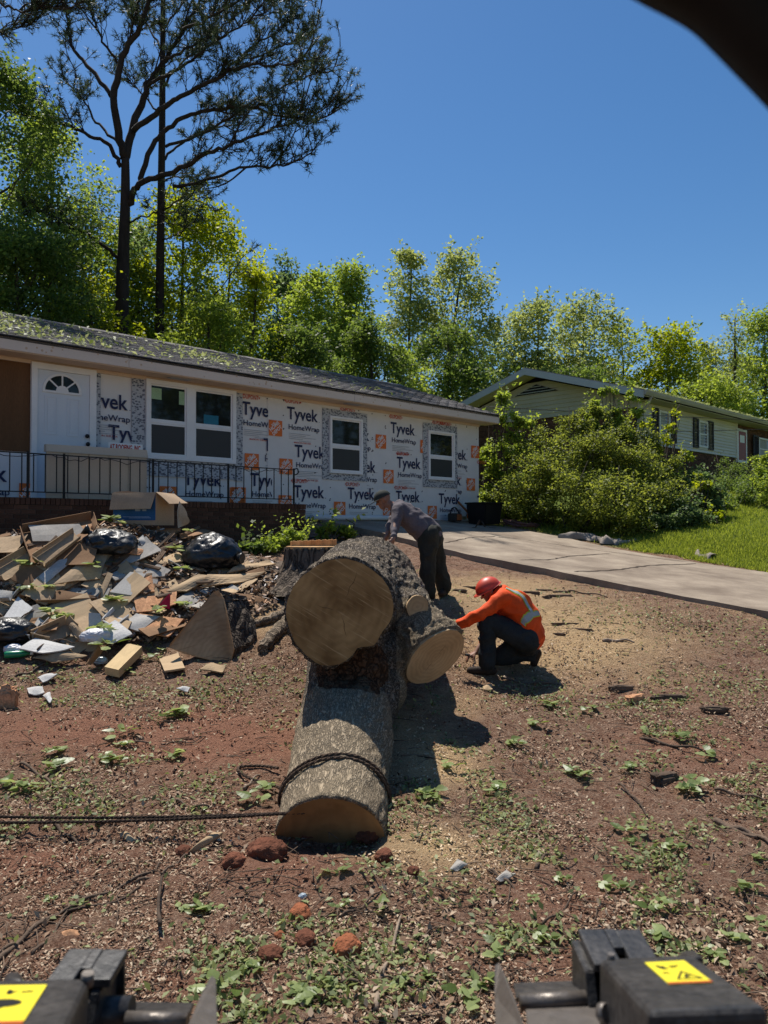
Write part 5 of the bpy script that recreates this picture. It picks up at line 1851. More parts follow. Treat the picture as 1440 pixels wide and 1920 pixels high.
# thick furrowed bark on the big stem, smoother bark on the lower log, ragged rot in the fork
low = 1 / (1 + np.exp((W[:, 2] - (0.78 + 0.16 * (W[:, 1] - 6.0))) * 9))
ridge = 1 - np.abs(fbm(np.stack([W[:, 0] * 16, W[:, 1] * 5, W[:, 2] * 16], 1), 3, 41)) * 3.0
chunk = fbm(W * np.array([9, 9, 9]), 3, 43)
fine_ = vnoise(np.stack([W[:, 0] * 34, W[:, 1] * 11, W[:, 2] * 34], 1), 44)
disp = (1 - low) * (0.020 * ridge + 0.016 * chunk) + low * (0.006 * ridge + 0.004 * chunk) + 0.004 * fine_
rot_ = np.exp(-(((W[:, 0] + 0.2) / 0.4) ** 2 + ((W[:, 1] - 6.35) / 0.28) ** 2 + ((W[:, 2] - 0.78) / 0.17) ** 2))
disp = disp + rot_ * (0.05 * fbm(W * 11, 3, 47) - 0.01)
bulge = 0.03 * fbm(W * 2.2, 2, 51)
for c, nrm, r in ((BF, BFN, 0.43), (LIMB, LIMB_N, 0.33), (STUB, STUB_N, 0.12)):       # keep the sawn ends flat
    q = W - np.array(c)
    al = q @ np.array(nrm)
    rad = np.linalg.norm(q - al[:, None] * np.array(nrm), axis=1)
    end = (al > -0.012) & (rad < r * 1.15)
    disp = np.where(end, np.minimum(disp, 0) * 0.0 - 0.004, disp); bulge = np.where(end, 0, bulge)
set_verts(bark_me, V + Nn * (disp + bulge)[:, None])
bo = obj('bark', bark_me, trunk_root, [BARK, BARK_S, ROT])
fc = np.empty(len(bark_me.polygons) * 3, dtype=np.float32); bark_me.polygons.foreach_get('center', fc)
fw = fc.reshape(-1, 3) + np.array(TR0)
wob = 0.05 * fbm(fw * 5, 2, 71)
young = ((fw[:, 2] < 0.84 + 0.16 * (fw[:, 1] - 6.0) + wob) & (fw[:, 1] < 6.30 + wob * 2)) | (((fw - np.array(LIMB)) @ np.array(LIMB_N) > -0.75 + wob) & (fw[:, 0] > 0.12 + wob) & (fw[:, 2] < 1.35))
rotm = (((fw[:, 0] + 0.2) / 0.42) ** 2 + ((fw[:, 1] - 6.35) / 0.33) ** 2 + ((fw[:, 2] - 0.80) / 0.20) ** 2 + wob * 8) < 1
bark_me.polygons.foreach_set('material_index', np.where(rotm, 2, np.where(young, 1, 0)).astype(np.int32))


def cut_face(parent, origin, c, nrm, r, mat, prof=None, name='cut_face', up=None, n=56, dome=0.0, seed=0, squash=1.0):
    """sawn disc with its own thickness, standing just proud of the bark end"""
    d = Vector(nrm).normalized()
    s = Vector((1, 0, 0)); s = (s - d * s.dot(d)).normalized()
    t = s.cross(d); t = t if t.z > 0 else -t
    V, F = [], []
    R = 7
    rr = random.Random(seed)
    jit = [1 + rr.uniform(-0.010, 0.010) for _ in range(n)]
    for i in range(1, R + 1):
        for k in range(n):
            th = 2 * math.pi * k / n
            q = r * (i / R) * ((prof(th) if prof else 1 + 0.02 * math.sin(2 * th + seed) + 0.012 * math.sin(5 * th + seed)) if i > R - 4 else 1 + ((prof(th) - 1) * (i / R) ** 3 if prof else 0)) * (jit[k] if i == R else 1)
            V.append((q * math.cos(th), q * math.sin(th) * squash, 0.012 + dome * (1 - (i / R) ** 2)))
    for k in range(n):
        x, y, z = V[(R - 1) * n + k]
        V.append((x * 0.99, y * 0.99, -0.02))
    for i in range(R):
        for k in range(n):
            F.append((i * n + k, (i + 1) * n + k, (i + 1) * n + (k + 1) % n, i * n + (k + 1) % n))
    F.append(tuple(range(n)))
    me = py_mesh(name, V, F)
    o = obj(name, me, parent, mat)
    mt = Matrix((s, t, d)).transposed().to_4x4() if s.cross(t).dot(d) > 0 else Matrix((s, -t, d)).transposed().to_4x4()
    mt.translation = Vector(c) - Vector(origin)
    o.matrix_basis = mt
    return o


def checks(face, r, angs, lens):
    bm = bmesh.new()
    for a, (l0, l1) in zip(angs, lens):
        d = Vector((math.cos(a), math.sin(a), 0)); s = Vector((-d.y, d.x, 0))
        q = [d * r * (l0 + (l1 - l0) * k / 5) + s * random.uniform(-0.008, 0.008) for k in range(6)]
        for k in range(5):
            w0, w1 = 0.0018 * math.sin(math.pi * (k + 0.1) / 5.2), 0.0018 * math.sin(math.pi * (k + 1.1) / 5.2)
            vs = [bm.verts.new(p + Vector((0, 0, 0.0145))) for p in (q[k] - s * w0, q[k + 1] - s * w1, q[k + 1] + s * w1, q[k] + s * w0)]
            bm.faces.new(vs)
    tag(obj('drying_cracks', bm_mesh('drying_cracks', bm, recalc=False), face, M('dark_crack_wood', (0.05, 0.028, 0.014), 1.0)), kind='stuff')  # thin dark brown strips laid on the face for the cracks


f1 = cut_face(trunk_root, TR0, BF, BFN, 0.415, CUT_BIG, face_prof)
checks(f1, 0.415, (1.15, 2.9, 5.0), ((0.25, 0.85), (0.1, 0.45), (0.1, 0.5)))
f1['label'] = 'large round dark tan sawn face with saw tracks'
f2 = cut_face(trunk_root, TR0, LIMB, LIMB_N, 0.315, CUT_NEW, seed=3)
checks(f2, 0.315, (0.8, 3.9), ((0.05, 0.5), (0.1, 0.55)))
f2['label'] = 'pale oval fresh sawn face of the right limb'
f3 = cut_face(trunk_root, TR0, STUB, STUB_N, 0.105, CUT_NEW, seed=5, n=30)
f3['label'] = 'small pale sawn face of a stub'
V, F = [], []
n = 48
for i in range(1, 6):
    for k in range(n):
        th = 2 * math.pi * k / n
        r = 0.345 * i / 5
        V.append((r * math.cos(th), -0.55 * r * math.sin(th) - 0.018, r * math.sin(th)))
for i in range(4):
    for k in range(n):
        F.append((i * n + k, i * n + (k + 1) % n, (i + 1) * n + (k + 1) % n, (i + 1) * n + k))
F.append(tuple(range(n)))
f4 = obj('cut_face', py_mesh('cut_face', V, F), trunk_root, wood_mat('undercut_face', (0.22, 0.115, 0.045), (0.38, 0.22, 0.095), (0.26, 0.15, 0.07), 0.6, 1.57, 4))  # wood darkened so the deep shade under the log is in its colour
f4.location = FL_END - TR0
f4['label'] = 'undercut sawn end of the lower log facing the ground'

# ---- stump
SG = G(585, 1092)
stump = empty('stump', SG)
tag(stump, 'tree stump with flaring furrowed roots and an orange freshly sawn top', 'stump')
ST_TOP = at(588, 1026, SG.y)
bm = bmesh.new()
n = 64
hh = ST_TOP.z - SG.z
for j in range(12):
    f = j / 11
    for k in range(n):
        th = 2 * math.pi * k / n
        fl = (1 - f) ** 2.2
        r = 0.34 + 0.30 * fl * (1 + 0.6 * math.sin(3 * th + 0.8)) + 0.022 * math.sin(17 * th + f) + 0.012 * math.sin(29 * th)
        bm.verts.new((r * math.cos(th) - 0.12 * fl, r * math.sin(th) * 0.9, -0.12 + (hh + 0.12) * f))
bm.verts.ensure_lookup_table()
for j in range(11):
    for k in range(n):
        bm.faces.new((bm.verts[j * n + k], bm.verts[j * n + (k + 1) % n], bm.verts[(j + 1) * n + (k + 1) % n], bm.verts[(j + 1) * n + k]))
bm.faces.new([bm.verts[11 * n + k] for k in range(n)])
BARK_V = bark_mat('stump_bark', (0.016, 0.012, 0.010), (0.16, 0.125, 0.095), (1, 1, 0.25), 12)
obj('bark', bm_mesh('bark', bm, True), stump, BARK_V)
cf = cut_face(stump, (0, 0, 0), (0, 0, hh), (0, 0, 1), 0.335, CUT_ORANGE, seed=8, squash=0.9)
bm = bmesh.new()                                            # hinge wood left standing along the back
for k in range(22):
    x = -0.30 + 0.028 * k
    add_box(bm, x, x + 0.027, 0.10 + 0.015 * math.sin(k * 1.3), 0.25 - 0.004 * abs(k - 11), hh + 0.0, hh + 0.075 + 0.005 * math.sin(k * 2.1) + 0.0012 * k)
tag(obj('hinge_splinters', bm_mesh('hinge_splinters', bm), stump, CUT_ORANGE), kind='stuff')
# surface roots and broken root ends left of the trunk
for pts, r0, r1, lab in (([(545, 1165), (515, 1190), (492, 1218)], 0.10, 0.06, 'thick grey surface root breaking out beside the big sawn face'),
                         ([(540, 1150), (500, 1165), (470, 1172)], 0.08, 0.04, 'upper grey surface root reaching left from the trunk'),
                         ([(480, 1110), (470, 1122), (465, 1135)], 0.07, 0.05, 'short broken root by the leaning board')):
    q = [G(a, b_, r0 * 0.35) for a, b_ in pts]
    q = spline(q, 6)
    o = empty('tree_root', q[0])
    tag(o, lab, 'root', 'roots around the felled tree')
    bm = bmesh.new()
    add_tube(bm, [v - q[0] for v in q], [r0 + (r1 - r0) * i / (len(q) - 1) + 0.012 * math.sin(i * 2.1) for i in range(len(q))], 10)
    obj('bark', bm_mesh('bark', bm), o, bark_mat('root_bark', (0.06, 0.045, 0.032), (0.30, 0.23, 0.165), (1, 1, 1), 14))

# ---- the wedge of trunk leaning at the edge of the heap
wd = G(375, 1238).y
A, B_, C_ = at(404, 1106, wd + 0.24), at(317, 1214, wd), at(432, 1247, wd - 0.05)
D_ = B_.lerp(C_, 0.25) + Vector((0, 0, -0.02))
off = Vector((0.27, 0.34, 0.02))
WO = Vector((C_.x, C_.y, C_.z))
wedge = empty('wood_wedge', WO)
tag(wedge, 'triangular sawn wedge of trunk standing at the edge of the rubbish heap', 'wood block')
bm = bmesh.new()
front = [A + Vector((-0.03, 0, -0.03)), B_ + Vector((0.02, 0, 0.05)), B_, D_, C_, C_ + Vector((0.035, 0.01, 0.16)), A + Vector((0.09, 0, -0.10)), A + Vector((0.03, 0, 0.0))]
fv = [bm.verts.new(p - WO) for p in front]
mid = sum((p for p in front), Vector()) / len(front)
bv = [bm.verts.new((mid.lerp(p, 0.72) + off) - WO) for p in front]
bm.faces.new(bv)
for i in range(len(fv)):
    bm.faces.new((fv[i], fv[(i + 1) % len(fv)], bv[(i + 1) % len(fv)], bv[i]))
bmesh.ops.subdivide_edges(bm, edges=bm.edges[:], cuts=5, use_grid_fill=True)
for v in bm.verts:
    if (v.co + WO).y > wd + 0.06: v.co += Vector((random.uniform(-1, 1), random.uniform(-1, 1), random.uniform(-1, 1))) * 0.014
obj('bark', bm_mesh('bark', bm), wedge, BARK_V)
bm = bmesh.new()
fv = [bm.verts.new(p - WO + Vector((0, -0.006, 0))) for p in front]
bm.faces.new(fv[::-1])
res = bmesh.ops.extrude_face_region(bm, geom=bm.faces[:])
bmesh.ops.translate(bm, verts=[v for v in res['geom'] if isinstance(v, bmesh.types.BMVert)], vec=(0.006, 0.02, 0))
WEDGE_WOOD = wood_mat('wedge_sawn_face', (0.36, 0.205, 0.10), (0.55, 0.35, 0.185), (0.20, 0.10, 0.05), 1.2, -0.25, 6)
fo = obj('cut_face', bm_mesh('cut_face', bm), wedge, WEDGE_WOOD)
me = fo.data
for v in me.vertices:                                       # lay the face's own z along its normal for the grain
    v.co = Vector((v.co.x, v.co.z, -v.co.y))
fo.rotation_euler = (math.pi / 2, 0, 0)

# ---- rope round the lower log and away to the left
ROPE = M('brown_rope', (0.10, 0.066, 0.045), 0.95, 0.4, 30, bump=0.8, bscale=120, stretch=(1, 1, 1))
ROPE_D = M('dark_rope', (0.055, 0.036, 0.026), 0.95, 0.4, 30, bump=0.8, bscale=120)


def rope_mesh(name, pts, r, twist=38.0):
    """three strands laid round one another"""
    bm = bmesh.new()
    L_ = [0.0]
    for i in range(1, len(pts)): L_.append(L_[-1] + (pts[i] - pts[i - 1]).length)
    for k in range(3):
        q = []
        for i, p in enumerate(pts):
            d = (pts[min(i + 1, len(pts) - 1)] - pts[max(i - 1, 0)]).normalized()
            s, t = frame_dirs(d)
            a = L_[i] * twist + k * 2.094
            q.append(p + (s * math.cos(a) + t * math.sin(a)) * r * 0.5)
        add_tube(bm, q, r * 0.58, 5)
    return bm_mesh(name, bm)


lc = [(y, np.interp(y, [4.86, 5.3, 5.9], [0.01, 0.13, 0.28])) for y in (5.18, 5.26)]
rp = []
tot = 150
for i in range(tot + 1):
    a = math.radians(-75) + 4 * math.pi * i / tot
    y = 5.17 + 0.085 * i / tot + 0.03 * math.sin(a * 2) - 0.10 * (math.sin(a) - 0.3)
    z0 = np.interp(y, [4.86, 5.3, 5.9], [0.01, 0.13, 0.28])
    r = 0.378
    rp.append(Vector((-0.333 + r * math.cos(a), y, z0 + r * math.sin(a))))
rp2 = []
for i in range(len(rp) - 1):
    for k in range(3): rp2.append(rp[i].lerp(rp[i + 1], k / 3))
o = obj('rope', rope_mesh('rope', rp2, 0.0115, 50), None, ROPE)
tag(o, 'brown rope wound twice round the lower log', 'rope')
for yy, z_end, lab in ((1530, 0.02, 'upper of the two taut dark rope strands running left from the log end'), (1543, 0.0, 'lower of the two taut dark rope strands running left from the log end')):
    e = at(572, 1523, 4.72)
    s0 = at(-60, yy, 4.9) if yy == 1530 else at(-60, 1542, 4.84)
    q = [s0.lerp(e, i / 260) + Vector((0, 0, -0.02 * 4 * (i / 260) * (1 - i / 260))) for i in range(261)]
    q = [Vector((v.x, v.y, max(v.z, float(H(v.x, v.y)) + 0.015))) for v in q]
    q = [Vector((v.x, v.y, sum(q[min(max(i + k, 0), 260)].z for k in range(-14, 15)) / 29)) for i, v in enumerate(q)]
    tag(obj('rope', rope_mesh('rope', q, 0.0095, 70), None, ROPE_D), lab, 'rope')
q = spline([G(448, 1440, .02), G(470, 1437, .02), G(500, 1437, .03), G(520, 1442, .04), G(526, 1452, .05)], 14)
q = spline([G(526, 1478, .03), G(505, 1470, .02), G(470, 1460, .02), G(450, 1448, .02), G(446, 1441, .02), G(455, 1437, .02), G(490, 1436, .02), G(522, 1440, .04)], 14)
tag(obj('rope', rope_mesh('rope', q, 0.011, 55), None, ROPE), 'loose loop of brown rope on the ground left of the log', 'rope')

# ------------------------------------------------------------------ the two workers
def skin_head(bm, c, up, face, r):
    up = Vector(up).normalized(); face = Vector(face); face = (face - up * face.dot(up)).normalized(); side = up.cross(face)
    def P(f, s, u): return Vector(c) + (face * f + side * s + up * u) * r
    cone_hull(bm, P(-0.18, 0, 0.22), r * 0.88, P(0.12, 0, 0.12), r * 0.80, 12)
    cone_hull(bm, P(0.2, 0, 0.0), r * 0.66, P(0.42, 0, -0.78), r * 0.40, 12)             # jaw and chin
    cone_hull(bm, P(0.82, 0, 0.0), r * 0.10, P(1.03, 0, -0.26), r * 0.14, 8)             # nose
    cone_hull(bm, P(0.70, 0.34, 0.12), r * 0.13, P(0.70, -0.34, 0.12), r * 0.13, 8)      # brow
    cone_hull(bm, P(0.72, 0.14, -0.52), r * 0.11, P(0.72, -0.14, -0.52), r * 0.11, 8)    # lips
    for s in (-1, 1):
        cone_hull(bm, P(0.0, 0.86 * s, 0.12), r * 0.16, P(0.02, 0.86 * s, -0.22), r * 0.11, 8)
        cone_hull(bm, P(0.58, 0.36 * s, -0.2), r * 0.2, P(0.5, 0.4 * s, -0.35), r * 0.2, 8)
    return P


def hand(bm, wrist, tip_dir, palm_n, size=0.19, curl=0.5, flip=1):
    """palm, four unequal bent fingers and a thumb leaving the side near the wrist"""
    d = Vector(tip_dir).normalized(); n_ = Vector(palm_n); n_ = (n_ - d * n_.dot(d)).normalized(); s = d.cross(n_) * flip
    w = Vector(wrist)
    k = size / 0.19
    for o in (-0.028, -0.009, 0.010, 0.028):
        cone_hull(bm, w + s * o * 0.6 * k, 0.021 * k, w + d * 0.085 * k + s * o * k, 0.0125 * k, 8)
    for o, ln in ((-0.031, 0.068), (-0.010, 0.085), (0.012, 0.079), (0.032, 0.060)):
        a = w + d * 0.085 * k + s * o * k
        v1 = (d + n_ * curl * 0.5).normalized(); v2 = (d + n_ * curl * 1.3).normalized(); v3 = (d * 0.7 + n_ * curl * 1.9).normalized()
        b_ = a + v1 * ln * 0.42 * k; c = b_ + v2 * ln * 0.34 * k; e = c + v3 * ln * 0.26 * k
        cone_hull(bm, a, 0.0105 * k, b_, 0.0098 * k, 7); cone_hull(bm, b_, 0.0098 * k, c, 0.009 * k, 7); cone_hull(bm, c, 0.009 * k, e, 0.008 * k, 7)
    a = w + d * 0.025 * k - s * 0.024 * k
    b_ = a + (d * 0.6 - s * 0.7 + n_ * 0.4).normalized() * 0.045 * k
    c = b_ + (d * 0.85 - s * 0.25 + n_ * 0.5).normalized() * 0.036 * k
    cone_hull(bm, a, 0.015 * k, b_, 0.0125 * k, 7); cone_hull(bm, b_, 0.0125 * k, c, 0.010 * k, 7)


def cloth_mesh(name, segs, origin, voxel, fold, seed, smooth=5, stretch=(1, 1, 1)):
    bm = bmesh.new()
    for a, ra, b_, rb in segs: cone_hull(bm, a - origin, ra, b_ - origin, rb, 12)
    me = remeshed(name, bm, voxel, smooth)
    V = verts_of(me).copy(); N_ = normals_of(me)
    q = V * np.array(stretch)
    r = 1 - 2.2 * np.abs(fbm(q * 7 + 0.35 * fbm(q * 3, 2, seed + 5)[:, None], 2, seed))
    set_verts(me, V + N_ * (fold * r + fold * 0.6 * fbm(q * 3, 2, seed + 2))[:, None])
    return me


SKIN = M('tanned_skin', (0.26, 0.13, 0.085), 0.55, 0.12, 12, spec=0.35)
SHIRT1 = M('faded_plum_shirt', (0.115, 0.098, 0.105), 0.9, 0.15, 4, bump=0.25, bscale=45)
TROUS1 = M('olive_work_trousers', (0.034, 0.034, 0.026), 0.9, 0.2, 4, bump=0.3, bscale=40)
CAPM = M('dark_green_cap', (0.030, 0.034, 0.028), 0.85, 0.2, 8)
BOOT = M('worn_leather_boot', (0.035, 0.022, 0.015), 0.75, 0.3, 9, bump=0.3)
ORANGE = M('orange_safety_shirt', (0.80, 0.085, 0.012), 0.75, 0.08, 4, bump=0.2, bscale=45, fine=0.05)
TROUS2 = M('dark_blue_jeans', (0.026, 0.030, 0.032), 0.9, 0.25, 5, bump=0.3, bscale=60)
HELM = M('red_hard_hat', (0.60, 0.060, 0.025), 0.45, 0.08, 5, spec=0.5)
REFL = M('silver_reflective_tape', (0.36, 0.38, 0.38), 0.4, 0.08, 10, spec=0.5)
LIME = M('lime_tape_edge', (0.55, 0.62, 0.06), 0.6, 0.08, 10)
EYE_M = M('dark_eye', (0.01, 0.01, 0.01), 0.3)
HAIR = M('black_hair', (0.012, 0.010, 0.009), 0.7, 0.3, 40)
S = Vector

# ---- man bending over the trunk
D1 = 10.25
gz1 = lambda p: float(H(p.x, p.y))
def p1(px, py, dy=0.0): return at(px, py, D1, dy)
foot_f = p1(822, 1108, 0.14); foot_n = p1(800, 1108, -0.12)
M1 = Vector((foot_f.x, D1, gz1(foot_f)))
zf = gz1(foot_f); zn = gz1(foot_n)
hipn, hipf = p1(803, 1004, -0.10), p1(811, 1004, 0.10)
kn, kf = p1(800, 1058, -0.13), p1(824, 1058, 0.13)
an = Vector((foot_n.x + 0.01, foot_n.y, zn + 0.10)); af = Vector((foot_f.x + 0.09, foot_f.y, zf + 0.10))
sh_n, sh_f = p1(746, 956, -0.18), p1(749, 955, 0.17)
el_n, el_f = p1(740, 985, -0.34), p1(733, 983, 0.02)
wr_n, wr_f = p1(736, 1010, -0.52), p1(725, 1006, -0.22)
torso1 = [(p1(750, 957), 0.135, p1(770, 972), 0.165), (p1(750, 957, -0.10), 0.10, p1(770, 972, -0.07), 0.13), (p1(750, 957, 0.10), 0.10, p1(770, 972, 0.07), 0.13),
          (p1(770, 972), 0.165, p1(790, 988), 0.165), (p1(770, 974, -0.06), 0.13, p1(790, 990, -0.07), 0.135), (p1(770, 974, 0.06), 0.13, p1(790, 990, 0.07), 0.135), (p1(790, 988), 0.16, p1(805, 1002), 0.155)]
arms1 = [(sh_n, 0.075, el_n, 0.058), (sh_f, 0.075, el_f, 0.058)]
fore1 = [(el_n, 0.046, wr_n, 0.031), (el_f, 0.046, wr_f, 0.031)]
legs1 = [(hipn, 0.135, kn, 0.092), (kn, 0.092, an, 0.072), (hipf, 0.135, kf, 0.092), (kf, 0.092, af, 0.072), (p1(806, 1000), 0.15, p1(807, 1010), 0.15)]
man1 = empty('person', M1)
tag(man1, 'worker in plum shirt and dark cap bending over the far end of the trunk', 'person')
bm = bmesh.new()
hc = p1(718, 937)
PH = skin_head(bm, hc - M1, (-0.42, 0, 0.9), (-0.80, -0.25, -0.48), 0.105)
for a, ra, b_, rb in torso1 + arms1 + legs1: cone_hull(bm, a - M1, ra * 0.82, b_ - M1, rb * 0.82, 10)
cone_hull(bm, p1(728, 945) - M1, 0.058, p1(748, 956) - M1, 0.07, 10)
for a, ra, b_, rb in fore1: cone_hull(bm, a - M1, ra, b_ - M1, rb, 10)
hand(bm, wr_n - M1, (-0.30, -0.25, -0.75), (-0.5, 0.1, -0.4), 0.20, 0.45)
hand(bm, wr_f - M1, (-0.40, -0.1, -0.8), (-0.5, 0.1, -0.4), 0.20, 0.45, -1)
obj('body', remeshed('body', bm, 0.0098, 3), man1, SKIN)
for s in (-1, 1):
    bm = bmesh.new()
    bmesh.ops.create_uvsphere(bm, u_segments=8, v_segments=6, radius=0.013, matrix=Matrix.Translation(PH(0.78, 0.33 * s, -0.02)))
    obj('eye', bm_mesh('eye', bm, True), man1, EYE_M)
obj('shirt', cloth_mesh('shirt', torso1[:-1] + [(p1(790, 988), 0.172, p1(803, 1001), 0.172)] + arms1 + [(el_n, 0.058, el_n.lerp(wr_n, 0.75), 0.045), (el_f, 0.058, el_f.lerp(wr_f, 0.6), 0.048)], M1, 0.0125, 0.018, 3, 4), man1, SHIRT1)
obj('trousers', cloth_mesh('trousers', legs1 + [(kn, 0.098, an, 0.090), (kf, 0.098, af, 0.090)], M1, 0.0135, 0.022, 7, 4, stretch=(1, 1, 0.7)), man1, TROUS1)
for an_, toe in ((an, Vector((-0.17, -0.04, 0))), (af, Vector((-0.06, -0.16, 0)))):
    bm = bmesh.new()
    f = Vector((an_.x, an_.y, 0)) ; z = gz1(an_)
    g0 = Vector((an_.x, an_.y, z + 0.05))
    cone_hull(bm, an_ - M1, 0.066, g0 - M1, 0.058, 10); cone_hull(bm, g0 - M1, 0.052, g0 + toe - M1 + Vector((0, 0, -0.005)), 0.045, 10)
    cone_hull(bm, g0 - toe * 0.35 - M1 + Vector((0, 0, -0.005)), 0.046, g0 + toe - M1 + Vector((0, 0, -0.01)), 0.040, 10)
    obj('boot', remeshed('boot', bm, 0.012, 3), man1, BOOT)


def dome(name, P, parent, mat, r0, brim, hard=False):
    """cap or hard hat over the skull: half shell, brim in front"""
    V, F = [], []
    n, m_ = 24, 7
    for j in range(m_ + 1):
        a = math.pi / 2 * j / m_
        for k in range(n):
            th = 2 * math.pi * k / n
            V.append(P(-0.05 + r0 * 1.12 * math.cos(a) * math.cos(th), r0 * 0.95 * math.cos(a) * math.sin(th), 0.26 + r0 * 0.98 * math.sin(a)))
    for j in range(m_):
        for k in range(n):
            F.append((j * n + k, j * n + (k + 1) % n, (j + 1) * n + (k + 1) % n, (j + 1) * n + k))
    me = py_mesh(name, V, F, True)
    o = obj(name, me, parent, mat)
    V, F = [], []
    span = math.pi if hard else math.radians(62)
    nb_ = 24
    for k in range(nb_ + 1):
        th = -span + 2 * span * k / nb_
        f = brim * (math.cos(th * (0.5 if hard else 1.35)) ** 0.8 if not hard else (0.35 + 0.65 * max(0, math.cos(th)) ** 2))
        for e, dz in ((0.96, 0.27), (1.0, 0.27)):
            rr = r0 * (e + (f if e == 1.0 else 0))
            V.append(P(-0.05 + rr * 1.12 * math.cos(th), rr * 0.95 * math.sin(th), dz - (0.16 * f if e == 1.0 else 0)))
            V.append(P(-0.05 + rr * 1.12 * math.cos(th), rr * 0.95 * math.sin(th), dz - (0.16 * f if e == 1.0 else 0) - 0.05))
    for k in range(nb_):
        a = 4 * k
        F += [(a, a + 2, a + 6, a + 4), (a + 1, a + 5, a + 7, a + 3), (a + 2, a + 3, a + 7, a + 6)]
    obj('brim', py_mesh('brim', V, F, True), o, mat)
    return o


dome('cap', PH, man1, CAPM, 1.03, 0.95)

# ---- kneeling man in the orange shirt
D2 = 8.3
def p2(px, py, dy=0.0): return at(px, py, D2, dy)
fr = p2(905, 1250, -0.13)
M2 = Vector((p2(960, 1250).x, D2, float(H(p2(960, 1250).x, D2))))
gz2 = lambda p: float(H(p.x, p.y))
hip2n, hip2f = p2(985, 1196, -0.10), p2(985, 1198, 0.10)
kn2 = p2(909, 1160, -0.14)
an2 = Vector((p2(910, 1240).x, D2 - 0.14, gz2(fr) + 0.11))
kf2 = p2(936, 1230, 0.12); kf2.z = gz2(kf2) + 0.085
af2 = p2(1000, 1228, 0.12); af2.z = gz2(af2) + 0.13
sh2n, sh2f = p2(938, 1119, -0.18), p2(944, 1119, 0.17)
el2n = p2(897, 1146, -0.24); wr2n = p2(861, 1167, -0.16)
el2f = p2(926, 1184, 0.14); wr2f = p2(893, 1223, -0.0)
torso2 = [(p2(938, 1120), 0.125, p2(966, 1134), 0.165), (p2(940, 1121, -0.10), 0.10, p2(964, 1136, -0.08), 0.13), (p2(940, 1121, 0.10), 0.10, p2(964, 1136, 0.08), 0.13),
          (p2(966, 1134), 0.165, p2(984, 1164), 0.165), (p2(964, 1138, -0.07), 0.13, p2(984, 1166, -0.07), 0.13), (p2(964, 1138, 0.07), 0.13, p2(984, 1166, 0.07), 0.13), (p2(984, 1164), 0.165, p2(987, 1190), 0.155)]
arm2 = [(sh2n, 0.078, el2n, 0.060), (el2n, 0.060, wr2n, 0.046), (sh2f, 0.075, el2f, 0.058), (el2f, 0.058, el2f.lerp(wr2f, 0.55), 0.048)]
leg2 = [(hip2n, 0.13, kn2, 0.088), (kn2, 0.086, an2, 0.064), (hip2f, 0.13, kf2, 0.088), (kf2, 0.084, af2, 0.064), (p2(985, 1194), 0.15, p2(987, 1204), 0.145)]
man2 = empty('person', M2)
tag(man2, 'worker in an orange safety shirt and red hard hat kneeling beside the right limb', 'person')
bm = bmesh.new()
hc2 = p2(917, 1108)
PH2 = skin_head(bm, hc2 - M2, (-0.48, -0.05, 0.87), (-0.72, -0.1, -0.68), 0.105)
for a, ra, b_, rb in torso2 + arm2 + leg2: cone_hull(bm, a - M2, ra * 0.82, b_ - M2, rb * 0.82, 10)
cone_hull(bm, p2(924, 1112) - M2, 0.058, p2(942, 1119) - M2, 0.07, 10)
cone_hull(bm, el2f - M2, 0.046, wr2f - M2, 0.031, 10); cone_hull(bm, el2n - M2, 0.046, wr2n - M2, 0.032, 10)
hand(bm, wr2n - M2, (-0.85, -0.1, -0.5), (-0.3, 0.2, -0.8), 0.19, 0.6)
hand(bm, wr2f - M2, (-0.85, -0.2, -0.35), (-0.2, 0.0, -0.9), 0.19, 1.0, -1)
obj('body', remeshed('body', bm, 0.0098, 3), man2, SKIN)
for s in (-1, 1):
    bm = bmesh.new()
    bmesh.ops.create_uvsphere(bm, u_segments=8, v_segments=6, radius=0.013, matrix=Matrix.Translation(PH2(0.78, 0.33 * s, -0.02)))
    obj('eye', bm_mesh('eye', bm, True), man2, EYE_M)
bm = bmesh.new()
cone_hull(bm, PH2(-0.3, 0, 0.0), 0.09, PH2(-0.45, 0, -0.35), 0.07, 12)
obj('hair', bm_mesh('hair', bm, True), man2, HAIR)
shirt2 = cloth_mesh('shirt', torso2[:-1] + [(p2(984, 1164), 0.175, p2(990, 1190), 0.168)] + arm2, M2, 0.012, 0.018, 13, 4)
obj('shirt', shirt2, man2, ORANGE)
obj('trousers', cloth_mesh('trousers', leg2 + [(kn2, 0.092, an2, 0.078), (kf2, 0.088, af2, 0.078)], M2, 0.013, 0.020, 17, 4), man2, TROUS2)
bvh = BVHTree.FromPolygons([v.co.copy() for v in shirt2.vertices], [tuple(p.vertices) for p in shirt2.polygons])


def strip(points, w, mat, name, lift, parent):
    """tape sewn on along a path over the shirt"""
    P = spline(points, 10)
    V, F = [], []
    for i, p in enumerate(P):
        co, no, _, _ = bvh.find_nearest(p - M2)
        d = (P[min(i + 1, len(P) - 1)] - P[max(i - 1, 0)]).normalized()
        s = d.cross(no).normalized()
        for k in (-1, 0, 1):
            c2, n2, _, _ = bvh.find_nearest(co + s * w * k)
            V.append(c2 + n2 * lift)
    for i in range(len(P) - 1):
        for k in range(2): F.append((3 * i + k, 3 * i + k + 1, 3 * i + 4 + k, 3 * i + 3 + k))
    return obj(name, py_mesh(name, V, F, True), parent, mat)


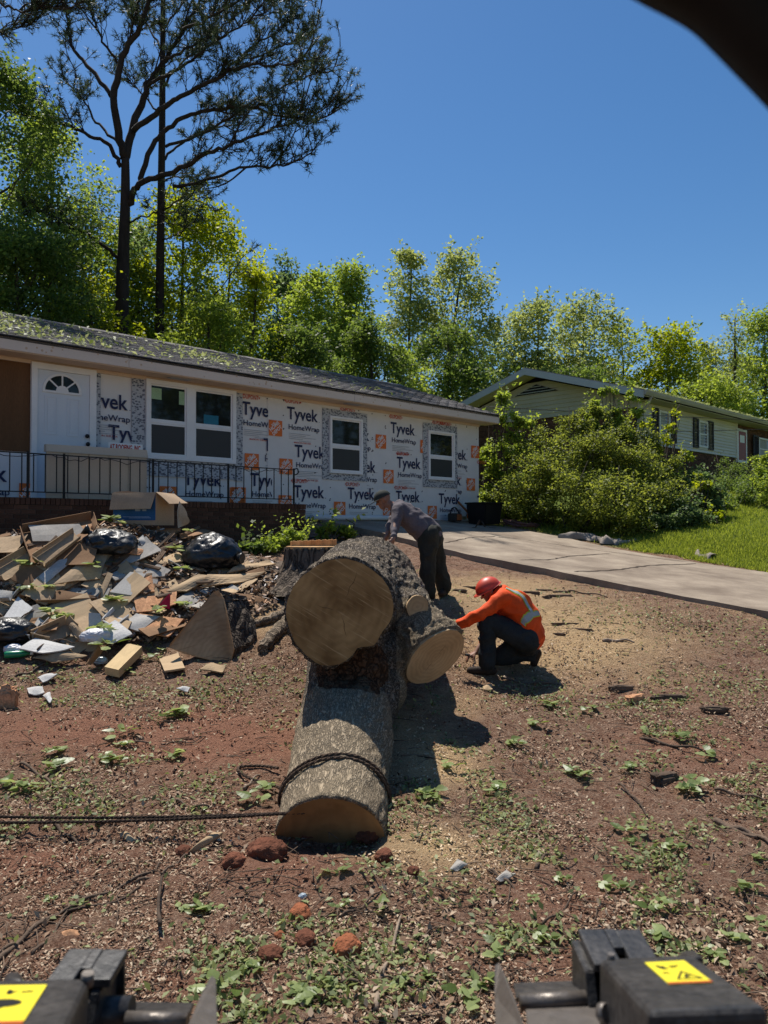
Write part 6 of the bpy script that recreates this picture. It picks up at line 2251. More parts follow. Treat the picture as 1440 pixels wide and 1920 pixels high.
back = -0.15
for path in ([p2(946, 1100, -0.1), p2(966, 1112, -0.12), p2(982, 1134, -0.14), p2(990, 1150, -0.18), p2(972, 1162, -0.3)], [p2(966, 1166, -0.3), p2(978, 1154, -0.3), p2(994, 1147, -0.26), p2(1008, 1147, -0.1)]):
    strip(path, 0.036, LIME, 'tape_edge', 0.004, man2)
    strip(path, 0.024, REFL, 'reflective_tape', 0.008, man2)
for c, toe in ((an2, Vector((-0.18, -0.01, 0))),):
    bm = bmesh.new()
    z = gz2(c)
    g0 = Vector((c.x, c.y, z + 0.05))
    cone_hull(bm, c - M2 + Vector((0, 0, 0.04)), 0.064, g0 - M2, 0.058, 10); cone_hull(bm, g0 - M2, 0.05, g0 + toe - M2, 0.042, 10)
    cone_hull(bm, g0 - toe * 0.35 - M2 + Vector((0, 0, -0.005)), 0.045, g0 + toe - M2 + Vector((0, 0, -0.01)), 0.038, 10)
    obj('boot', remeshed('boot', bm, 0.011, 3), man2, BOOT)
bm = bmesh.new()
z = gz2(af2)
heel = Vector((af2.x + 0.06, af2.y, z + 0.14)); toe = Vector((af2.x + 0.03, af2.y, z + 0.035))
cone_hull(bm, af2 - M2, 0.062, heel - M2, 0.058, 10); cone_hull(bm, heel - M2, 0.056, toe - M2, 0.045, 10)
obj('boot', remeshed('boot', bm, 0.011, 3), man2, BOOT)
dome('hard_hat', PH2, man2, HELM, 1.22, 0.28, True)
# the small saw bar or tool in his hand
TOOL = M('dark_tool', (0.03, 0.028, 0.026), 0.5, 0.2, 9)
h0 = p2(884, 1231, -0.02)
tool = empty('hand_tool', h0)
tag(tool, 'small dark hand tool held low by the kneeling man', 'tool')
obj('handle', tube_mesh('handle', [(0.03, 0.02, -0.01), (-0.02, -0.01, 0.015), (-0.07, -0.03, 0.03)], [0.014, 0.016, 0.013], 8), tool, TOOL)
obj('hook', tube_mesh('hook', spline([(0.03, 0.02, -0.01), (0.035, 0.0, -0.06), (0.01, -0.02, -0.09), (0.05, -0.02, -0.11)], 5), 0.008, 6), tool, M('bare_steel', (0.4, 0.4, 0.4), 0.4, 0.1, 9, metal=0.9))
# ------------------------------------------------------------------ things standing by the house
BIN = M('black_plastic', (0.008, 0.008, 0.009), 0.5, 0.2, 6)
b0 = G(917, 984); b0.z = float(H(b0.x, b0.y))
bx_l, bz = on_wall(896, 945, -0.9); bx_r, _ = on_wall(938, 945, -0.9)
binn = empty('storage_bin', house_world((bx_l + bx_r) / 2, -0.75, drive_z(0.75)), HANG)
tag(binn, 'black plastic bin standing at the right corner of the wrapped house', 'bin')
bm = bmesh.new()
add_hex(bm, [(-0.30, -0.26, 0.0), (0.30, -0.26, 0.0), (0.30, 0.26, 0.0), (-0.30, 0.26, 0.0), (-0.34, -0.3, 0.5), (0.34, -0.3, 0.5), (0.34, 0.3, 0.5), (-0.34, 0.3, 0.5)])
bmesh.ops.bevel(bm, geom=bm.edges[:], offset=0.02, segments=2, affect='EDGES')
obj('tub', bm_mesh('tub', bm), binn, BIN)
obj('lid', box_mesh('lid', -0.365, 0.365, -0.325, 0.325, 0.49, 0.53, 0.012), binn, BIN)
TOOLM = M('dark_machine_paint', (0.03, 0.028, 0.025), 0.6, 0.3, 8)
TOOLR = M('dull_orange_housing', (0.30, 0.09, 0.03), 0.5, 0.2, 6)
sx_, sz_ = on_wall(848, 968, -0.3)
csaw = empty('chainsaw', house_world(sx_, -0.38, drive_z(0.38)), HANG + 0.25)
tag(csaw, 'chainsaw set down against the foot of the wrapped wall', 'chainsaw')
obj('engine_housing', box_mesh('engine_housing', -0.17, 0.17, -0.11, 0.11, 0.02, 0.22, 0.03), csaw, TOOLM)
obj('cover', box_mesh('cover', -0.12, 0.12, -0.135, -0.112, 0.05, 0.19, 0.01), csaw, TOOLR)
obj('handle', tube_mesh('handle', spline([(-0.15, 0.05, 0.2), (-0.1, 0.02, 0.33), (0.05, 0.0, 0.35), (0.13, -0.05, 0.22)], 5), 0.016, 8), csaw, BIN)
obj('guide_bar', box_mesh('guide_bar', 0.17, 0.62, -0.012, 0.012, 0.07, 0.15, 0.004), csaw, M('bar_steel', (0.35, 0.35, 0.34), 0.4, 0.15, 8, metal=0.8))
pipe = tube_mesh('board_offcut', [house_world(sx_ + 0.9, -0.25, drive_z(0.2) + 0.06), house_world(sx_ + 0.5, -0.06, drive_z(0.1) + 0.48)], 0.028, 6)
tag(obj('board_offcut', pipe, None, M('orange_stick', (0.25, 0.09, 0.03), 0.8)), 'short brown stick leaning on the wrapped wall beside the chainsaw', 'stick')
rl = tube_mesh('wrap_roll', [house_world(5.95, -0.16, drive_z(0.15) + 0.06), house_world(9.6, -0.12, drive_z(0.1) + 0.06)], 0.055, 12)
tag(obj('wrap_roll', rl, None, WRAP), 'loose roll of white wrap lying along the foot of the wall', 'roll')
# coiled hose
hose = M('reddish_hose', (0.13, 0.065, 0.058), 0.7, 0.2, 9)
hc_ = dr_hit(977, 988)
pts = []
for i in range(260):
    a = i * 0.26
    r = 0.30 + 0.11 * math.sin(i * 0.61) * math.cos(i * 0.043)
    x = hc_.x + r * 1.25 * math.cos(a) + 0.05 * math.sin(i * 0.17); y = hc_.y + r * math.sin(a) + 0.05 * math.sin(i * 0.11)
    s_ = (Vector((x, y, 0)) - HOUSE).dot(HN)
    pts.append(Vector((x, y, float(drive_z(s_)) + 0.03 + 0.10 * (i / 260) + 0.02 * math.sin(i * 0.9))))
tag(obj('hose', tube_mesh('hose', pts, 0.013, 6), None, hose), 'tangled coil of reddish hose at the top edge of the driveway', 'hose')
fl = dr_hit(900, 990)
bm = bmesh.new()
for i, (dx, h) in enumerate(((-0.22, 0.0), (-0.12, 0.02), (-0.02, 0.19), (0.04, 0.15), (0.10, 0.02), (0.34, 0.004))):
    bm.verts.new((dx, -0.14 + 0.05 * i, h)); bm.verts.new((dx + 0.05, 0.16 - 0.02 * i, h * 0.7 + 0.004))
bm.verts.ensure_lookup_table()
for i in range(5): bm.faces.new((bm.verts[2 * i], bm.verts[2 * i + 2], bm.verts[2 * i + 3], bm.verts[2 * i + 1]))
rg = bm_mesh('rag', bm)
o = obj('roofing_scrap', rg, None, M('brown_felt', (0.06, 0.045, 0.038), 0.9, 0.2, 6)); o.location = fl; sd = o.modifiers.new('t', 'SOLIDIFY'); sd.thickness = 0.008
tag(o, 'small folded brown felt scrap peaked up on the driveway by the bin', 'scrap')
# grey fabric sock along the far edge of the driveway
SOCK = M('grey_fabric', (0.26, 0.22, 0.185), 0.95, 0.25, 5, bump=0.4, bscale=50)
q = [dr_hit(*p) for p in ((1062, 1009), (1115, 1013), (1150, 1020), (1190, 1024), (1245, 1030), (1290, 1038), (1315, 1046), (1345, 1052))]
q = spline(q, 10)
q = [v + HU * (-0.12 + 0.06 * math.sin(i * 0.9)) + Vector((0, 0, 0.03)) for i, v in enumerate(q)]
bm = bmesh.new()
for i, v in enumerate(q):
    hgt = 0.10 + 0.05 * abs(math.sin(i * 0.25)) + 0.012 * math.sin(i * 1.1)
    for k in range(9):
        a = math.pi * k / 8
        bm.verts.new(v + HU * (0.22 * -math.cos(a) * (1 + 0.2 * math.sin(i * 0.8 + k))) + Vector((0, 0, hgt * math.sin(a) * (1 + 0.15 * math.sin(i * 0.9 + k * 1.1)) - 0.02)))
bm.verts.ensure_lookup_table()
for i in range(len(q) - 1):
    for k in range(8): bm.faces.new((bm.verts[9 * i + k], bm.verts[9 * i + k + 1], bm.verts[9 * i + 10 + k], bm.verts[9 * i + 9 + k]))
tag(obj('fabric_roll', bm_mesh('fabric_roll', bm, True), None, SOCK), 'crumpled grey fabric strip lying along the lawn edge of the driveway', 'fabric')
# tall pale board leaning on the porch railing, and the roofer's sign behind it
PANELC = M('pale_board', (0.46, 0.40, 0.315), 0.75, 0.06, 1.5, bump=0.05, fine=0.04)
lb = RY - 0.0
xa = on_wall(240 / 3, 560 + 830 / 3, RY + 0.25)[0]; xb = on_wall(803 / 3, 560 + 870 / 3, RY + 0.25)[0]
zt = on_wall(82, 834, RY + 0.25)[1]
lp = empty('panel_stack', house_world(xa, RY + 0.08, FLOOR), HANG)
tag(lp, 'pale beige boards stood on edge behind the porch railing by the door', 'board')
for k in range(5):
    wv = (xb - xa) / 5
    obj('panel', box_mesh('panel', wv * k + 0.003, wv * (k + 1) - 0.003, 0.02 + 0.006 * (k % 2), 0.06, 0.0, zt - FLOOR - 0.11, 0.004), lp, PANELC)
bm = bmesh.new()
add_hex(bm, [(-0.01, 0.0, zt - FLOOR - 0.11), (xb - xa + 0.01, 0.0, zt - FLOOR - 0.11), (xb - xa + 0.01, 0.10, zt - FLOOR - 0.11), (-0.01, 0.10, zt - FLOOR - 0.11),
             (0.0, 0.03, zt - FLOOR), (xb - xa, 0.03, zt - FLOOR + 0.02), (xb - xa, 0.12, zt - FLOOR + 0.02), (0.0, 0.12, zt - FLOOR)])
obj('folded_edge', bm_mesh('folded_edge', bm), lp, PANELC)
sa = on_wall(610 / 3, 560 + 806 / 3, -0.35); sb_ = on_wall(803 / 3, 560 + 870 / 3, -0.35)
sg = empty('yard_sign', house_world(sa[0], -0.35, FLOOR), HANG)
tag(sg, 'white yard sign with red ROOFING lettering showing above the leaned boards', 'sign')
sw, st_ = sb_[0] - sa[0], sa[1] - FLOOR
obj('sign_board', box_mesh('sign_board', 0, sw, 0, 0.01, st_ - 0.42, st_), sg, WHITE)
letter(sg, [(text_geo('AT ROOFING, INC.', 0.02, sw - 0.03, st_ - 0.125, 0.10, 0.03), 1), (quad_geo(0.1, sw - 0.1, st_ - 0.17, st_ - 0.16), 2)], 0, 0, y=-0.003, name='lettering')
obj('wire_leg', tube_mesh('wire_leg', [(0.15, 0.005, 0), (0.15, 0.005, st_ - 0.4)], 0.005, 5), sg, IRON)
obj('wire_leg', tube_mesh('wire_leg', [(sw - 0.15, 0.005, 0), (sw - 0.15, 0.005, st_ - 0.4)], 0.005, 5), sg, IRON)

# ------------------------------------------------------------------ the rubbish heap
HEAPM = M('crushed_rubbish', (0.055, 0.04, 0.03), 0.95, 0.4, 7, bump=0.8, bscale=40, c2=(0.17, 0.125, 0.09), fine=0.4)
hx = np.arange(-6.2, -0.9, 0.06); hy = np.arange(7.6, 12.2, 0.06)
XX, YY = np.meshgrid(hx, hy)
hh_ = heap(XX.ravel(), YY.ravel())
ZZ = H(XX.ravel(), YY.ravel()) + hh_ - 0.035 + (hh_ > 0.04) * 0.05 * fbm(np.stack([XX.ravel() * 4, YY.ravel() * 4, 0 * hh_], 1), 3, 61)
I = np.arange(XX.size).reshape(XX.shape)
F = np.stack([I[:-1, :-1], I[:-1, 1:], I[1:, 1:], I[1:, :-1]], -1).reshape(-1, 4)
F = F[hh_[F].max(1) > 0.03]
tag(obj('rubbish_heap', np_mesh('rubbish_heap', np.stack([XX.ravel(), YY.ravel(), ZZ], 1), F, True), None, HEAPM), 'packed heap of demolition dirt and scraps below the porch', 'rubbish', kind='stuff')

CARD = M('brown_cardboard', (0.40, 0.285, 0.175), 0.9, 0.10, 2.5, rand=0.14, bump=0.08, bscale=30)
CARD_D = M('dark_cardboard', (0.24, 0.135, 0.07), 0.9, 0.15, 2.5, rand=0.18)
WOODP = M('pale_plywood', (0.44, 0.31, 0.18), 0.85, 0.12, 2, rand=0.15, stretch=(1, 6, 1))
OSB = M('orange_particle_board', (0.50, 0.26, 0.135), 0.95, 0.3, 22, rand=0.1, fine=0.25)
GYP = M('white_plasterboard', (0.50, 0.485, 0.46), 0.85, 0.08, 3, rand=0.10)
GYPW = M('dusty_plasterboard', (0.36, 0.33, 0.29), 0.9, 0.2, 3, rand=0.2)
GYPG = M('grey_plasterboard', (0.42, 0.40, 0.37), 0.85, 0.12, 3, rand=0.12)
LUMBER = M('yellow_lumber', (0.50, 0.36, 0.185), 0.8, 0.14, 2.0, stretch=(8, 1, 8), rand=0.08)
OLDW = M('old_brown_board', (0.13, 0.085, 0.055), 0.9, 0.3, 3, stretch=(1, 7, 7), rand=0.25)
BAGM = None


def plastic(name, c, rough, spec=0.6):
    m, nt, b, N, L = new_mat(name)
    b.inputs['Base Color'].default_value = (*c, 1)
    b.inputs['Roughness'].default_value = rough
    b.inputs['Specular IOR Level'].default_value = spec
    tc = N('ShaderNodeTexCoord')
    v = N('ShaderNodeTexNoise'); v.inputs['Scale'].default_value = 5; v.inputs['Detail'].default_value = 3; v.inputs['Distortion'].default_value = 1.5
    L(tc.outputs['Object'], v.inputs[0])
    bp = N('ShaderNodeBump'); bp.inputs['Strength'].default_value = 0.45; bp.inputs['Distance'].default_value = 0.05
    L(v.outputs[0], bp.inputs['Height']); L(bp.outputs[0], b.inputs['Normal'])
    return m


BAGM = plastic('black_bag_film', (0.011, 0.011, 0.012), 0.42)
BAGW = plastic('white_bag_film', (0.62, 0.61, 0.62), 0.4)
BAGB = plastic('clear_blue_film', (0.30, 0.36, 0.40), 0.3)


def patch_mesh(name, c4, th, seed, bend=0.0, torn=0.0, n=7):
    """a sheet through four corners, sagging and torn a little, with thickness"""
    r = random.Random(seed)
    A, B, C, D = [Vector(c) for c in c4]
    nn = (B - A).cross(D - A)
    nn = nn.normalized() if nn.length > 1e-6 else Vector((0, 0, 1))
    if nn.z < 0: nn = -nn
    ph = r.uniform(0, 6)
    V = []
    for j in range(n):
        for i in range(n):
            u, v = i / (n - 1), j / (n - 1)
            if i in (0, n - 1): v2 = v + r.uniform(-torn, torn) * 0.5
            else: v2 = v
            p = A.lerp(B, u).lerp(D.lerp(C, u), v2 if 0 < j < n - 1 else v)
            if i in (0, n - 1) or j in (0, n - 1):
                p = p.lerp((A + C) / 2, r.uniform(0, torn))
            p = p + nn * bend * math.sin(math.pi * u + ph * 0.2) * math.sin(math.pi * v)
            p = p + nn * bend * 0.35 * math.sin(5 * u + ph) * math.cos(4 * v + ph)
            V.append(p)
    F = []
    m_ = len(V)
    V += [p - nn * th for p in V]
    for j in range(n - 1):
        for i in range(n - 1):
            a = j * n + i
            F.append((a, a + 1, a + n + 1, a + n)); F.append((m_ + a, m_ + a + n, m_ + a + n + 1, m_ + a + 1))
    for i in range(n - 1):
        for a, b_ in ((i, i + 1), (n * (n - 1) + i + 1, n * (n - 1) + i), (i * n + n - 1, (i + 1) * n + n - 1), ((i + 1) * n, i * n)):
            F.append((a, m_ + a, m_ + b_, b_))
    bm = bmesh.new()
    vs = [bm.verts.new(v) for v in V]
    for f in F:
        try: bm.faces.new([vs[i] for i in f])
        except ValueError: pass
    return bm_mesh(name, bm)


def sheet(name, quad, mat, label, cat, th=0.012, lift=0.03, bend=0.02, torn=0.04, group=None, seed=None, f=None, parent=None):
    seed = seed if seed is not None else hash(tuple(quad[0])) % 9999
    f = f or HP
    c4 = [G(q[0], q[1], (q[2] if len(q) > 2 else lift) + (0.03 if f is HP else 0), f) for q in quad]
    o0 = sum(c4, Vector()) / 4
    o = obj(name, patch_mesh(name, [c - o0 for c in c4], th, int(quad[0][0] * 7 + quad[0][1]), bend, torn), parent, mat)
    o.location = o0
    if label: tag(o, label, cat, group)
    return o, c4, o0


def tray(name, quad, mat, label, h, cat='cardboard box', lift=0.05, sides=(0, 1, 2, 3), th=0.008):
    """flat open carton: bottom with upstanding sides"""
    c4 = [G(q[0], q[1], (q[2] if len(q) > 2 else lift), HP) for q in quad]
    o0 = sum(c4, Vector()) / 4
    root = empty(name, o0); tag(root, label, cat, 'opened cartons on the heap')
    c4 = [c - o0 for c in c4]
    nn = (c4[1] - c4[0]).cross(c4[3] - c4[0]).normalized()
    if nn.z < 0: nn = -nn
    obj('bottom', patch_mesh('bottom', c4, th, 3, 0.01, 0.0), root, mat)
    mid = sum(c4, Vector()) / 4
    for k in sides:
        a, b_ = c4[k], c4[(k + 1) % 4]
        out = ((a + b_) / 2 - mid); out = (out - nn * out.dot(nn)).normalized() * h * 0.25
        obj('side', patch_mesh('side', [a + nn * 0.004, b_ + nn * 0.004, b_ + nn * h + out, a + nn * h + out], th, k, 0.012, 0.01), root, mat)
    return root


# large pieces, placed one by one
tray('open_carton', [(40, 1000, .1), (60, 1058, .12), (176, 1000, .12), (170, 975, .1)], CARD_D, 'long dark carton lid propped at the top left of the heap', 0.12, lift=.15, sides=(0, 3, 2))
tray('open_carton', [(62, 1048, .15), (84, 1062, .15), (150, 1010, .2), (138, 998, .2)], CARD, 'narrow tan carton half lying inside the long dark lid', 0.07, lift=.18, sides=(0, 1, 3))
tray('open_carton', [(-30, 1082, .08), (10, 1088, .1), (68, 1060, .1), (50, 1036, .08)], CARD, 'tan carton tray at the left edge of the heap', 0.09, sides=(0, 3))
sheet('cardboard_sheet', [(98, 1096, .08), (188, 1084, .08), (206, 1030, .10), (190, 1025, .10)], CARD, 'large flat tan cardboard sheet with a slit in the middle of the heap', 'cardboard', 0.01, bend=0.03)
sheet('cardboard_sheet', [(110, 1050, .1), (62, 1088, .08), (86, 1094, .08), (150, 1040, .1)], GYPG, 'grey perforated sheet lying below the long dark carton', 'sheet', 0.01)
tray('open_carton', [(68, 1132, .05), (184, 1126, .06), (186, 1118, .1), (100, 1104, .06)], CARD_D, 'shallow open carton with a sharp right corner in front of the big sheet', 0.07, sides=(0, 1))
sheet('cardboard_flap', [(178, 1128, .05), (186, 1132, .05), (212, 1076, .12), (202, 1072, .14)], CARD, 'tall upright cardboard flap at the right of the shallow carton', 'cardboard', 0.01, bend=0.005, torn=0.0)
sheet('plaster_slab', [(206, 1110, .08), (246, 1116, .08), (274, 1076, .12), (244, 1072, .1)], GYPG, 'thick grey white plaster slab leaning in the middle of the heap', 'plasterboard', 0.05, bend=0.0, torn=0.01)
sheet('particle_board', [(250, 1120, .06), (256, 1148, .05), (292, 1144, .05), (296, 1116, .06)], OSB, 'square of orange particle board left of the red piece', 'board', 0.016, bend=0.0)
sheet('particle_board', [(292, 1118, .07), (294, 1144, .05), (330, 1132, .06), (332, 1108, .08)], OSB, 'orange board with a white corner behind the red piece', 'board', 0.016, bend=0.0)
sheet('particle_board', [(258, 1112, .06), (290, 1108, .07), (285, 1078, .1), (270, 1082, .1)], OSB, 'narrow orange sawdusted board right of the plaster slab', 'board', 0.016)
sheet('plasterboard', [(220, 1176, .04), (316, 1194, .04), (345, 1160, .06), (262, 1150, .05)], OSB, 'broad sawdust covered board sloping in front of the red piece', 'board', 0.016, bend=0.008)
sheet('plasterboard', [(222, 1174, .07), (262, 1183, .07), (300, 1156, .08), (255, 1150, .07)], GYPG, 'pale grey panel lying on the sawdust covered board', 'plasterboard', 0.012)
sheet('plasterboard', [(170, 1198, .10), (210, 1206, .10), (250, 1188, .10), (216, 1160, .14)], GYP, 'bright white plasterboard fragment behind the white bag', 'plasterboard', 0.014, torn=0.08)
sheet('plasterboard', [(166, 1176, .10), (192, 1168, .12), (188, 1150, .20), (166, 1148, .22)], GYP, 'upright white plasterboard square above the white bag', 'plasterboard', 0.014, bend=0)
tray('foam_tray', [(196, 1168, .08), (216, 1178, .08), (240, 1158, .1), (216, 1146, .1)], GYP, 'white moulded foam corner piece right of the upright white square', 0.06, 'packaging', sides=(0, 1, 3), th=0.014)
sheet('plasterboard', [(34, 1216, .10), (80, 1224, .12), (142, 1212, .12), (66, 1196, .12)], GYP, 'long white panel lying flat at the lower left of the heap', 'plasterboard', 0.014)
tray('open_carton', [(60, 1198, .08), (96, 1206, .06), (140, 1186, .08), (124, 1170, .12)], CARD, 'open tan carton behind the long white panel', 0.12, sides=(0, 3, 2))
sheet('cardboard_sheet', [(60, 1232, .03), (96, 1240, .04), (166, 1230, .06), (120, 1216, .08)], CARD, 'torn cardboard sheet jutting from the foot of the heap', 'cardboard', 0.01, torn=0.06, bend=0.03)
sheet('cardboard_flap', [(160, 1246, .02), (170, 1246, .02), (200, 1210, .14), (186, 1208, .16)], CARD_D, 'curled brown cardboard flap over the crumpled clear plastic', 'cardboard', 0.01, bend=0.04)
sheet('cardboard_flap', [(128, 1172, .14), (142, 1196, .1), (164, 1190, .1), (140, 1166, .16)], CARD, 'bent tan carton flap left of the white bag', 'cardboard', 0.01, bend=0.05)
sheet('plasterboard', [(0, 1166, .1), (28, 1172, .1), (62, 1140, .12), (34, 1118, .12)], GYP, 'pinkish white panel leaning at the left above the black bag', 'plasterboard', 0.02, bend=0)
tray('open_carton', [(-20, 1128, .08), (20, 1126, .08), (34, 1110, .12), (-10, 1104, .12)], GYPG, 'grey white box end at the left edge', 0.10, 'box', sides=(0, 1))
tray('open_carton', [(48, 1196, .08), (60, 1200, .08), (90, 1168, .12), (72, 1158, .14)], GYPG, 'tilted white carton with an orange mark beside the black film', 0.10, sides=(0, 1))
sheet('plywood_sheet', [(378, 1100, .06), (440, 1092, .08), (500, 1072, .04), (388, 1078, .12)], WOODP, 'long curved pale board bridging the hollow behind the wedge', 'board', 0.02, bend=0.04)
sheet('plywood_sheet', [(310, 1108, .06), (350, 1108, .06), (400, 1078, .12), (372, 1076, .12)], WOODP, 'pale dusty board left of the hollow behind the wedge', 'board', 0.02, bend=0.02)
sheet('plywood_sheet', [(425, 1074, .06), (520, 1056, .04), (505, 1050, .05), (440, 1062, .08)], WOODP, 'light board end just right of the black rubbish bag', 'board', 0.02)
sheet('cardboard_sheet', [(228, 1036, .12), (262, 1040, .12), (276, 1030, .12), (244, 1024, .14)], OSB, 'rounded tan cardboard scrap below the black bags', 'cardboard', 0.012, torn=0.10)
sheet('plasterboard', [(258, 1012, .16), (266, 1022, .14), (276, 1018, .14), (268, 1002, .18)], GYPG, 'small grey white card standing under the blue box', 'card', 0.01)
tray('open_carton', [(340, 1010, .12), (350, 1008, .10), (415, 990, .12), (392, 984, .16)], CARD_D, 'curved brown carton edge behind the round black rubbish bag', 0.06, sides=(0, 3))
RED = M('red_plastic', (0.52, 0.012, 0.035), 0.45, 0.1, 5)
sheet('red_packet', [(298, 1135, .10), (318, 1142, .08), (319, 1114, .20), (317, 1113, .2)], RED, 'bright red triangular packet standing in the heap', 'packet', 0.012, bend=0.004, torn=0)
LUM = sheet('lumber_block', [(196, 1250, .09), (222, 1256, .09), (266, 1212, .09), (240, 1206, .09)], LUMBER, 'thick yellow lumber offcut at the foot of the heap', 'lumber', 0.085, bend=0, torn=0)
sheet('plywood_scrap', [(298, 1234, .02), (308, 1258, .03), (347, 1252, .03), (334, 1224, .03)], WOODP, 'square pale plywood scrap in front of the wedge', 'board', 0.02, bend=0, torn=0.03)
sheet('plywood_scrap', [(374, 1254, .02), (415, 1260, .03), (424, 1248, .03), (400, 1243, .03)], WOODP, 'thin pale bark slab under the wedge', 'board', 0.015)
sheet('plaster_scrap', [(70, 1270, .02), (80, 1278, .02), (108, 1264, .03), (98, 1262, .03)], GYP, 'white scrap on the ground left of the lumber offcut', 'scrap', 0.01, f=HP)
sheet('plaster_scrap', [(50, 1290, .02), (54, 1300, .02), (84, 1298, .02), (80, 1288, .02)], GYP, 'pale rectangular scrap lower left of the heap', 'scrap', 0.01, f=HP)
sheet('plaster_scrap', [(80, 1303, .02), (92, 1316, .02), (98, 1312, .02), (94, 1298, .02)], GYP, 'small pale chip below the pale rectangular scrap', 'scrap', 0.01, f=HP)
sheet('plaster_scrap', [(330, 1291, .02), (352, 1296, .02), (357, 1289, .02), (342, 1286, .02)], GYP, 'white paper scrap on the leaves below the wedge', 'scrap', 0.008, f=HP)
sheet('wood_slab', [(352, 1598, .03), (366, 1592, .03), (420, 1560, .03), (402, 1558, .03)], WOODP, 'pale split wood slab lying left of the log end', 'wood', 0.02, f=H, torn=0.08)
sheet('wood_slab', [(222, 1560, .02), (240, 1578, .02), (258, 1574, .02), (238, 1560, .02)], WOODP, 'small pale wood chip in front of the ropes', 'wood', 0.015, f=H, torn=0.08)
sheet('wood_slab', [(905, 1284, .02), (907, 1292, .03), (924, 1292, .03), (922, 1282, .02)], WOODP, 'little square wood chip in front of the kneeling man', 'wood', 0.015, f=H)
sheet('wood_slab', [(115, 1748, .02), (118, 1756, .02), (150, 1752, .02), (145, 1745, .02)], OSB, 'reddish splinter near the left loader bracket', 'wood', 0.012, f=H)

# brown box with the blue printed side
BLUE = M('blue_print', (0.018, 0.085, 0.20), 0.7, 0.2, 4)
BXD = 11.0
bc = at(280, 986, BXD); bc.z -= 0.0
ca_box = empty('cardboard_box', at(270, 985, BXD), -0.25)
tag(ca_box, 'open brown cardboard box with a blue printed side on top of the heap', 'cardboard box')
w_, d_, h_ = 0.67, 0.5, 0.46
CBX = M('box_cardboard', (0.40, 0.28, 0.18), 0.9, 0.08, 3)
for nm, b6 in (('side', (-w_ / 2, w_ / 2, -d_ / 2, -d_ / 2 + 0.008, 0, h_)), ('side', (-w_ / 2, w_ / 2, d_ / 2 - 0.008, d_ / 2, 0, h_)), ('side', (-w_ / 2, -w_ / 2 + 0.008, -d_ / 2 + 0.009, d_ / 2 - 0.009, 0, h_)),
               ('side', (w_ / 2 - 0.008, w_ / 2, -d_ / 2 + 0.009, d_ / 2 - 0.009, 0, h_)), ('bottom', (-w_ / 2 + 0.009, w_ / 2 - 0.009, -d_ / 2 + 0.009, d_ / 2 - 0.009, 0, 0.01))):
    obj(nm, box_mesh(nm, *b6), ca_box, CBX)
obj('printed_side', box_mesh('printed_side', -w_ / 2 + 0.003, w_ / 2 - 0.003, -d_ / 2 - 0.003, -d_ / 2 - 0.001, 0.07, h_ - 0.005), ca_box, BLUE)
for nm, q4 in (('flap', [(-w_ / 2 - 0.01, -d_ / 2 - 0.005, h_ + 0.002), (w_ / 2, -d_ / 2 - 0.005, h_ + 0.002), (w_ / 2 - 0.03, -d_ / 2 - 0.09, h_ - 0.23), (-w_ / 2 + 0.0, -d_ / 2 - 0.09, h_ - 0.24)]),
               ('flap', [(w_ / 2 + 0.004, -d_ / 2, h_ + 0.002), (w_ / 2 + 0.004, d_ / 2, h_ + 0.002), (w_ / 2 + 0.24, d_ / 2 - 0.04, h_ - 0.14), (w_ / 2 + 0.20, -d_ / 2 + 0.02, h_ - 0.16)]),
               ('flap', [(-w_ / 2, d_ / 2, h_ + 0.003), (w_ / 2, d_ / 2, h_ + 0.003), (w_ / 2 - 0.02, d_ / 2 + 0.18, h_ - 0.05), (-w_ / 2 + 0.02, d_ / 2 + 0.18, h_ - 0.05)]),
               ('flap', [(-w_ / 2, -d_ / 2, h_ + 0.003), (-w_ / 2, d_ / 2, h_ + 0.003), (-w_ / 2 + 0.22, d_ / 2 - 0.02, h_ + 0.02), (-w_ / 2 + 0.22, -d_ / 2 + 0.02, h_ + 0.02)])):
    obj(nm, patch_mesh(nm, q4, 0.007, 5, 0.012, 0.0), ca_box, CBX)
bm = bmesh.new()
for k, (x0, x1, z) in enumerate(((-0.22, 0.30, 0.115), (-0.1, 0.33, 0.10), (0.02, 0.12, 0.2), (0.16, 0.24, 0.2))):
    add_box(bm, x0 * 0.8, x1 * 0.8, -d_ / 2 - 0.0045, -d_ / 2 - 0.0032, z, z + (0.008 if k < 2 else 0.03))
obj('printed_marks', bm_mesh('printed_marks', bm), ca_box, M('pale_blue_print', (0.25, 0.33, 0.42), 0.7))
bx2 = empty('cardboard_box', at(292, 993, BXD + 0.02) + Vector((0, 0, -0.12)), 0.22)
tag(bx2, 'lower brown carton crushed beneath the blue sided box', 'cardboard box')
for nm, b6 in (('side', (-0.26, 0.34, -0.22, -0.21, 0, 0.12)), ('side', (0.33, 0.34, -0.205, 0.2, 0, 0.14)), ('side', (-0.26, 0.34, 0.2, 0.21, 0, 0.14)), ('side', (-0.26, -0.25, -0.205, 0.2, 0, 0.14))):
    obj(nm, box_mesh(nm, *b6), bx2, CARD_D)
sheet('paper_sheet', [(333, 990, .2), (346, 985, .2), (352, 968, .42), (338, 940, .62)], M('crumpled_paper', (0.42, 0.39, 0.34), 0.8, 0.15, 6), 'crumpled pale paper hanging behind the right of the box', 'paper', 0.006, bend=0.05)


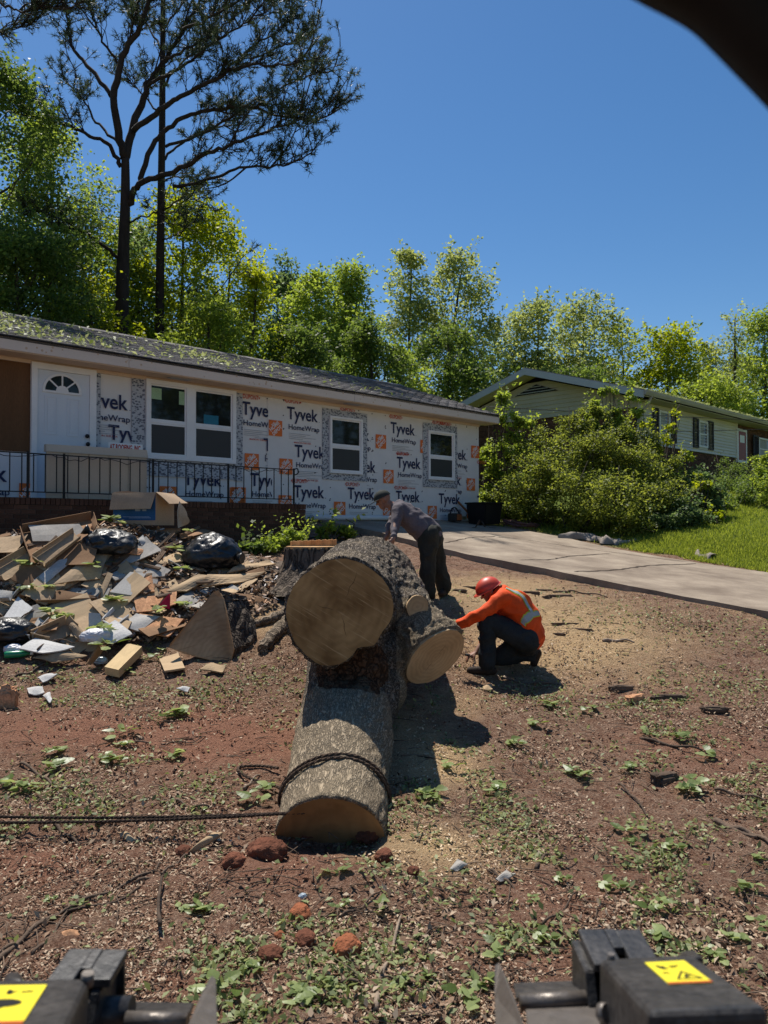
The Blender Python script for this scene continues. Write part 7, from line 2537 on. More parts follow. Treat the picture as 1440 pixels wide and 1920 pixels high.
def bag(name, px, py, rx, ry, rz, mat, label, seed, lift=0.0, knot=None, cat='rubbish bag', f=None):
    c = G(px, py, lift + rz * 0.35, f or HP)
    root = empty(name, c); tag(root, label, cat)
    rng = np.random.default_rng(seed)
    bm = bmesh.new()
    bmesh.ops.create_icosphere(bm, subdivisions=5, radius=1)
    me = bm_mesh('film', bm, True)
    V = verts_of(me).copy()
    dr = V / np.linalg.norm(V, axis=1, keepdims=True)
    r = 1 + 0.16 * fbm(dr * 1.6, 2, seed) + 0.075 * (1 - 2.5 * np.abs(fbm(dr * 3.2 + 0.5 * fbm(dr * 2, 2, seed + 9)[:, None], 3, seed + 4))) + 0.014 * (1 - 2.5 * np.abs(fbm(dr * 8, 2, seed + 7)))
    V = dr * r[:, None] * np.array([rx, ry, rz])
    V[:, 2] = np.where(V[:, 2] < -rz * 0.5, -rz * 0.5 + (V[:, 2] + rz * 0.5) * 0.25, V[:, 2])
    set_verts(me, V)
    obj('film', me, root, mat)
    if knot:
        k = Vector(knot)
        bm = bmesh.new()
        add_tube(bm, spline([k * 0.85, k * 1.02, k * 1.12, k * 1.3], 3), [0.10, 0.03, 0.035, 0.03, 0.03, 0.04, 0.05, 0.06, 0.07, 0.075][:10], 9)
        obj('knot', bm_mesh('knot', bm), root, mat)
    return root


bag('rubbish_bag', 398, 1042, 0.37, 0.32, 0.28, BAGM, 'round shiny black rubbish bag right of the blue sided box', 3, 0.02, (0.33, -0.12, -0.02))
bag('rubbish_bag', 206, 1022, 0.33, 0.3, 0.20, BAGM, 'torn black rubbish bag left under the blue sided box', 5, 0.04, (-0.22, -0.1, 0.16))
bag('rubbish_bag', 184, 1024, 0.20, 0.2, 0.17, BAGM, 'small black bag sagging off the end of the dark carton', 8, 0.04)
bag('rubbish_bag', 18, 1185, 0.27, 0.22, 0.15, BAGM, 'black plastic film bundle at the left edge of the heap', 9, 0.02)
bag('plastic_bag', 178, 1194, 0.16, 0.10, 0.09, BAGW, 'crumpled white plastic bag in front of the white plasterboard', 12, 0.10, cat='plastic bag')
bag('plastic_bag', 188, 1240, 0.075, 0.06, 0.045, BAGB, 'crumpled clear plastic left of the yellow lumber offcut', 14, 0.0, cat='plastic')
sheet('tissue', [(842, 1630, .02), (858, 1632, .02), (878, 1620, .03), (858, 1610, .04)], GYPW, 'scrunched white tissue on the pale sawdust', 'tissue', 0.004, bend=0.015, torn=0.05, f=H)
sheet('rag', [(928, 1648, .02), (936, 1652, .02), (968, 1638, .03), (950, 1632, .03)], GYPW, 'long white rag on the mulch right of the tissue', 'rag', 0.005, bend=0.014, torn=0.04, f=H)
bag('plastic_bag', 568, 1682, 0.025, 0.02, 0.018, BAGB, 'tiny bluish plastic scrap on the red soil', 19, 0.0, cat='plastic', f=H)
# green bottle with clear film at the left edge
bt = G(8, 1228, 0.05, HP)
bottle = empty('bottle', bt, 0.4); tag(bottle, 'green plastic bottle lying at the left edge of the heap', 'bottle')
prof = [(0.0, 0.028), (0.02, 0.036), (0.14, 0.036), (0.19, 0.028), (0.22, 0.014), (0.25, 0.014)]
obj('body', tube_mesh('body', [(x, 0, 0) for x, r in prof], [r for x, r in prof], 14), bottle, M('green_plastic', (0.01, 0.22, 0.09), 0.25, 0.05, 4, spec=0.6))
obj('cap', tube_mesh('cap', [(0.245, 0, 0), (0.275, 0, 0)], 0.017, 12), bottle, WHITE)
bag('plastic_bag', 26, 1218, 0.10, 0.08, 0.06, BAGW, 'clear white film bunched beside the green bottle', 21, 0.03, cat='plastic')

MARKS = [(274, 950, 'the blue sided box'), (398, 1042, 'the round black bag'), (206, 1022, 'the torn black bag'), (310, 1128, 'the red packet'), (178, 1194, 'the white plastic bag'), (230, 1230, 'the yellow lumber offcut'),
         (390, 1180, 'the wood wedge'), (240, 1095, 'the thick plaster slab'), (150, 1065, 'the large flat cardboard sheet'), (90, 1212, 'the long white panel'), (110, 1020, 'the long dark carton lid'), (18, 1185, 'the black film bundle'), (440, 1080, 'the long curved board'),
         (10, 1228, 'the green bottle'), (620, 1500, 'the sawn log end'), (650, 1778, 'the largest orange clod'), (563, 1714, 'the upper orange clod'), (950, 1240, 'the kneeling worker'), (1246, 1462, 'the dark broken wood chunk'), (945, 1640, 'the white rag'), (860, 1620, 'the white tissue'),
         (1140, 1800, 'the right coupler'), (190, 1830, 'the left coupler'), (735, 1790, 'the pale bent stick'), (480, 1460, 'the loose rope loop'), (240, 1532, 'the taut ropes'), (390, 1580, 'the pale wood slab'), (1400, 1560, 'the thick branch'), (110, 1720, 'the long bent branch'),
         (1258, 1308, 'the long dark wood chunk'), (320, 1245, 'the square plywood scrap'), (500, 1598, 'the ribbed clay lump'), (830, 1440, 'the pale sawdust patch'), (950, 1860, 'the right wear plate'), (385, 1880, 'the left wear plate')]
USED = set()


def place_words(px, py, sizes):
    """words that say where a piece lies by its nearest landmark, each only once"""
    near = sorted(MARKS, key=lambda m_: (m_[0] - px) ** 2 + ((m_[1] - py) * 1.3) ** 2)
    for mk in near[:5]:
        dx, dy = px - mk[0], py - mk[1]
        d = math.hypot(dx, dy)
        side_ = ('right of' if dx > 0 else 'left of') if abs(dx) > abs(dy) * 1.6 else (('below' if dy > 0 else 'above') if abs(dy) > abs(dx) * 1.6 else (('lower ' if dy > 0 else 'upper ') + ('right of' if dx > 0 else 'left of')))
        for w_d in (['just', 'close'] if d < 45 else (['a little', 'some way'] if d < 110 else ['further', 'well'])):
            k = f'{sizes} {w_d} {side_} {mk[2]}'
            if k not in USED:
                USED.add(k)
                return f'{w_d} {side_} {mk[2]}'
    return None


# smaller scraps, many alike
rs = random.Random(31)
spots = [(rs.uniform(-5, 330), rs.uniform(1010, 1225)) for _ in range(165)] + [(rs.uniform(180, 480), rs.uniform(1040, 1130)) for _ in range(55)]
kinds = [('cardboard_scrap', CARD, 'torn scrap of tan cardboard jammed in the heap', 'cardboard', 0.008), ('wood_strip', OLDW, 'weathered brown wood strip jammed in the heap', 'wood', 0.022), ('plasterboard_scrap', GYPW, 'broken grey plasterboard scrap jammed in the heap', 'plasterboard', 0.013),
         ('cardboard_scrap', CARD_D, 'torn dark brown cardboard scrap jammed in the heap', 'cardboard', 0.008), ('board_scrap', WOODP, 'splintered pale board scrap jammed in the heap', 'board', 0.016), ('wood_strip', OLDW, 'weathered brown wood strip jammed in the heap', 'wood', 0.022)]
for i, (px, py) in enumerate(spots):
    if py < 1030 and px > 360: continue
    nm, mt, lab, cat, th = kinds[i % len(kinds)]
    c = G(px, py, 0.0, HP)
    hgt = float(heap(c.x, c.y))
    if hgt < 0.05: continue
    L_ = rs.uniform(0.16, 0.5) * (2.0 if nm == 'wood_strip' else 1); W_ = rs.uniform(0.035, 0.07) if nm == 'wood_strip' else rs.uniform(0.09, 0.26)
    big = i % 5 == 0 and i % 6 in (0, 2, 3, 4) and i < 165
    if big: L_, W_ = rs.uniform(0.55, 0.95), rs.uniform(0.22, 0.42)
    me = patch_mesh(nm, [(-L_ / 2, -W_ / 2, 0), (L_ / 2, -W_ / 2 * rs.uniform(0.6, 1.1), 0), (L_ / 2 * rs.uniform(0.8, 1.1), W_ / 2, 0), (-L_ / 2, W_ / 2 * rs.uniform(0.6, 1.1), 0)], th, i, 0.012, 0.05 if nm != 'wood_strip' else 0.0, 4)
    o = obj(nm, me, None, mt)
    o.location = c + Vector((0, 0, rs.uniform(0.0, 0.05) + (0.05 if big else 0)))
    e = 0.05
    gx_ = float(HP(c.x + e, c.y) - HP(c.x - e, c.y)) / (2 * e); gy_ = float(HP(c.x, c.y + e) - HP(c.x, c.y - e)) / (2 * e)
    nn = Vector((-gx_ + rs.uniform(-0.35, 0.35), -gy_ + rs.uniform(-0.35, 0.35), 1)).normalized()
    o.rotation_euler = (nn.to_track_quat('Z', 'Y').to_matrix().to_4x4() @ Matrix.Rotation(rs.gauss(0.55, 0.5), 4, 'Z')).to_euler()
    short = ('large ' if big else '') + lab.replace(' jammed in the heap', '').replace(' scrap', ' sheet' if big else ' scrap')
    pw = place_words(px, py, short)
    tag(o, short + ' ' + pw if pw else lab, cat, 'small scraps in the heap')

# ------------------------------------------------------------------ sticks, branches, bark pieces, clods on the yard
STICK = M('brown_stick', (0.11, 0.075, 0.052), 0.9, 0.3, 9, bump=0.4, bscale=60, rand=0.3)
STICK_L = M('grey_stick', (0.24, 0.18, 0.13), 0.9, 0.25, 9, bump=0.4, bscale=60, rand=0.2)


def stick(pixels, r, label, group=None, mat=STICK, lift=0.015, name='stick', fork=None):
    q = spline([G(a, b_, lift) for a, b_ in pixels], 5)
    o0 = q[0].copy()
    root = empty(name, o0); tag(root, label, 'stick', group)
    n_ = len(q)
    obj('stem', tube_mesh('stem', [v - o0 + Vector((0, 0, 0.012 * math.sin(i * 1.1))) for i, v in enumerate(q)], [r * (1 - 0.5 * i / (n_ - 1)) for i in range(n_)], 7), root, mat)
    if fork:
        p = spline([G(a, b_, lift) for a, b_ in fork], 4)
        obj('twig', tube_mesh('twig', [v - o0 for v in p], [r * 0.5] * len(p), 6), root, mat)
    return root


SG_ = 'sticks lying on the yard'
stick([(-10, 1810), (40, 1760), (110, 1710), (200, 1672), (280, 1636), (300, 1620)], 0.013, 'long bent branch crossing the lower left corner', SG_, fork=[(110, 1712), (160, 1700), (220, 1690), (262, 1662)])
stick([(0, 1788), (50, 1752), (100, 1718), (150, 1696)], 0.009, 'thinner stick lying beside the long bent branch', SG_)
stick([(300, 1735), (297, 1700), (300, 1665), (306, 1640)], 0.011, 'dark upright twig poking from the soil lower left', SG_, lift=0.06)
stick([(255, 1654), (300, 1640), (330, 1618), (355, 1600), (366, 1590)], 0.009, 'thin forked twig below the pale wood slab', SG_)
stick([(103, 1545), (120, 1562), (150, 1582)], 0.014, 'short thick stick just below the ropes', SG_)
stick([(40, 1430), (80, 1455), (104, 1475), (145, 1478)], 0.012, 'curved stick among leaves at the left', SG_)
stick([(248, 1392), (310, 1393), (360, 1390), (388, 1380)], 0.007, 'thin dark twig across the bare red soil', SG_)
stick([(705, 1895), (712, 1840), (732, 1790), (752, 1715)], 0.013, 'pale bent stick standing out at the bottom centre', SG_, STICK_L)
stick([(752, 1790), (785, 1765), (830, 1730)], 0.008, 'thin twig branching off the pale bent stick', SG_)
stick([(640, 1718), (680, 1698), (712, 1668)], 0.008, 'dark twig left of centre in the mulch', SG_)
stick([(640, 1842), (700, 1838), (745, 1832)], 0.008, 'low twig left of the pale bent stick', SG_)
stick([(1340, 1540), (1370, 1552), (1410, 1562), (1450, 1585)], 0.022, 'thick brown branch at the right edge', SG_, fork=[(1360, 1545), (1390, 1562), (1420, 1570)])
stick([(1200, 1385), (1270, 1398), (1320, 1405)], 0.014, 'brown stick half sunk in the mulch on the right', SG_)
stick([(1340, 1480), (1390, 1490), (1440, 1500)], 0.013, 'reddish stick lying near the right edge', SG_)
stick([(920, 1632), (940, 1645), (968, 1668)], 0.010, 'short stick below the white rag', SG_)
stick([(1005, 1630), (1015, 1612), (1030, 1600)], 0.012, 'small curved bark strip right of the white rag', SG_)
stick([(1015, 1735), (1060, 1700), (1080, 1668)], 0.007, 'thin curved twig above the right loader bracket', SG_)
stick([(1160, 1470), (1185, 1490), (1215, 1530)], 0.010, 'twig running down from the dark wood chunk', SG_)
stick([(940, 1272), (990, 1280), (1050, 1282)], 0.016, 'long low stick by the feet of the kneeling man', SG_)
stick([(1130, 1202), (1160, 1200), (1190, 1203)], 0.020, 'grey stick on the orange sawdust', SG_, STICK_L)
stick([(1065, 1108), (1100, 1112), (1140, 1119)], 0.013, 'thin branch in front of the driveway edge', SG_)
stick([(330, 1500), (360, 1512), (400, 1510)], 0.010, 'little stick left of the loose rope', SG_)
stick([(458, 1480), (470, 1466), (488, 1450)], 0.012, 'pale stub of branch within the rope loop', SG_, STICK_L)
stick([(60, 1790), (100, 1750), (130, 1700)], 0.008, 'fine twig lying over the long bent branch', SG_)
stick([(30, 1268), (60, 1258), (90, 1240)], 0.014, 'dark stick at the foot of the heap on the left', SG_)
stick([(115, 1240), (150, 1224), (178, 1212)], 0.012, 'dark stick below the torn cardboard sheet', SG_)
stick([(70, 1218), (100, 1200), (140, 1205)], 0.010, 'thin black branch lying over the long white panel', SG_, lift=0.16)
for i, (a, b_) in enumerate((((40, 1158), (90, 1130)), ((0, 1118), (60, 1108)), ((200, 1060), (240, 1130)))):
    stick([a, ((a[0] + b_[0]) / 2 + 8, (a[1] + b_[1]) / 2 - 6), b_], 0.008, ['thin twig over the pinkish white panel', 'pale bent cable at the left edge of the heap', 'loose wire hanging in the middle of the heap'][i], SG_, STICK, lift=0.22)


def chunk(name, px, py, sx, sy, sz, mat, label, cat, seed, rot=0.0, lift=0.0, group=None, f=H, amp=0.25):
    if cat in ('wood', 'bark'): amp, sy, sz = 0.42, sy * 0.8, sz * 0.85
    c = G(px, py, sz * 0.25 + lift, f)
    bm = bmesh.new()
    bmesh.ops.create_icosphere(bm, subdivisions=4, radius=1)
    me = bm_mesh(name, bm, True)
    V = verts_of(me).copy()
    d = V / np.linalg.norm(V, axis=1, keepdims=True)
    r = 1 + amp * fbm(d * 1.7, 3, seed) + amp * 0.5 * fbm(d * 5, 3, seed + 3)
    if cat in ('wood', 'bark'):
        d = np.sign(d) * np.abs(d) ** 0.55
        r = r + 0.10 * np.sin(d[:, 1] * 14 + seed) + 0.06 * np.sin(d[:, 2] * 19)
    me_v = d * r[:, None] * np.array([sx, sy, sz])
    set_verts(me, me_v)
    o = obj(name, me, None, mat); o.location = c; o.rotation_euler = (0, 0, rot)
    return tag(o, label, cat, group)


CLOD = M('red_clay_clod', (0.15, 0.055, 0.03), 0.95, 0.35, 8, bump=1.0, bscale=45, rand=0.2)
CLOD_O = M('orange_clay_clod', (0.28, 0.095, 0.042), 0.95, 0.3, 8, bump=1.0, bscale=45, rand=0.1)
ROTW = M('rotten_bark', (0.07, 0.038, 0.024), 0.95, 0.4, 9, bump=1.0, bscale=40, stretch=(1, 3, 1))
CL = 'clay clods in front of the log'
for i, (px, py, s_, mt, lab) in enumerate(((563, 1714, 0.055, CLOD_O, 'orange clay clod left of centre below the log'), (650, 1778, 0.066, CLOD_O, 'largest orange clay clod at the bottom centre'), (572, 1762, 0.05, CLOD, 'brown clay clod between the two orange ones'),
                                           (525, 1755, 0.028, CLOD_O, 'small reddish clod left of the brown one'), (508, 1792, 0.055, CLOD, 'dark red clod left above the leaf sprigs'), (500, 1598, 0.10, CLOD, 'big ribbed clay lump left of the hollow'),
                                           (440, 1615, 0.06, CLOD, 'dark clay lump beside the big ribbed one'), (575, 1550, 0.10, CLOD, 'rough clay lump under the log end'), (690, 1560, 0.09, CLOD, 'clay lump at the right of the hollow'),
                                           (720, 1605, 0.05, CLOD, 'small clod right below the hollow'), (345, 1598, 0.05, CLOD, 'flat dark clod near the pale wood slab'), (775, 1634, 0.035, CLOD, 'brown clod on the pale sawdust'))):
    chunk('clay_clod', px, py, s_ * 1.2, s_, s_ * 0.8, mt, lab, 'clod', i + 71, rs.uniform(0, 3), 0.0, CL)
chunk('rotten_root', 640, 1535, 0.20, 0.075, 0.065, ROTW, 'dark rotten root lying across the undercut end of the log', 'root', 91, -0.25, 0.05)
chunk('wood_chunk', 1246, 1462, 0.105, 0.06, 0.06, STICK, 'dark broken wood chunk standing out on the right', 'wood', 92, 0.4)
chunk('bark_slab', 10, 1312, 0.10, 0.03, 0.14, OSB, 'reddish bark slab at the left edge', 'wood', 93, 0.2, 0.03)
chunk('wood_chunk', 1164, 1292, 0.12, 0.045, 0.04, STICK, 'rounded stick end right of the kneeling man', 'wood', 94, 0.05)
chunk('wood_chunk', 1258, 1308, 0.17, 0.04, 0.035, STICK, 'long dark wood chunk right of the rounded end', 'wood', 95, -0.05)
chunk('wood_chunk', 1340, 1332, 0.12, 0.05, 0.04, STICK, 'dark chunk furthest right in the row of wood', 'wood', 96, -0.2)
chunk('wood_chunk', 1190, 1312, 0.11, 0.05, 0.05, OSB, 'reddish broken chunk below the rounded stick end', 'wood', 97, 0.6)
for i, (px, py, a, b_, lab) in enumerate(((1047, 1118, 0.16, 0.05, 'dark piece of limb behind the orange shirt'), (1052, 1110, 0.12, 0.04, 'darker split of limb crossing behind the orange shirt'), (1020, 1108, 0.09, 0.05, 'lumpy dark bark just behind the orange shirt'), (995, 1112, 0.10, 0.06, 'round dark bark lump by the orange shoulder'),
                                          (1060, 1170, 0.15, 0.035, 'short grey limb right of the orange shirt'), (1083, 1180, 0.13, 0.035, 'second grey limb just below the short one'), (1048, 1190, 0.06, 0.04, 'small brown knot of wood on the sawdust'), (862, 1108, 0.08, 0.05, 'dark bark lump by the boots of the bending man'),
                                          (880, 1102, 0.12, 0.04, 'bark strip behind the boots of the bending man'))):
    chunk('bark_piece', px, py, a * 1.15, b_ * 0.6, b_ * 0.55, STICK, lab, 'bark', 110 + i, rs.uniform(-0.4, 0.4), 0.0, 'bark pieces round the workers')

# ------------------------------------------------------------------ litter nobody could count
rng = np.random.default_rng(99)


def ground_points(n, y0, y1, x0=-30, x1=1470, power=1.0):
    py = y0 + (y1 - y0) * rng.uniform(0, 1, n) ** power
    px = rng.uniform(x0, x1, n)
    P, ok = hits(px, py)
    ok &= P[:, 1] < 16
    P = P[ok]; px = px[ok]; py = py[ok]
    lx_ = (P[:, 0] - HOUSE.x) * HU.x + (P[:, 1] - HOUSE.y) * HU.y
    s_ = (P[:, 0] - HOUSE.x) * HN.x + (P[:, 1] - HOUSE.y) * HN.y
    ok = ~((lx_ > DR_X0 - 0.05) & (lx_ < DR_X1 + 0.3)) & (s_ > 1.4) & (lx_ < DR_X1)
    return P[ok], px[ok], py[ok]


def mask_at(P, ch):
    i = np.clip(np.searchsorted(GX, P[:, 0]), 0, len(GX) - 1); j = np.clip(np.searchsorted(GY, P[:, 1]), 0, len(GY) - 1)
    return mask[:, ch].reshape(_XX.shape)[j, i]


def flat_bits(P, L, asp, tilt, lift=0.006):
    """little four sided chips lying every way"""
    n = len(P)
    a = rng.uniform(0, 2 * np.pi, n)
    d = np.stack([np.cos(a), np.sin(a), rng.normal(0, tilt, n)], 1)
    s = np.stack([-np.sin(a), np.cos(a), rng.normal(0, tilt, n)], 1)
    W = (L * asp)[:, None]; L = L[:, None]
    C = P + np.array([0, 0, lift]) + np.array([0, 0, 1]) * rng.uniform(0, 0.012, (n, 1))
    V = np.stack([C - d * L * 0.5 - s * W * 0.3, C + d * L * 0.4 - s * W * 0.5, C + d * L * 0.5 + s * W * 0.35, C - d * L * 0.45 + s * W * 0.5], 1).reshape(-1, 3)
    return V, np.arange(4 * n).reshape(n, 4)


def chip_mat(name, stops, rough=0.9, trans=0.0):
    m, nt, b, N, L = new_mat(name)
    g = N('ShaderNodeNewGeometry')
    r = N('ShaderNodeValToRGB'); L(g.outputs['Random Per Island'], r.inputs[0])
    while len(r.color_ramp.elements) < len(stops): r.color_ramp.elements.new(0.5)
    for e, (p, c) in zip(r.color_ramp.elements, stops): e.position = p; e.color = (*c, 1)
    L(r.outputs[0], b.inputs['Base Color'])
    b.inputs['Roughness'].default_value = rough
    b.inputs['Specular IOR Level'].default_value = 0.2
    return m


P, px, py = ground_points(230000, 1030, 1930)
dens = np.clip(0.20 + 1.15 * vnoise(P * np.array([1.6, 1.6, 0]), 5) + 0.6 * vnoise(P * np.array([5, 5, 0]), 6), 0.06, 1) * (1 - 0.6 * mask_at(P, 1)) * (1 - 0.85 * mask_at(P, 0))
P = P[rng.uniform(0, 1, len(P)) < dens]
L = rng.uniform(0.007, 0.025, len(P)) * (0.70 + 0.06 * P[:, 1])
V, F = flat_bits(P, L, rng.uniform(0.12, 0.55, len(P)), 0.3)
CHIPS = chip_mat('mixed_chips', [(0.0, (0.06, 0.027, 0.016)), (0.28, (0.16, 0.08, 0.048)), (0.55, (0.30, 0.18, 0.115)), (0.80, (0.44, 0.32, 0.22)), (1.0, (0.54, 0.43, 0.30))])
tag(obj('wood_chips', np_mesh('wood_chips', V, F), None, CHIPS), 'brown and tan bark chips and dead leaf bits scattered over the yard', 'chips', kind='stuff')
# curled dead leaves
P, px, py = ground_points(16000, 1040, 1930)
dens = np.clip(0.25 + 1.1 * vnoise(P * np.array([1.3, 1.3, 0]), 15), 0.03, 1) * (1 - 0.8 * mask_at(P, 1))
P = P[rng.uniform(0, 1, len(P)) < dens]
V, F = leaf_cloud(P + np.array([0, 0, 0.012]), 0.042, rng, 3.0, 0.5, 0.5)
DEAD = chip_mat('dead_leaves', [(0.0, (0.13, 0.075, 0.045)), (0.5, (0.30, 0.20, 0.13)), (1.0, (0.47, 0.37, 0.26))])
tag(obj('dead_leaves', np_mesh('dead_leaves', V, F), None, DEAD), 'dry brown leaves strewn over the soil', 'leaves', kind='stuff')
# green leaf litter in drifts
P, px, py = ground_points(110000, 1040, 1930)
nearer = np.clip((1800 - py) / 500, 0.5, 1)
cl = vnoise(P * np.array([1.5, 1.5, 0]), 25) * 0.75 + vnoise(P * np.array([4.2, 4.2, 0]), 26) * 0.6
dens = np.clip((cl - 0.22) * 2.4, 0.045, 1) * (1 - 0.75 * mask_at(P, 1)) * (1 - 0.8 * mask_at(P, 0))
for bx, by, r, w in ((1010, 1310, 0.45, 1.0), (1380, 1290, 0.6, 0.9), (400, 1300, 0.45, 1.0), (320, 1345, 0.2, 0.9), (290, 1300, 0.2, 0.9), (120, 1270, 0.4, 0.8), (100, 1480, 0.35, 0.9), (380, 1480, 0.3, 0.8), (60, 1270, 0.2, 0.7), (1200, 1150, 0.8, 0.7), (1350, 1180, 0.8, 0.6),
                     (470, 1275, 0.3, 0.8), (1000, 1290, 0.3, 0.9), (700, 1840, 0.3, 0.7), (980, 1760, 0.25, 0.8), (950, 1420, 0.2, 0.4), (270, 1230, 0.2, 0.7), (820, 1660, 0.3, 0.35), (1050, 1450, 0.25, 0.4)):
    c = G(bx, by)
    dens = np.maximum(dens, w * 0.8 * np.exp(-(((P[:, 0] - c.x) / r) ** 2 + ((P[:, 1] - c.y) / (r * 0.7)) ** 2)))
P = P[rng.uniform(0, 1, len(P)) < np.clip(dens * 0.85 * nearer, 0, 1)]
V, F = leaf_cloud(P + np.array([0, 0, 0.015]), 0.043, rng, 1.6, 0.5, 0.4)
LITTER = leaf_mat('fallen_green_leaves', (0.075, 0.105, 0.026), (0.30, 0.33, 0.15), 0.25)
tag(obj('green_leaf_litter', np_mesh('green_leaf_litter', V, F), None, LITTER), 'drifts of freshly fallen green leaves on the yard', 'leaves', kind='stuff')
# crumbs of soil and of sawdust
P, px, py = ground_points(26000, 1060, 1930)
keep = rng.uniform(0, 1, len(P)) < (1 - 0.92 * mask_at(P, 0)) * np.clip(0.10 + 0.25 * mask_at(P, 1) + 0.3 * vnoise(P * np.array([2, 2, 0]), 45), 0.03, 1)
P = P[keep]
n = len(P)
sz = rng.uniform(0.003, 0.013, n) * (0.8 + 0.04 * P[:, 1])
o8 = np.array([[1, 0, 0], [0, 1, 0], [-1, 0, 0], [0, -1, 0], [0, 0, 1], [0, 0, -1]], float)
V = (P[:, None] + np.array([0, 0, 0.004]) + o8[None] * sz[:, None, None] * rng.uniform(0.6, 1.3, (n, 6, 1))).reshape(-1, 3)
t8 = np.array([[0, 1, 4], [1, 2, 4], [2, 3, 4], [3, 0, 4], [1, 0, 5], [2, 1, 5], [3, 2, 5], [0, 3, 5]])
F = (np.arange(n)[:, None, None] * 6 + t8[None]).reshape(-1, 3)
CRUMB = chip_mat('soil_crumbs', [(0.0, (0.06, 0.026, 0.016)), (0.5, (0.15, 0.065, 0.038)), (0.85, (0.24, 0.115, 0.066)), (1.0, (0.34, 0.22, 0.14))])
tag(obj('soil_crumbs', np_mesh('soil_crumbs', V, F), None, CRUMB), 'small crumbs of red brown soil', 'soil', kind='stuff')
P, px, py = ground_points(70000, 1060, 1720)
P = P[rng.uniform(0, 1, len(P)) < np.clip(mask_at(P, 0) * 0.75, 0, 1)]
V, F = flat_bits(P, rng.uniform(0.006, 0.022, len(P)), rng.uniform(0.3, 0.7, len(P)), 0.35, 0.003)
SAWD = chip_mat('sawdust_flakes', [(0.0, (0.36, 0.22, 0.11)), (0.6, (0.58, 0.42, 0.25)), (1.0, (0.72, 0.58, 0.40))])
tag(obj('sawdust', np_mesh('sawdust', V, F), None, SAWD), 'pale orange sawdust flakes round the log and workers', 'sawdust', kind='stuff')
# rubble bits over the heap
pxr, pyr = rng.uniform(-20, 520, 9000), rng.uniform(975, 1265, 9000)
P, ok = hits(pxr, pyr, HP)
P = P[ok & (heap(P[:, 0], P[:, 1]) > 0.035)]
V, F = flat_bits(P, rng.uniform(0.02, 0.10, len(P)), rng.uniform(0.2, 0.7, len(P)), 0.5, 0.02)
RUB_ = chip_mat('rubble_bits', [(0.0, (0.05, 0.03, 0.02)), (0.35, (0.17, 0.11, 0.07)), (0.6, (0.36, 0.25, 0.16)), (0.8, (0.45, 0.25, 0.14)), (1.0, (0.62, 0.60, 0.57))])
tag(obj('rubble_bits', np_mesh('rubble_bits', V, F), None, RUB_), 'small broken bits of board and plaster strewn over the heap', 'rubble', kind='stuff')
# fine twigs
P, px, py = ground_points(1500, 1060, 1930)
n = len(P)
a = rng.uniform(0, 2 * np.pi, n); ln = rng.uniform(0.06, 0.28, n)
bm = bmesh.new()
for i in range(n):
    d = Vector((math.cos(a[i]), math.sin(a[i]), rng.normal(0, 0.06)))
    p = Vector(P[i]) + Vector((0, 0, 0.012))
    m_ = p + d * ln[i] * 0.5 + Vector((rng.normal(0, 0.012), rng.normal(0, 0.012), 0.006))
    add_tube(bm, [p, m_, p + d * ln[i]], [0.0035, 0.003, 0.002], 4)
tag(obj('fine_twigs', bm_mesh('fine_twigs', bm, recalc=False), None, M('twig_bits', (0.14, 0.095, 0.065), 0.9, 0.3, 5, island=0.4)), 'fine broken twigs scattered over the yard', 'twigs', kind='stuff')

# leafy sprigs: torn off tulip tree shoots with broad leaves
def broad_leaf(bm, base, d, n_, L_, W_, fold):
    s = d.cross(n_).normalized()
    k = [(0, 0), (0.18, 0.42), (0.42, 0.5), (0.62, 0.34), (0.82, 0.26), (1.0, 0.0)]
    mid = [bm.verts.new(base + d * L_ * t - n_ * (0.10 * L_ * t * t) ) for t, w in k]
    for sg in (-1, 1):
        ed = [bm.verts.new(base + d * L_ * t + s * sg * W_ * w + n_ * (fold * W_ * w - 0.13 * L_ * t * t)) for t, w in k[1:-1]]
        ed = [mid[0]] + ed + [mid[-1]]
        for i in range(len(k) - 1):
            vs = [mid[i], mid[i + 1], ed[i + 1], ed[i]]
            vs = list(dict.fromkeys(vs))
            if len(vs) >= 3:
                try: bm.faces.new(vs)
                except ValueError: pass


BROAD = leaf_mat('broad_green_leaves', (0.075, 0.115, 0.022), (0.28, 0.33, 0.13), 0.3, 0.4)
def sprig_mesh(seed, k):
    r = random.Random(seed)
    bm = bmesh.new()
    bs = bmesh.new()
    add_tube(bs, [(-0.10, 0, 0.012), (0, 0.01, 0.02), (0.10, -0.01, 0.015)], [0.004, 0.0035, 0.002], 5)
    for i in range(k):
        t = r.uniform(-0.08, 0.11)
        a = r.uniform(-1.3, 1.3) + (math.pi if r.random() < 0.25 else 0)
        d = Vector((math.cos(a), math.sin(a), r.uniform(-0.05, 0.35))).normalized()
        n_ = Vector((r.uniform(-0.6, 0.6), r.uniform(-0.6, 0.6), 1)).normalized()
        n_ = (n_ - d * n_.dot(d)).normalized()
        L_ = r.uniform(0.06, 0.125)
        broad_leaf(bm, Vector((t, r.uniform(-0.03, 0.03), 0.02 + r.uniform(0, 0.03))), d, n_, L_, L_ * r.uniform(0.5, 0.85), r.uniform(-0.25, 0.5))
    return bm_mesh('leaves', bm, recalc=False), bm_mesh('stem', bs)


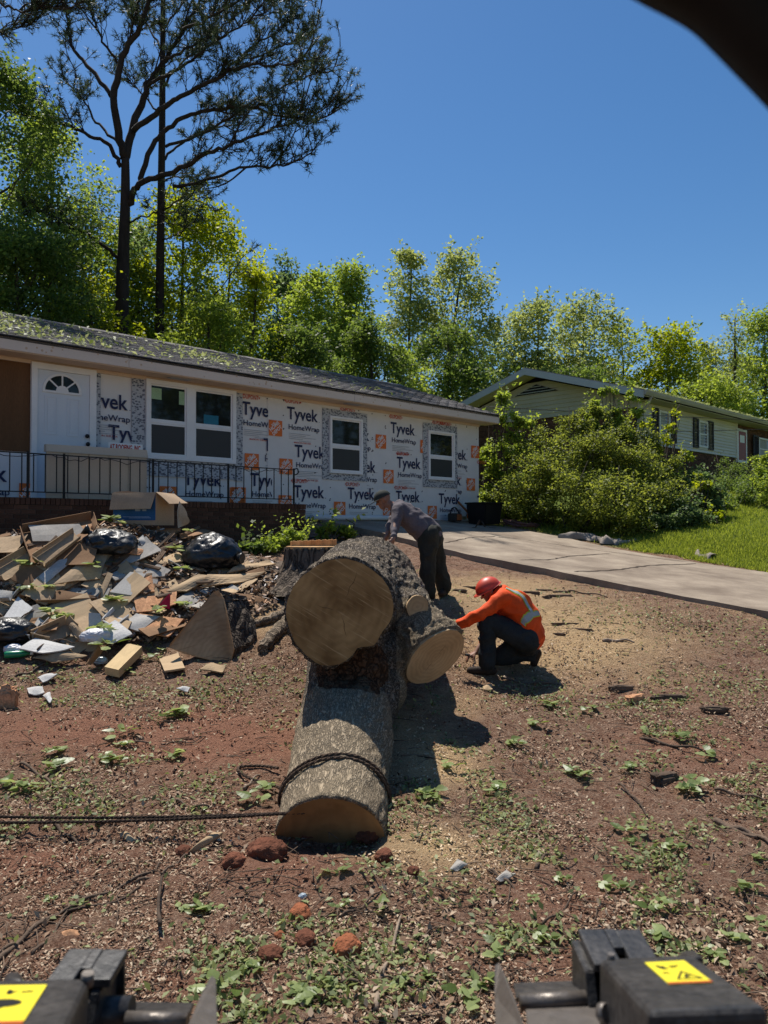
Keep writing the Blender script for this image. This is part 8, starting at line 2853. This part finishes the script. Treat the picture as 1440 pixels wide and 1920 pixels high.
SPR = [sprig_mesh(i + 5, k) for i, k in enumerate((9, 12, 7, 15, 5, 11))]
for a, b_ in SPR: a.materials.append(BROAD); b_.materials.append(STICK)
SPRIG_AT = [(1000, 1690), (1015, 1760), (950, 1752), (560, 1860), (605, 1845), (590, 1880), (420, 1858), (900, 1850), (880, 1880), (800, 1832), (830, 1700), (1340, 1790), (1230, 1705), (1140, 1665), (1400, 1665), (370, 1710), (395, 1705), (450, 1770), (640, 1700), (480, 1820), (345, 1706), (210, 1430), (190, 1425), (240, 1400), (230, 1378), (325, 1420), (320, 1345), (340, 1340), (110, 1415), (90, 1415), (30, 1475), (50, 1480), (10, 1475), (100, 1440), (290, 1235), (300, 1222), (240, 1260), (960, 1395), (1000, 1360), (1030, 1325), (1100, 1335), (1110, 1330), (800, 1495), (810, 1490), (840, 1440), (1090, 1455), (1075, 1450), (1190, 1440), (1300, 1475), (1285, 1480), (1330, 1420), (1270, 1385), (1210, 1380), (945, 1480), (1180, 1560), (1255, 1590), (1420, 1610), (1180, 1580), (720, 1700), (760, 1850), (150, 1700), (90, 1690), (190, 1540), (500, 1480), (470, 1500), (380, 1520), (1430, 1740), (1050, 1650), (930, 1790), (1240, 1760), (640, 1640), (1390, 1770)]
for i, (px, py) in enumerate(SPRIG_AT):
    c = G(px, py, 0.01)
    k = 0.30 + 0.42 * rs.random() if py > 1500 else 0.6 + 0.4 * rs.random()
    root = empty('leaf_sprig', c, rs.uniform(0, 6.28))
    root.scale = (k, k, k)
    nl = ('small', 'leafy', 'sparse', 'dense', 'scanty', 'bushy')[i % 6]
    pw = place_words(px, py, nl + ' green leaf sprig')
    tag(root, f'{nl} green leaf sprig {pw}' if pw else 'torn sprig of broad green leaves lying on the soil', 'leaf sprig', 'torn leaf sprigs on the yard')
    a, b_ = SPR[i % 6]
    tag(obj('leaves', a, root), kind='stuff'); obj('stem', b_, root)
for i, (px, py) in enumerate(((50, 1062), (40, 1108), (62, 1104), (92, 1105), (185, 1065), (110, 1160), (90, 1150), (210, 1130), (345, 985), (352, 1000), (340, 1035), (350, 1070), (225, 985), (210, 978), (300, 1150), (345, 1140), (206, 1215), (200, 1184))):
    c = G(px, py, 0.12, HP)
    root = empty('leaf_sprig', c, rs.uniform(0, 6.28)); k = rs.uniform(0.9, 1.5); root.scale = (k, k, k)
    pw = place_words(px, py, 'green sprig caught on the heap')
    tag(root, f'green sprig caught on the heap {pw}' if pw else 'green leaf sprig caught on top of the rubbish heap', 'leaf sprig', 'leaf sprigs on the rubbish heap')
    a, b_ = SPR[(i + 2) % 6]
    tag(obj('leaves', a, root), kind='stuff'); obj('stem', b_, root)

# leaves and twigs blown onto both roofs
def roof_litter(n, x0, x1, y0, y1, zf, origin, size, dens):
    x = rng.uniform(x0, x1, n); y = rng.uniform(y0, y1, n)
    k = rng.uniform(0, 1, n) < dens(x, y)
    x, y = x[k], y[k]
    z = np.array([zf(b_) for b_ in y])
    P = np.array(origin)[None] + np.outer(x, HU) - np.outer(y, HN) + np.stack([0 * z, 0 * z, z + 0.02], 1)
    return leaf_cloud(P, size, rng, 2.0, 0.5, 0.4)


V, F = roof_litter(16000, -3, 9, -OV, RIDGE_Y, roof_z, HOUSE, 0.10, lambda x, y: np.clip(np.exp(-((x - 0.3) / 1.7) ** 2) * 0.22 + 0.9 * np.exp(-((x + 0.7) / 0.6) ** 2) + 0.5 * np.exp(-(((x - 4.2) / 0.5) ** 2 + ((y - 1.2) / 0.7) ** 2)) + 0.03, 0, 1))
tag(obj('roof_leaf_litter', np_mesh('roof_leaf_litter', V, F), None, LITTER), 'green leaf litter caught on the left part of the shingle roof', 'leaves', kind='stuff')
V, F = roof_litter(5000, -0.5, 16, -0.5, 1.5, lambda y: r2z(y) + 0.1, HOUSE2, 0.12, lambda x, y: np.clip(0.9 * np.exp(-((y + 0.4) / 0.4) ** 2), 0, 1))
tag(obj('gutter_leaf_litter', np_mesh('gutter_leaf_litter', V, F), None, LITTER), 'leaves heaped along the gutter of the white sided house', 'leaves', kind='stuff')
# ------------------------------------------------------------------ the machine the photograph was taken from
STEEL = M('worn_black_steel', (0.014, 0.014, 0.015), 0.45, 0.35, 9, bump=0.15, bscale=70, spec=0.45, c2=(0.050, 0.045, 0.041), fine=0.5)
STEEL_W = M('scuffed_steel_edge', (0.13, 0.11, 0.09), 0.42, 0.3, 7, bump=0.2, bscale=40, spec=0.5, metal=0.4, c2=(0.15, 0.13, 0.115))
YEL = M('yellow_sticker', (0.78, 0.66, 0.035), 0.5, 0.04, 6, fine=0.03)
loader = empty('loader', (0, -0.6, 0))
tag(loader, 'black steel loader arms and couplers in the foreground with yellow warning stickers', 'loader')
LO = Vector((0, -0.6, 0))


def hexa(name, pts, mat, bevel=0.006, parent=None):
    bm = bmesh.new()
    add_hex(bm, [Vector(p) - LO for p in pts])
    if bevel: bmesh.ops.bevel(bm, geom=bm.edges[:], offset=bevel, segments=3, affect='EDGES', profile=0.6)
    me = bm_mesh(name, bm)
    for p in me.polygons: p.use_smooth = False
    return obj(name, me, parent or loader, mat)


def plate(name, pts, th, mat, parent=None):
    """flat cut plate: outline pts, thickness along its normal"""
    P = [Vector(p) - LO for p in pts]
    n_ = (P[1] - P[0]).cross(P[2] - P[0]).normalized()
    bm = bmesh.new()
    a = [bm.verts.new(p) for p in P]; b_ = [bm.verts.new(p + n_ * th) for p in P]
    bm.faces.new(a); bm.faces.new(b_[::-1])
    for i in range(len(P)): bm.faces.new((a[i], b_[i], b_[(i + 1) % len(P)], a[(i + 1) % len(P)]))
    bmesh.ops.recalc_face_normals(bm, faces=bm.faces[:])
    bmesh.ops.bevel(bm, geom=bm.edges[:], offset=0.002, segments=2, affect='EDGES')
    return obj(name, bm_mesh(name, bm), parent or loader, mat)


def cyl(name, a, b_, r, mat, n=20):
    return obj(name, tube_mesh(name, [Vector(a) - LO, Vector(b_) - LO], r, n), loader, mat)


def coupler(side, tl, tr, dep, drop):
    """side +1 right, -1 left; tl/tr px of the bracket's top edge"""
    xl, xr = at(tl[0], tl[1], dep).x, at(tr[0], tr[1], dep).x
    zt = (at(*tl, dep).z + at(*tr, dep).z) / 2
    y0, y1 = dep - 0.11, dep
    w = xr - xl
    t = 0.016
    # top plate with its notch, built of two pieces and a bridge
    a = [(xl, y0, zt - 0.014), (xl + w * 0.42, y0, zt - 0.014), (xl + w * 0.42, y1, zt - 0.012), (xl, y1, zt - 0.012), (xl, y0, zt), (xl + w * 0.42, y0, zt), (xl + w * 0.42, y1, zt + 0.002), (xl, y1, zt + 0.002)]
    hexa('top_plate', a, STEEL, 0.003)
    a = [(xl + w * 0.58, y0 + 0.02, zt - 0.016), (xr, y0 + 0.02, zt - 0.016), (xr, y1, zt - 0.014), (xl + w * 0.58, y1, zt - 0.014), (xl + w * 0.58, y0 + 0.02, zt - 0.001), (xr, y0 + 0.02, zt - 0.001), (xr, y1, zt + 0.001), (xl + w * 0.58, y1, zt + 0.001)]
    hexa('top_plate', a, STEEL, 0.003)
    hexa('top_plate', [(xl + w * 0.415, y0 + 0.05, zt - 0.013), (xl + w * 0.585, y0 + 0.05, zt - 0.013), (xl + w * 0.585, y1 - 0.002, zt - 0.013), (xl + w * 0.415, y1 - 0.002, zt - 0.013),
                       (xl + w * 0.415, y0 + 0.05, zt + 0.001), (xl + w * 0.585, y0 + 0.05, zt + 0.001), (xl + w * 0.585, y1 - 0.002, zt + 0.003), (xl + w * 0.415, y1 - 0.002, zt + 0.003)], STEEL, 0.002)
    for x in (xl + 0.004, xl + w * 0.30, xl + w * 0.86):
        plate('side_plate', [(x, y0 + 0.012, zt - 0.018), (x, y1 - 0.004, zt - 0.016), (x, y1 - 0.004, zt - drop), (x, y0 - 0.03, zt - drop), (x, y0 - 0.012, zt - 0.06)], t, STEEL)
    hexa('back_plate', [(xl + 0.003, y1 - 0.012, zt - drop), (xr - 0.003, y1 - 0.012, zt - drop), (xr - 0.003, y1 - 0.003, zt - drop), (xl + 0.003, y1 - 0.003, zt - drop),
                        (xl + 0.003, y1 - 0.012, zt - 0.02), (xr - 0.003, y1 - 0.012, zt - 0.02), (xr - 0.003, y1 - 0.003, zt - 0.02), (xl + 0.003, y1 - 0.003, zt - 0.02)], STEEL, 0.001)
    cyl('pin', (xl - 0.004 if side > 0 else xl + 0.02, y0 + 0.045, zt - 0.075), (xr + 0.034 if side > 0 else xr + 0.028, y0 + 0.045, zt - 0.072), 0.026, STEEL)
    cyl('pin', (xl + w * 0.36, y0 + 0.012, zt - 0.042), (xl + w * 0.72, y0 + 0.012, zt - 0.042), 0.014, STEEL_W)
    for k in range(2):
        cyl('bolt', (xl + w * (0.2 + 0.66 * k), y0 - 0.022, zt - 0.135), (xl + w * (0.2 + 0.66 * k), y0 + 0.02, zt - 0.135), 0.009, STEEL_W, 8)
    return xl, xr, zt, y0


def arm(q, h, lab, lean):
    """box section arm: q = top corners far left, far right, near right, near left"""
    P = [Vector(p) for p in q]
    o = hexa('loader_arm', [P[3] - Vector((0, 0, h)), P[2] - Vector((0, 0, h)), P[1] - Vector((0, 0, h)), P[0] - Vector((0, 0, h)), P[3], P[2], P[1], P[0]], STEEL, 0.014)
    return o


# right side
xl, xr, zt, y0 = coupler(1, (1083, 1745), (1200, 1741), 1.40, 0.26)
Q = [at(1122, 1797, 1.25), at(1300, 1787, 1.25), at(1446, 1890, 0.97), at(1216, 1898, 0.97)]
aR = arm(Q, 0.17, 'right', 0)


def sticker(parent, Q, u0, u1, v0, v1, right):
    """yellow label with black pictograms on the arm's top face, u across, v towards the viewer"""
    n_ = (Q[1] - Q[0]).cross(Q[3] - Q[0]).normalized()
    if n_.z < 0: n_ = -n_
    def P(u, v, l=0.0): return Q[0].lerp(Q[1], u).lerp(Q[3].lerp(Q[2], u), v) + n_ * l - LO
    bm = bmesh.new()
    add_hex(bm, [P(u0, v1, .0004), P(u1, v1, .0004), P(u1, v0, .0004), P(u0, v0, .0004), P(u0, v1, .0018), P(u1, v1, .0018), P(u1, v0, .0018), P(u0, v0, .0018)])
    s_ = obj('warning_sticker', bm_mesh('warning_sticker', bm), parent, YEL)
    def U(u, v, l=0.0024): return P(u0 + (u1 - u0) * u, v0 + (v1 - v0) * v, l)
    def poly(pts, nm='pictogram', mt=BLACKP, l=0.0024):
        bm = bmesh.new()
        vs = [bm.verts.new(U(a, b_, l)) for a, b_ in pts]
        f = bm.faces.new(vs)
        f.normal_update()
        if f.normal.z < 0: f.normal_flip()
        return obj(nm, bm_mesh(nm, bm, recalc=False), s_, mt)
    poly([(0, 0.93), (1, 0.93), (1, 1), (0, 1)], 'red_band', M('sticker_red', (0.5, 0.10, 0.03), 0.5), 0.0021)
    if right:
        # warning triangle ring with a mark, crushed hand, line of text bars
        T = [(0.28, 0.84), (0.92, 0.84), (0.60, 0.48)]
        c = (0.60, 0.73)
        I_ = [(c[0] + (a - c[0]) * 0.74, c[1] + (b_ - c[1]) * 0.74) for a, b_ in T]
        for k in range(3):
            poly([T[k], T[(k + 1) % 3], I_[(k + 1) % 3], I_[k]])
        poly([(0.50, 0.76), (0.62, 0.62), (0.70, 0.74), (0.62, 0.72), (0.60, 0.79)])
        poly([(0.14, 0.20), (0.22, 0.18), (0.26, 0.25), (0.34, 0.22), (0.33, 0.30), (0.40, 0.36), (0.26, 0.38), (0.20, 0.33)])
        poly([(0.44, 0.24), (0.70, 0.22), (0.71, 0.25), (0.45, 0.27)]); poly([(0.46, 0.30), (0.62, 0.29), (0.63, 0.31), (0.47, 0.33)])
        for k in range(2): poly([(0.12, 0.50 + 0.07 * k), (0.30, 0.50 + 0.07 * k), (0.31, 0.515 + 0.07 * k), (0.13, 0.52 + 0.07 * k)])
    else:
        E = [(0.42 + 0.34 * math.cos(a), 0.50 + 0.10 * math.sin(a)) for a in [i * math.pi / 8 for i in range(16)]]
        poly(E)
        poly([(0.15, 0.62), (0.55, 0.56), (0.30, 0.72), (0.2, 0.8)])
        poly([(0.34, 0.16), (0.40, 0.14), (0.46, 0.2), (0.55, 0.16), (0.44, 0.27), (0.36, 0.26)]); poly([(0.62, 0.2), (0.82, 0.18), (0.82, 0.21), (0.62, 0.23)])


sticker(aR, Q, 0.40, 0.80, 0.17, 0.60, True)
cyl('grease_nipple', at(1146, 1795, 1.24) + Vector((0, 0, -0.01)), at(1146, 1788, 1.24), 0.006, STEEL_W, 8)
# cutting plate and cross shelf of the right coupler
plate('wear_plate', [at(927, 1808, 1.42), at(936, 1803, 1.43), at(962, 1862, 1.30), at(988, 1935, 1.17), at(930, 1945, 1.22), at(927, 1870, 1.36)], 0.014, STEEL_W)
hexa('cross_shelf', [at(968, 1880, 1.32), at(1118, 1870, 1.32), at(1108, 1846, 1.42), at(962, 1850, 1.42), at(966, 1868, 1.32), at(1118, 1858, 1.32), at(1108, 1837, 1.42), at(962, 1842, 1.42)], STEEL, 0.004)
cyl('shelf_tube', at(974, 1880, 1.30), at(1108, 1872, 1.30), 0.013, STEEL_W)
hexa('lower_plate', [at(990, 1960, 1.16), at(1130, 1955, 1.16), at(1120, 1890, 1.29), at(985, 1896, 1.29), at(990, 1950, 1.16), at(1130, 1944, 1.16), at(1120, 1884, 1.29), at(985, 1890, 1.29)], STEEL_W, 0.002)
cyl('bolt_head', at(1128, 1898, 1.2), at(1140, 1900, 1.19), 0.014, STEEL_W, 10)
hexa('arm_lug', [at(1270, 1800, 1.42), at(1312, 1800, 1.42), at(1322, 1810, 1.30), at(1285, 1812, 1.30), at(1276, 1783, 1.42), at(1303, 1780, 1.42), at(1318, 1792, 1.30), at(1290, 1794, 1.30)], STEEL, 0.008)
# left side
coupler(-1, (130, 1781), (240, 1779), 1.40, 0.28)
QL = [at(-40, 1836, 1.25), at(168, 1833, 1.25), at(118, 1942, 0.97), at(-150, 1950, 0.97)]
aL = arm(QL, 0.17, 'left', 0)
sticker(aL, QL, 0.20, 0.66, 0.16, 0.84, False)
cyl('grease_nipple', at(163, 1834, 1.24) + Vector((0, 0, -0.012)), at(165, 1824, 1.24), 0.010, STEEL_W, 10)
plate('wear_plate', [at(400, 1850, 1.42), at(391, 1842, 1.43), at(372, 1878, 1.34), at(346, 1940, 1.2), at(402, 1945, 1.22)], 0.014, STEEL_W)
hexa('cross_shelf', [at(226, 1918, 1.32), at(352, 1920, 1.32), at(364, 1888, 1.42), at(240, 1886, 1.42), at(226, 1904, 1.32), at(352, 1906, 1.32), at(364, 1879, 1.42), at(240, 1877, 1.42)], STEEL, 0.004)
cyl('shelf_tube', at(236, 1912, 1.30), at(352, 1914, 1.30), 0.013, STEEL_W)
hexa('arm_lug', [at(0, 1850, 1.42), at(46, 1850, 1.42), at(50, 1850, 1.30), at(6, 1850, 1.30), at(14, 1822, 1.42), at(38, 1822, 1.42), at(40, 1835, 1.30), at(12, 1835, 1.30)], STEEL, 0.008)
# the arms carry on back past the viewer to the machine
for q in (Q, QL):
    A, B_ = Vector(q[3]) + Vector((0, -0.02, -0.20)), Vector(q[2]) + Vector((0, -0.02, -0.20))
    sx = 0.25 if q is Q else -0.25
    hexa('rear_arm', [A + Vector((sx, -1.9, -0.35)), B_ + Vector((sx, -1.9, -0.35)), B_ + Vector((0, 0.2, -0.06)), A + Vector((0, 0.2, -0.06)), A + Vector((sx, -1.9, -0.2)), B_ + Vector((sx, -1.9, -0.2)), B_ + Vector((0, 0.2, 0.028)), A + Vector((0, 0.2, 0.028))], STEEL, 0.01)
# curved black cab frame overhead on the right
RUB = M('black_cab_frame', (0.005, 0.005, 0.006), 0.5, 0.2, 6)
edge = [(1150, -40), (1219, -2), (1262, 20), (1306, 47), (1345, 84), (1390, 130), (1440, 182), (1520, 268)]
e3 = spline([at(a, b_, 0.62) for a, b_ in edge], 4)
bm = bmesh.new()
ring = []
for i, p in enumerate(e3):
    d = (e3[min(i + 1, len(e3) - 1)] - e3[max(i - 1, 0)]).normalized()
    nrm = Vector((d.z, 0, -d.x)); nrm = -nrm if nrm.z < 0 else nrm
    w_, t_ = 0.085, 0.03
    sec = [(0.008, -t_), (0.0, -t_ * 0.3), (0.004, t_ * 0.5), (0.02, t_), (w_, t_ * 1.5), (w_, -t_)]
    ring.append([bm.verts.new(p + nrm * a + Vector((0, b_, 0)) - LO) for a, b_ in sec])
for i in range(len(ring) - 1):
    for k in range(6): bm.faces.new((ring[i][k], ring[i][(k + 1) % 6], ring[i + 1][(k + 1) % 6], ring[i + 1][k]))
bm.faces.new(ring[0]); bm.faces.new(ring[-1][::-1])
obj('cab_frame', bm_mesh('cab_frame', bm, True), loader, RUB)
e0, e1 = e3[0], e3[-1]
hexa('cab_roof', [(-0.75, -0.9, 2.62), (0.85, -0.9, 2.62), (0.85, 0.66, 2.62), (-0.75, 0.66, 2.62), (-0.75, -0.9, 2.70), (0.85, -0.9, 2.70), (0.85, 0.66, 2.70), (-0.75, 0.66, 2.70)], RUB, 0.02)
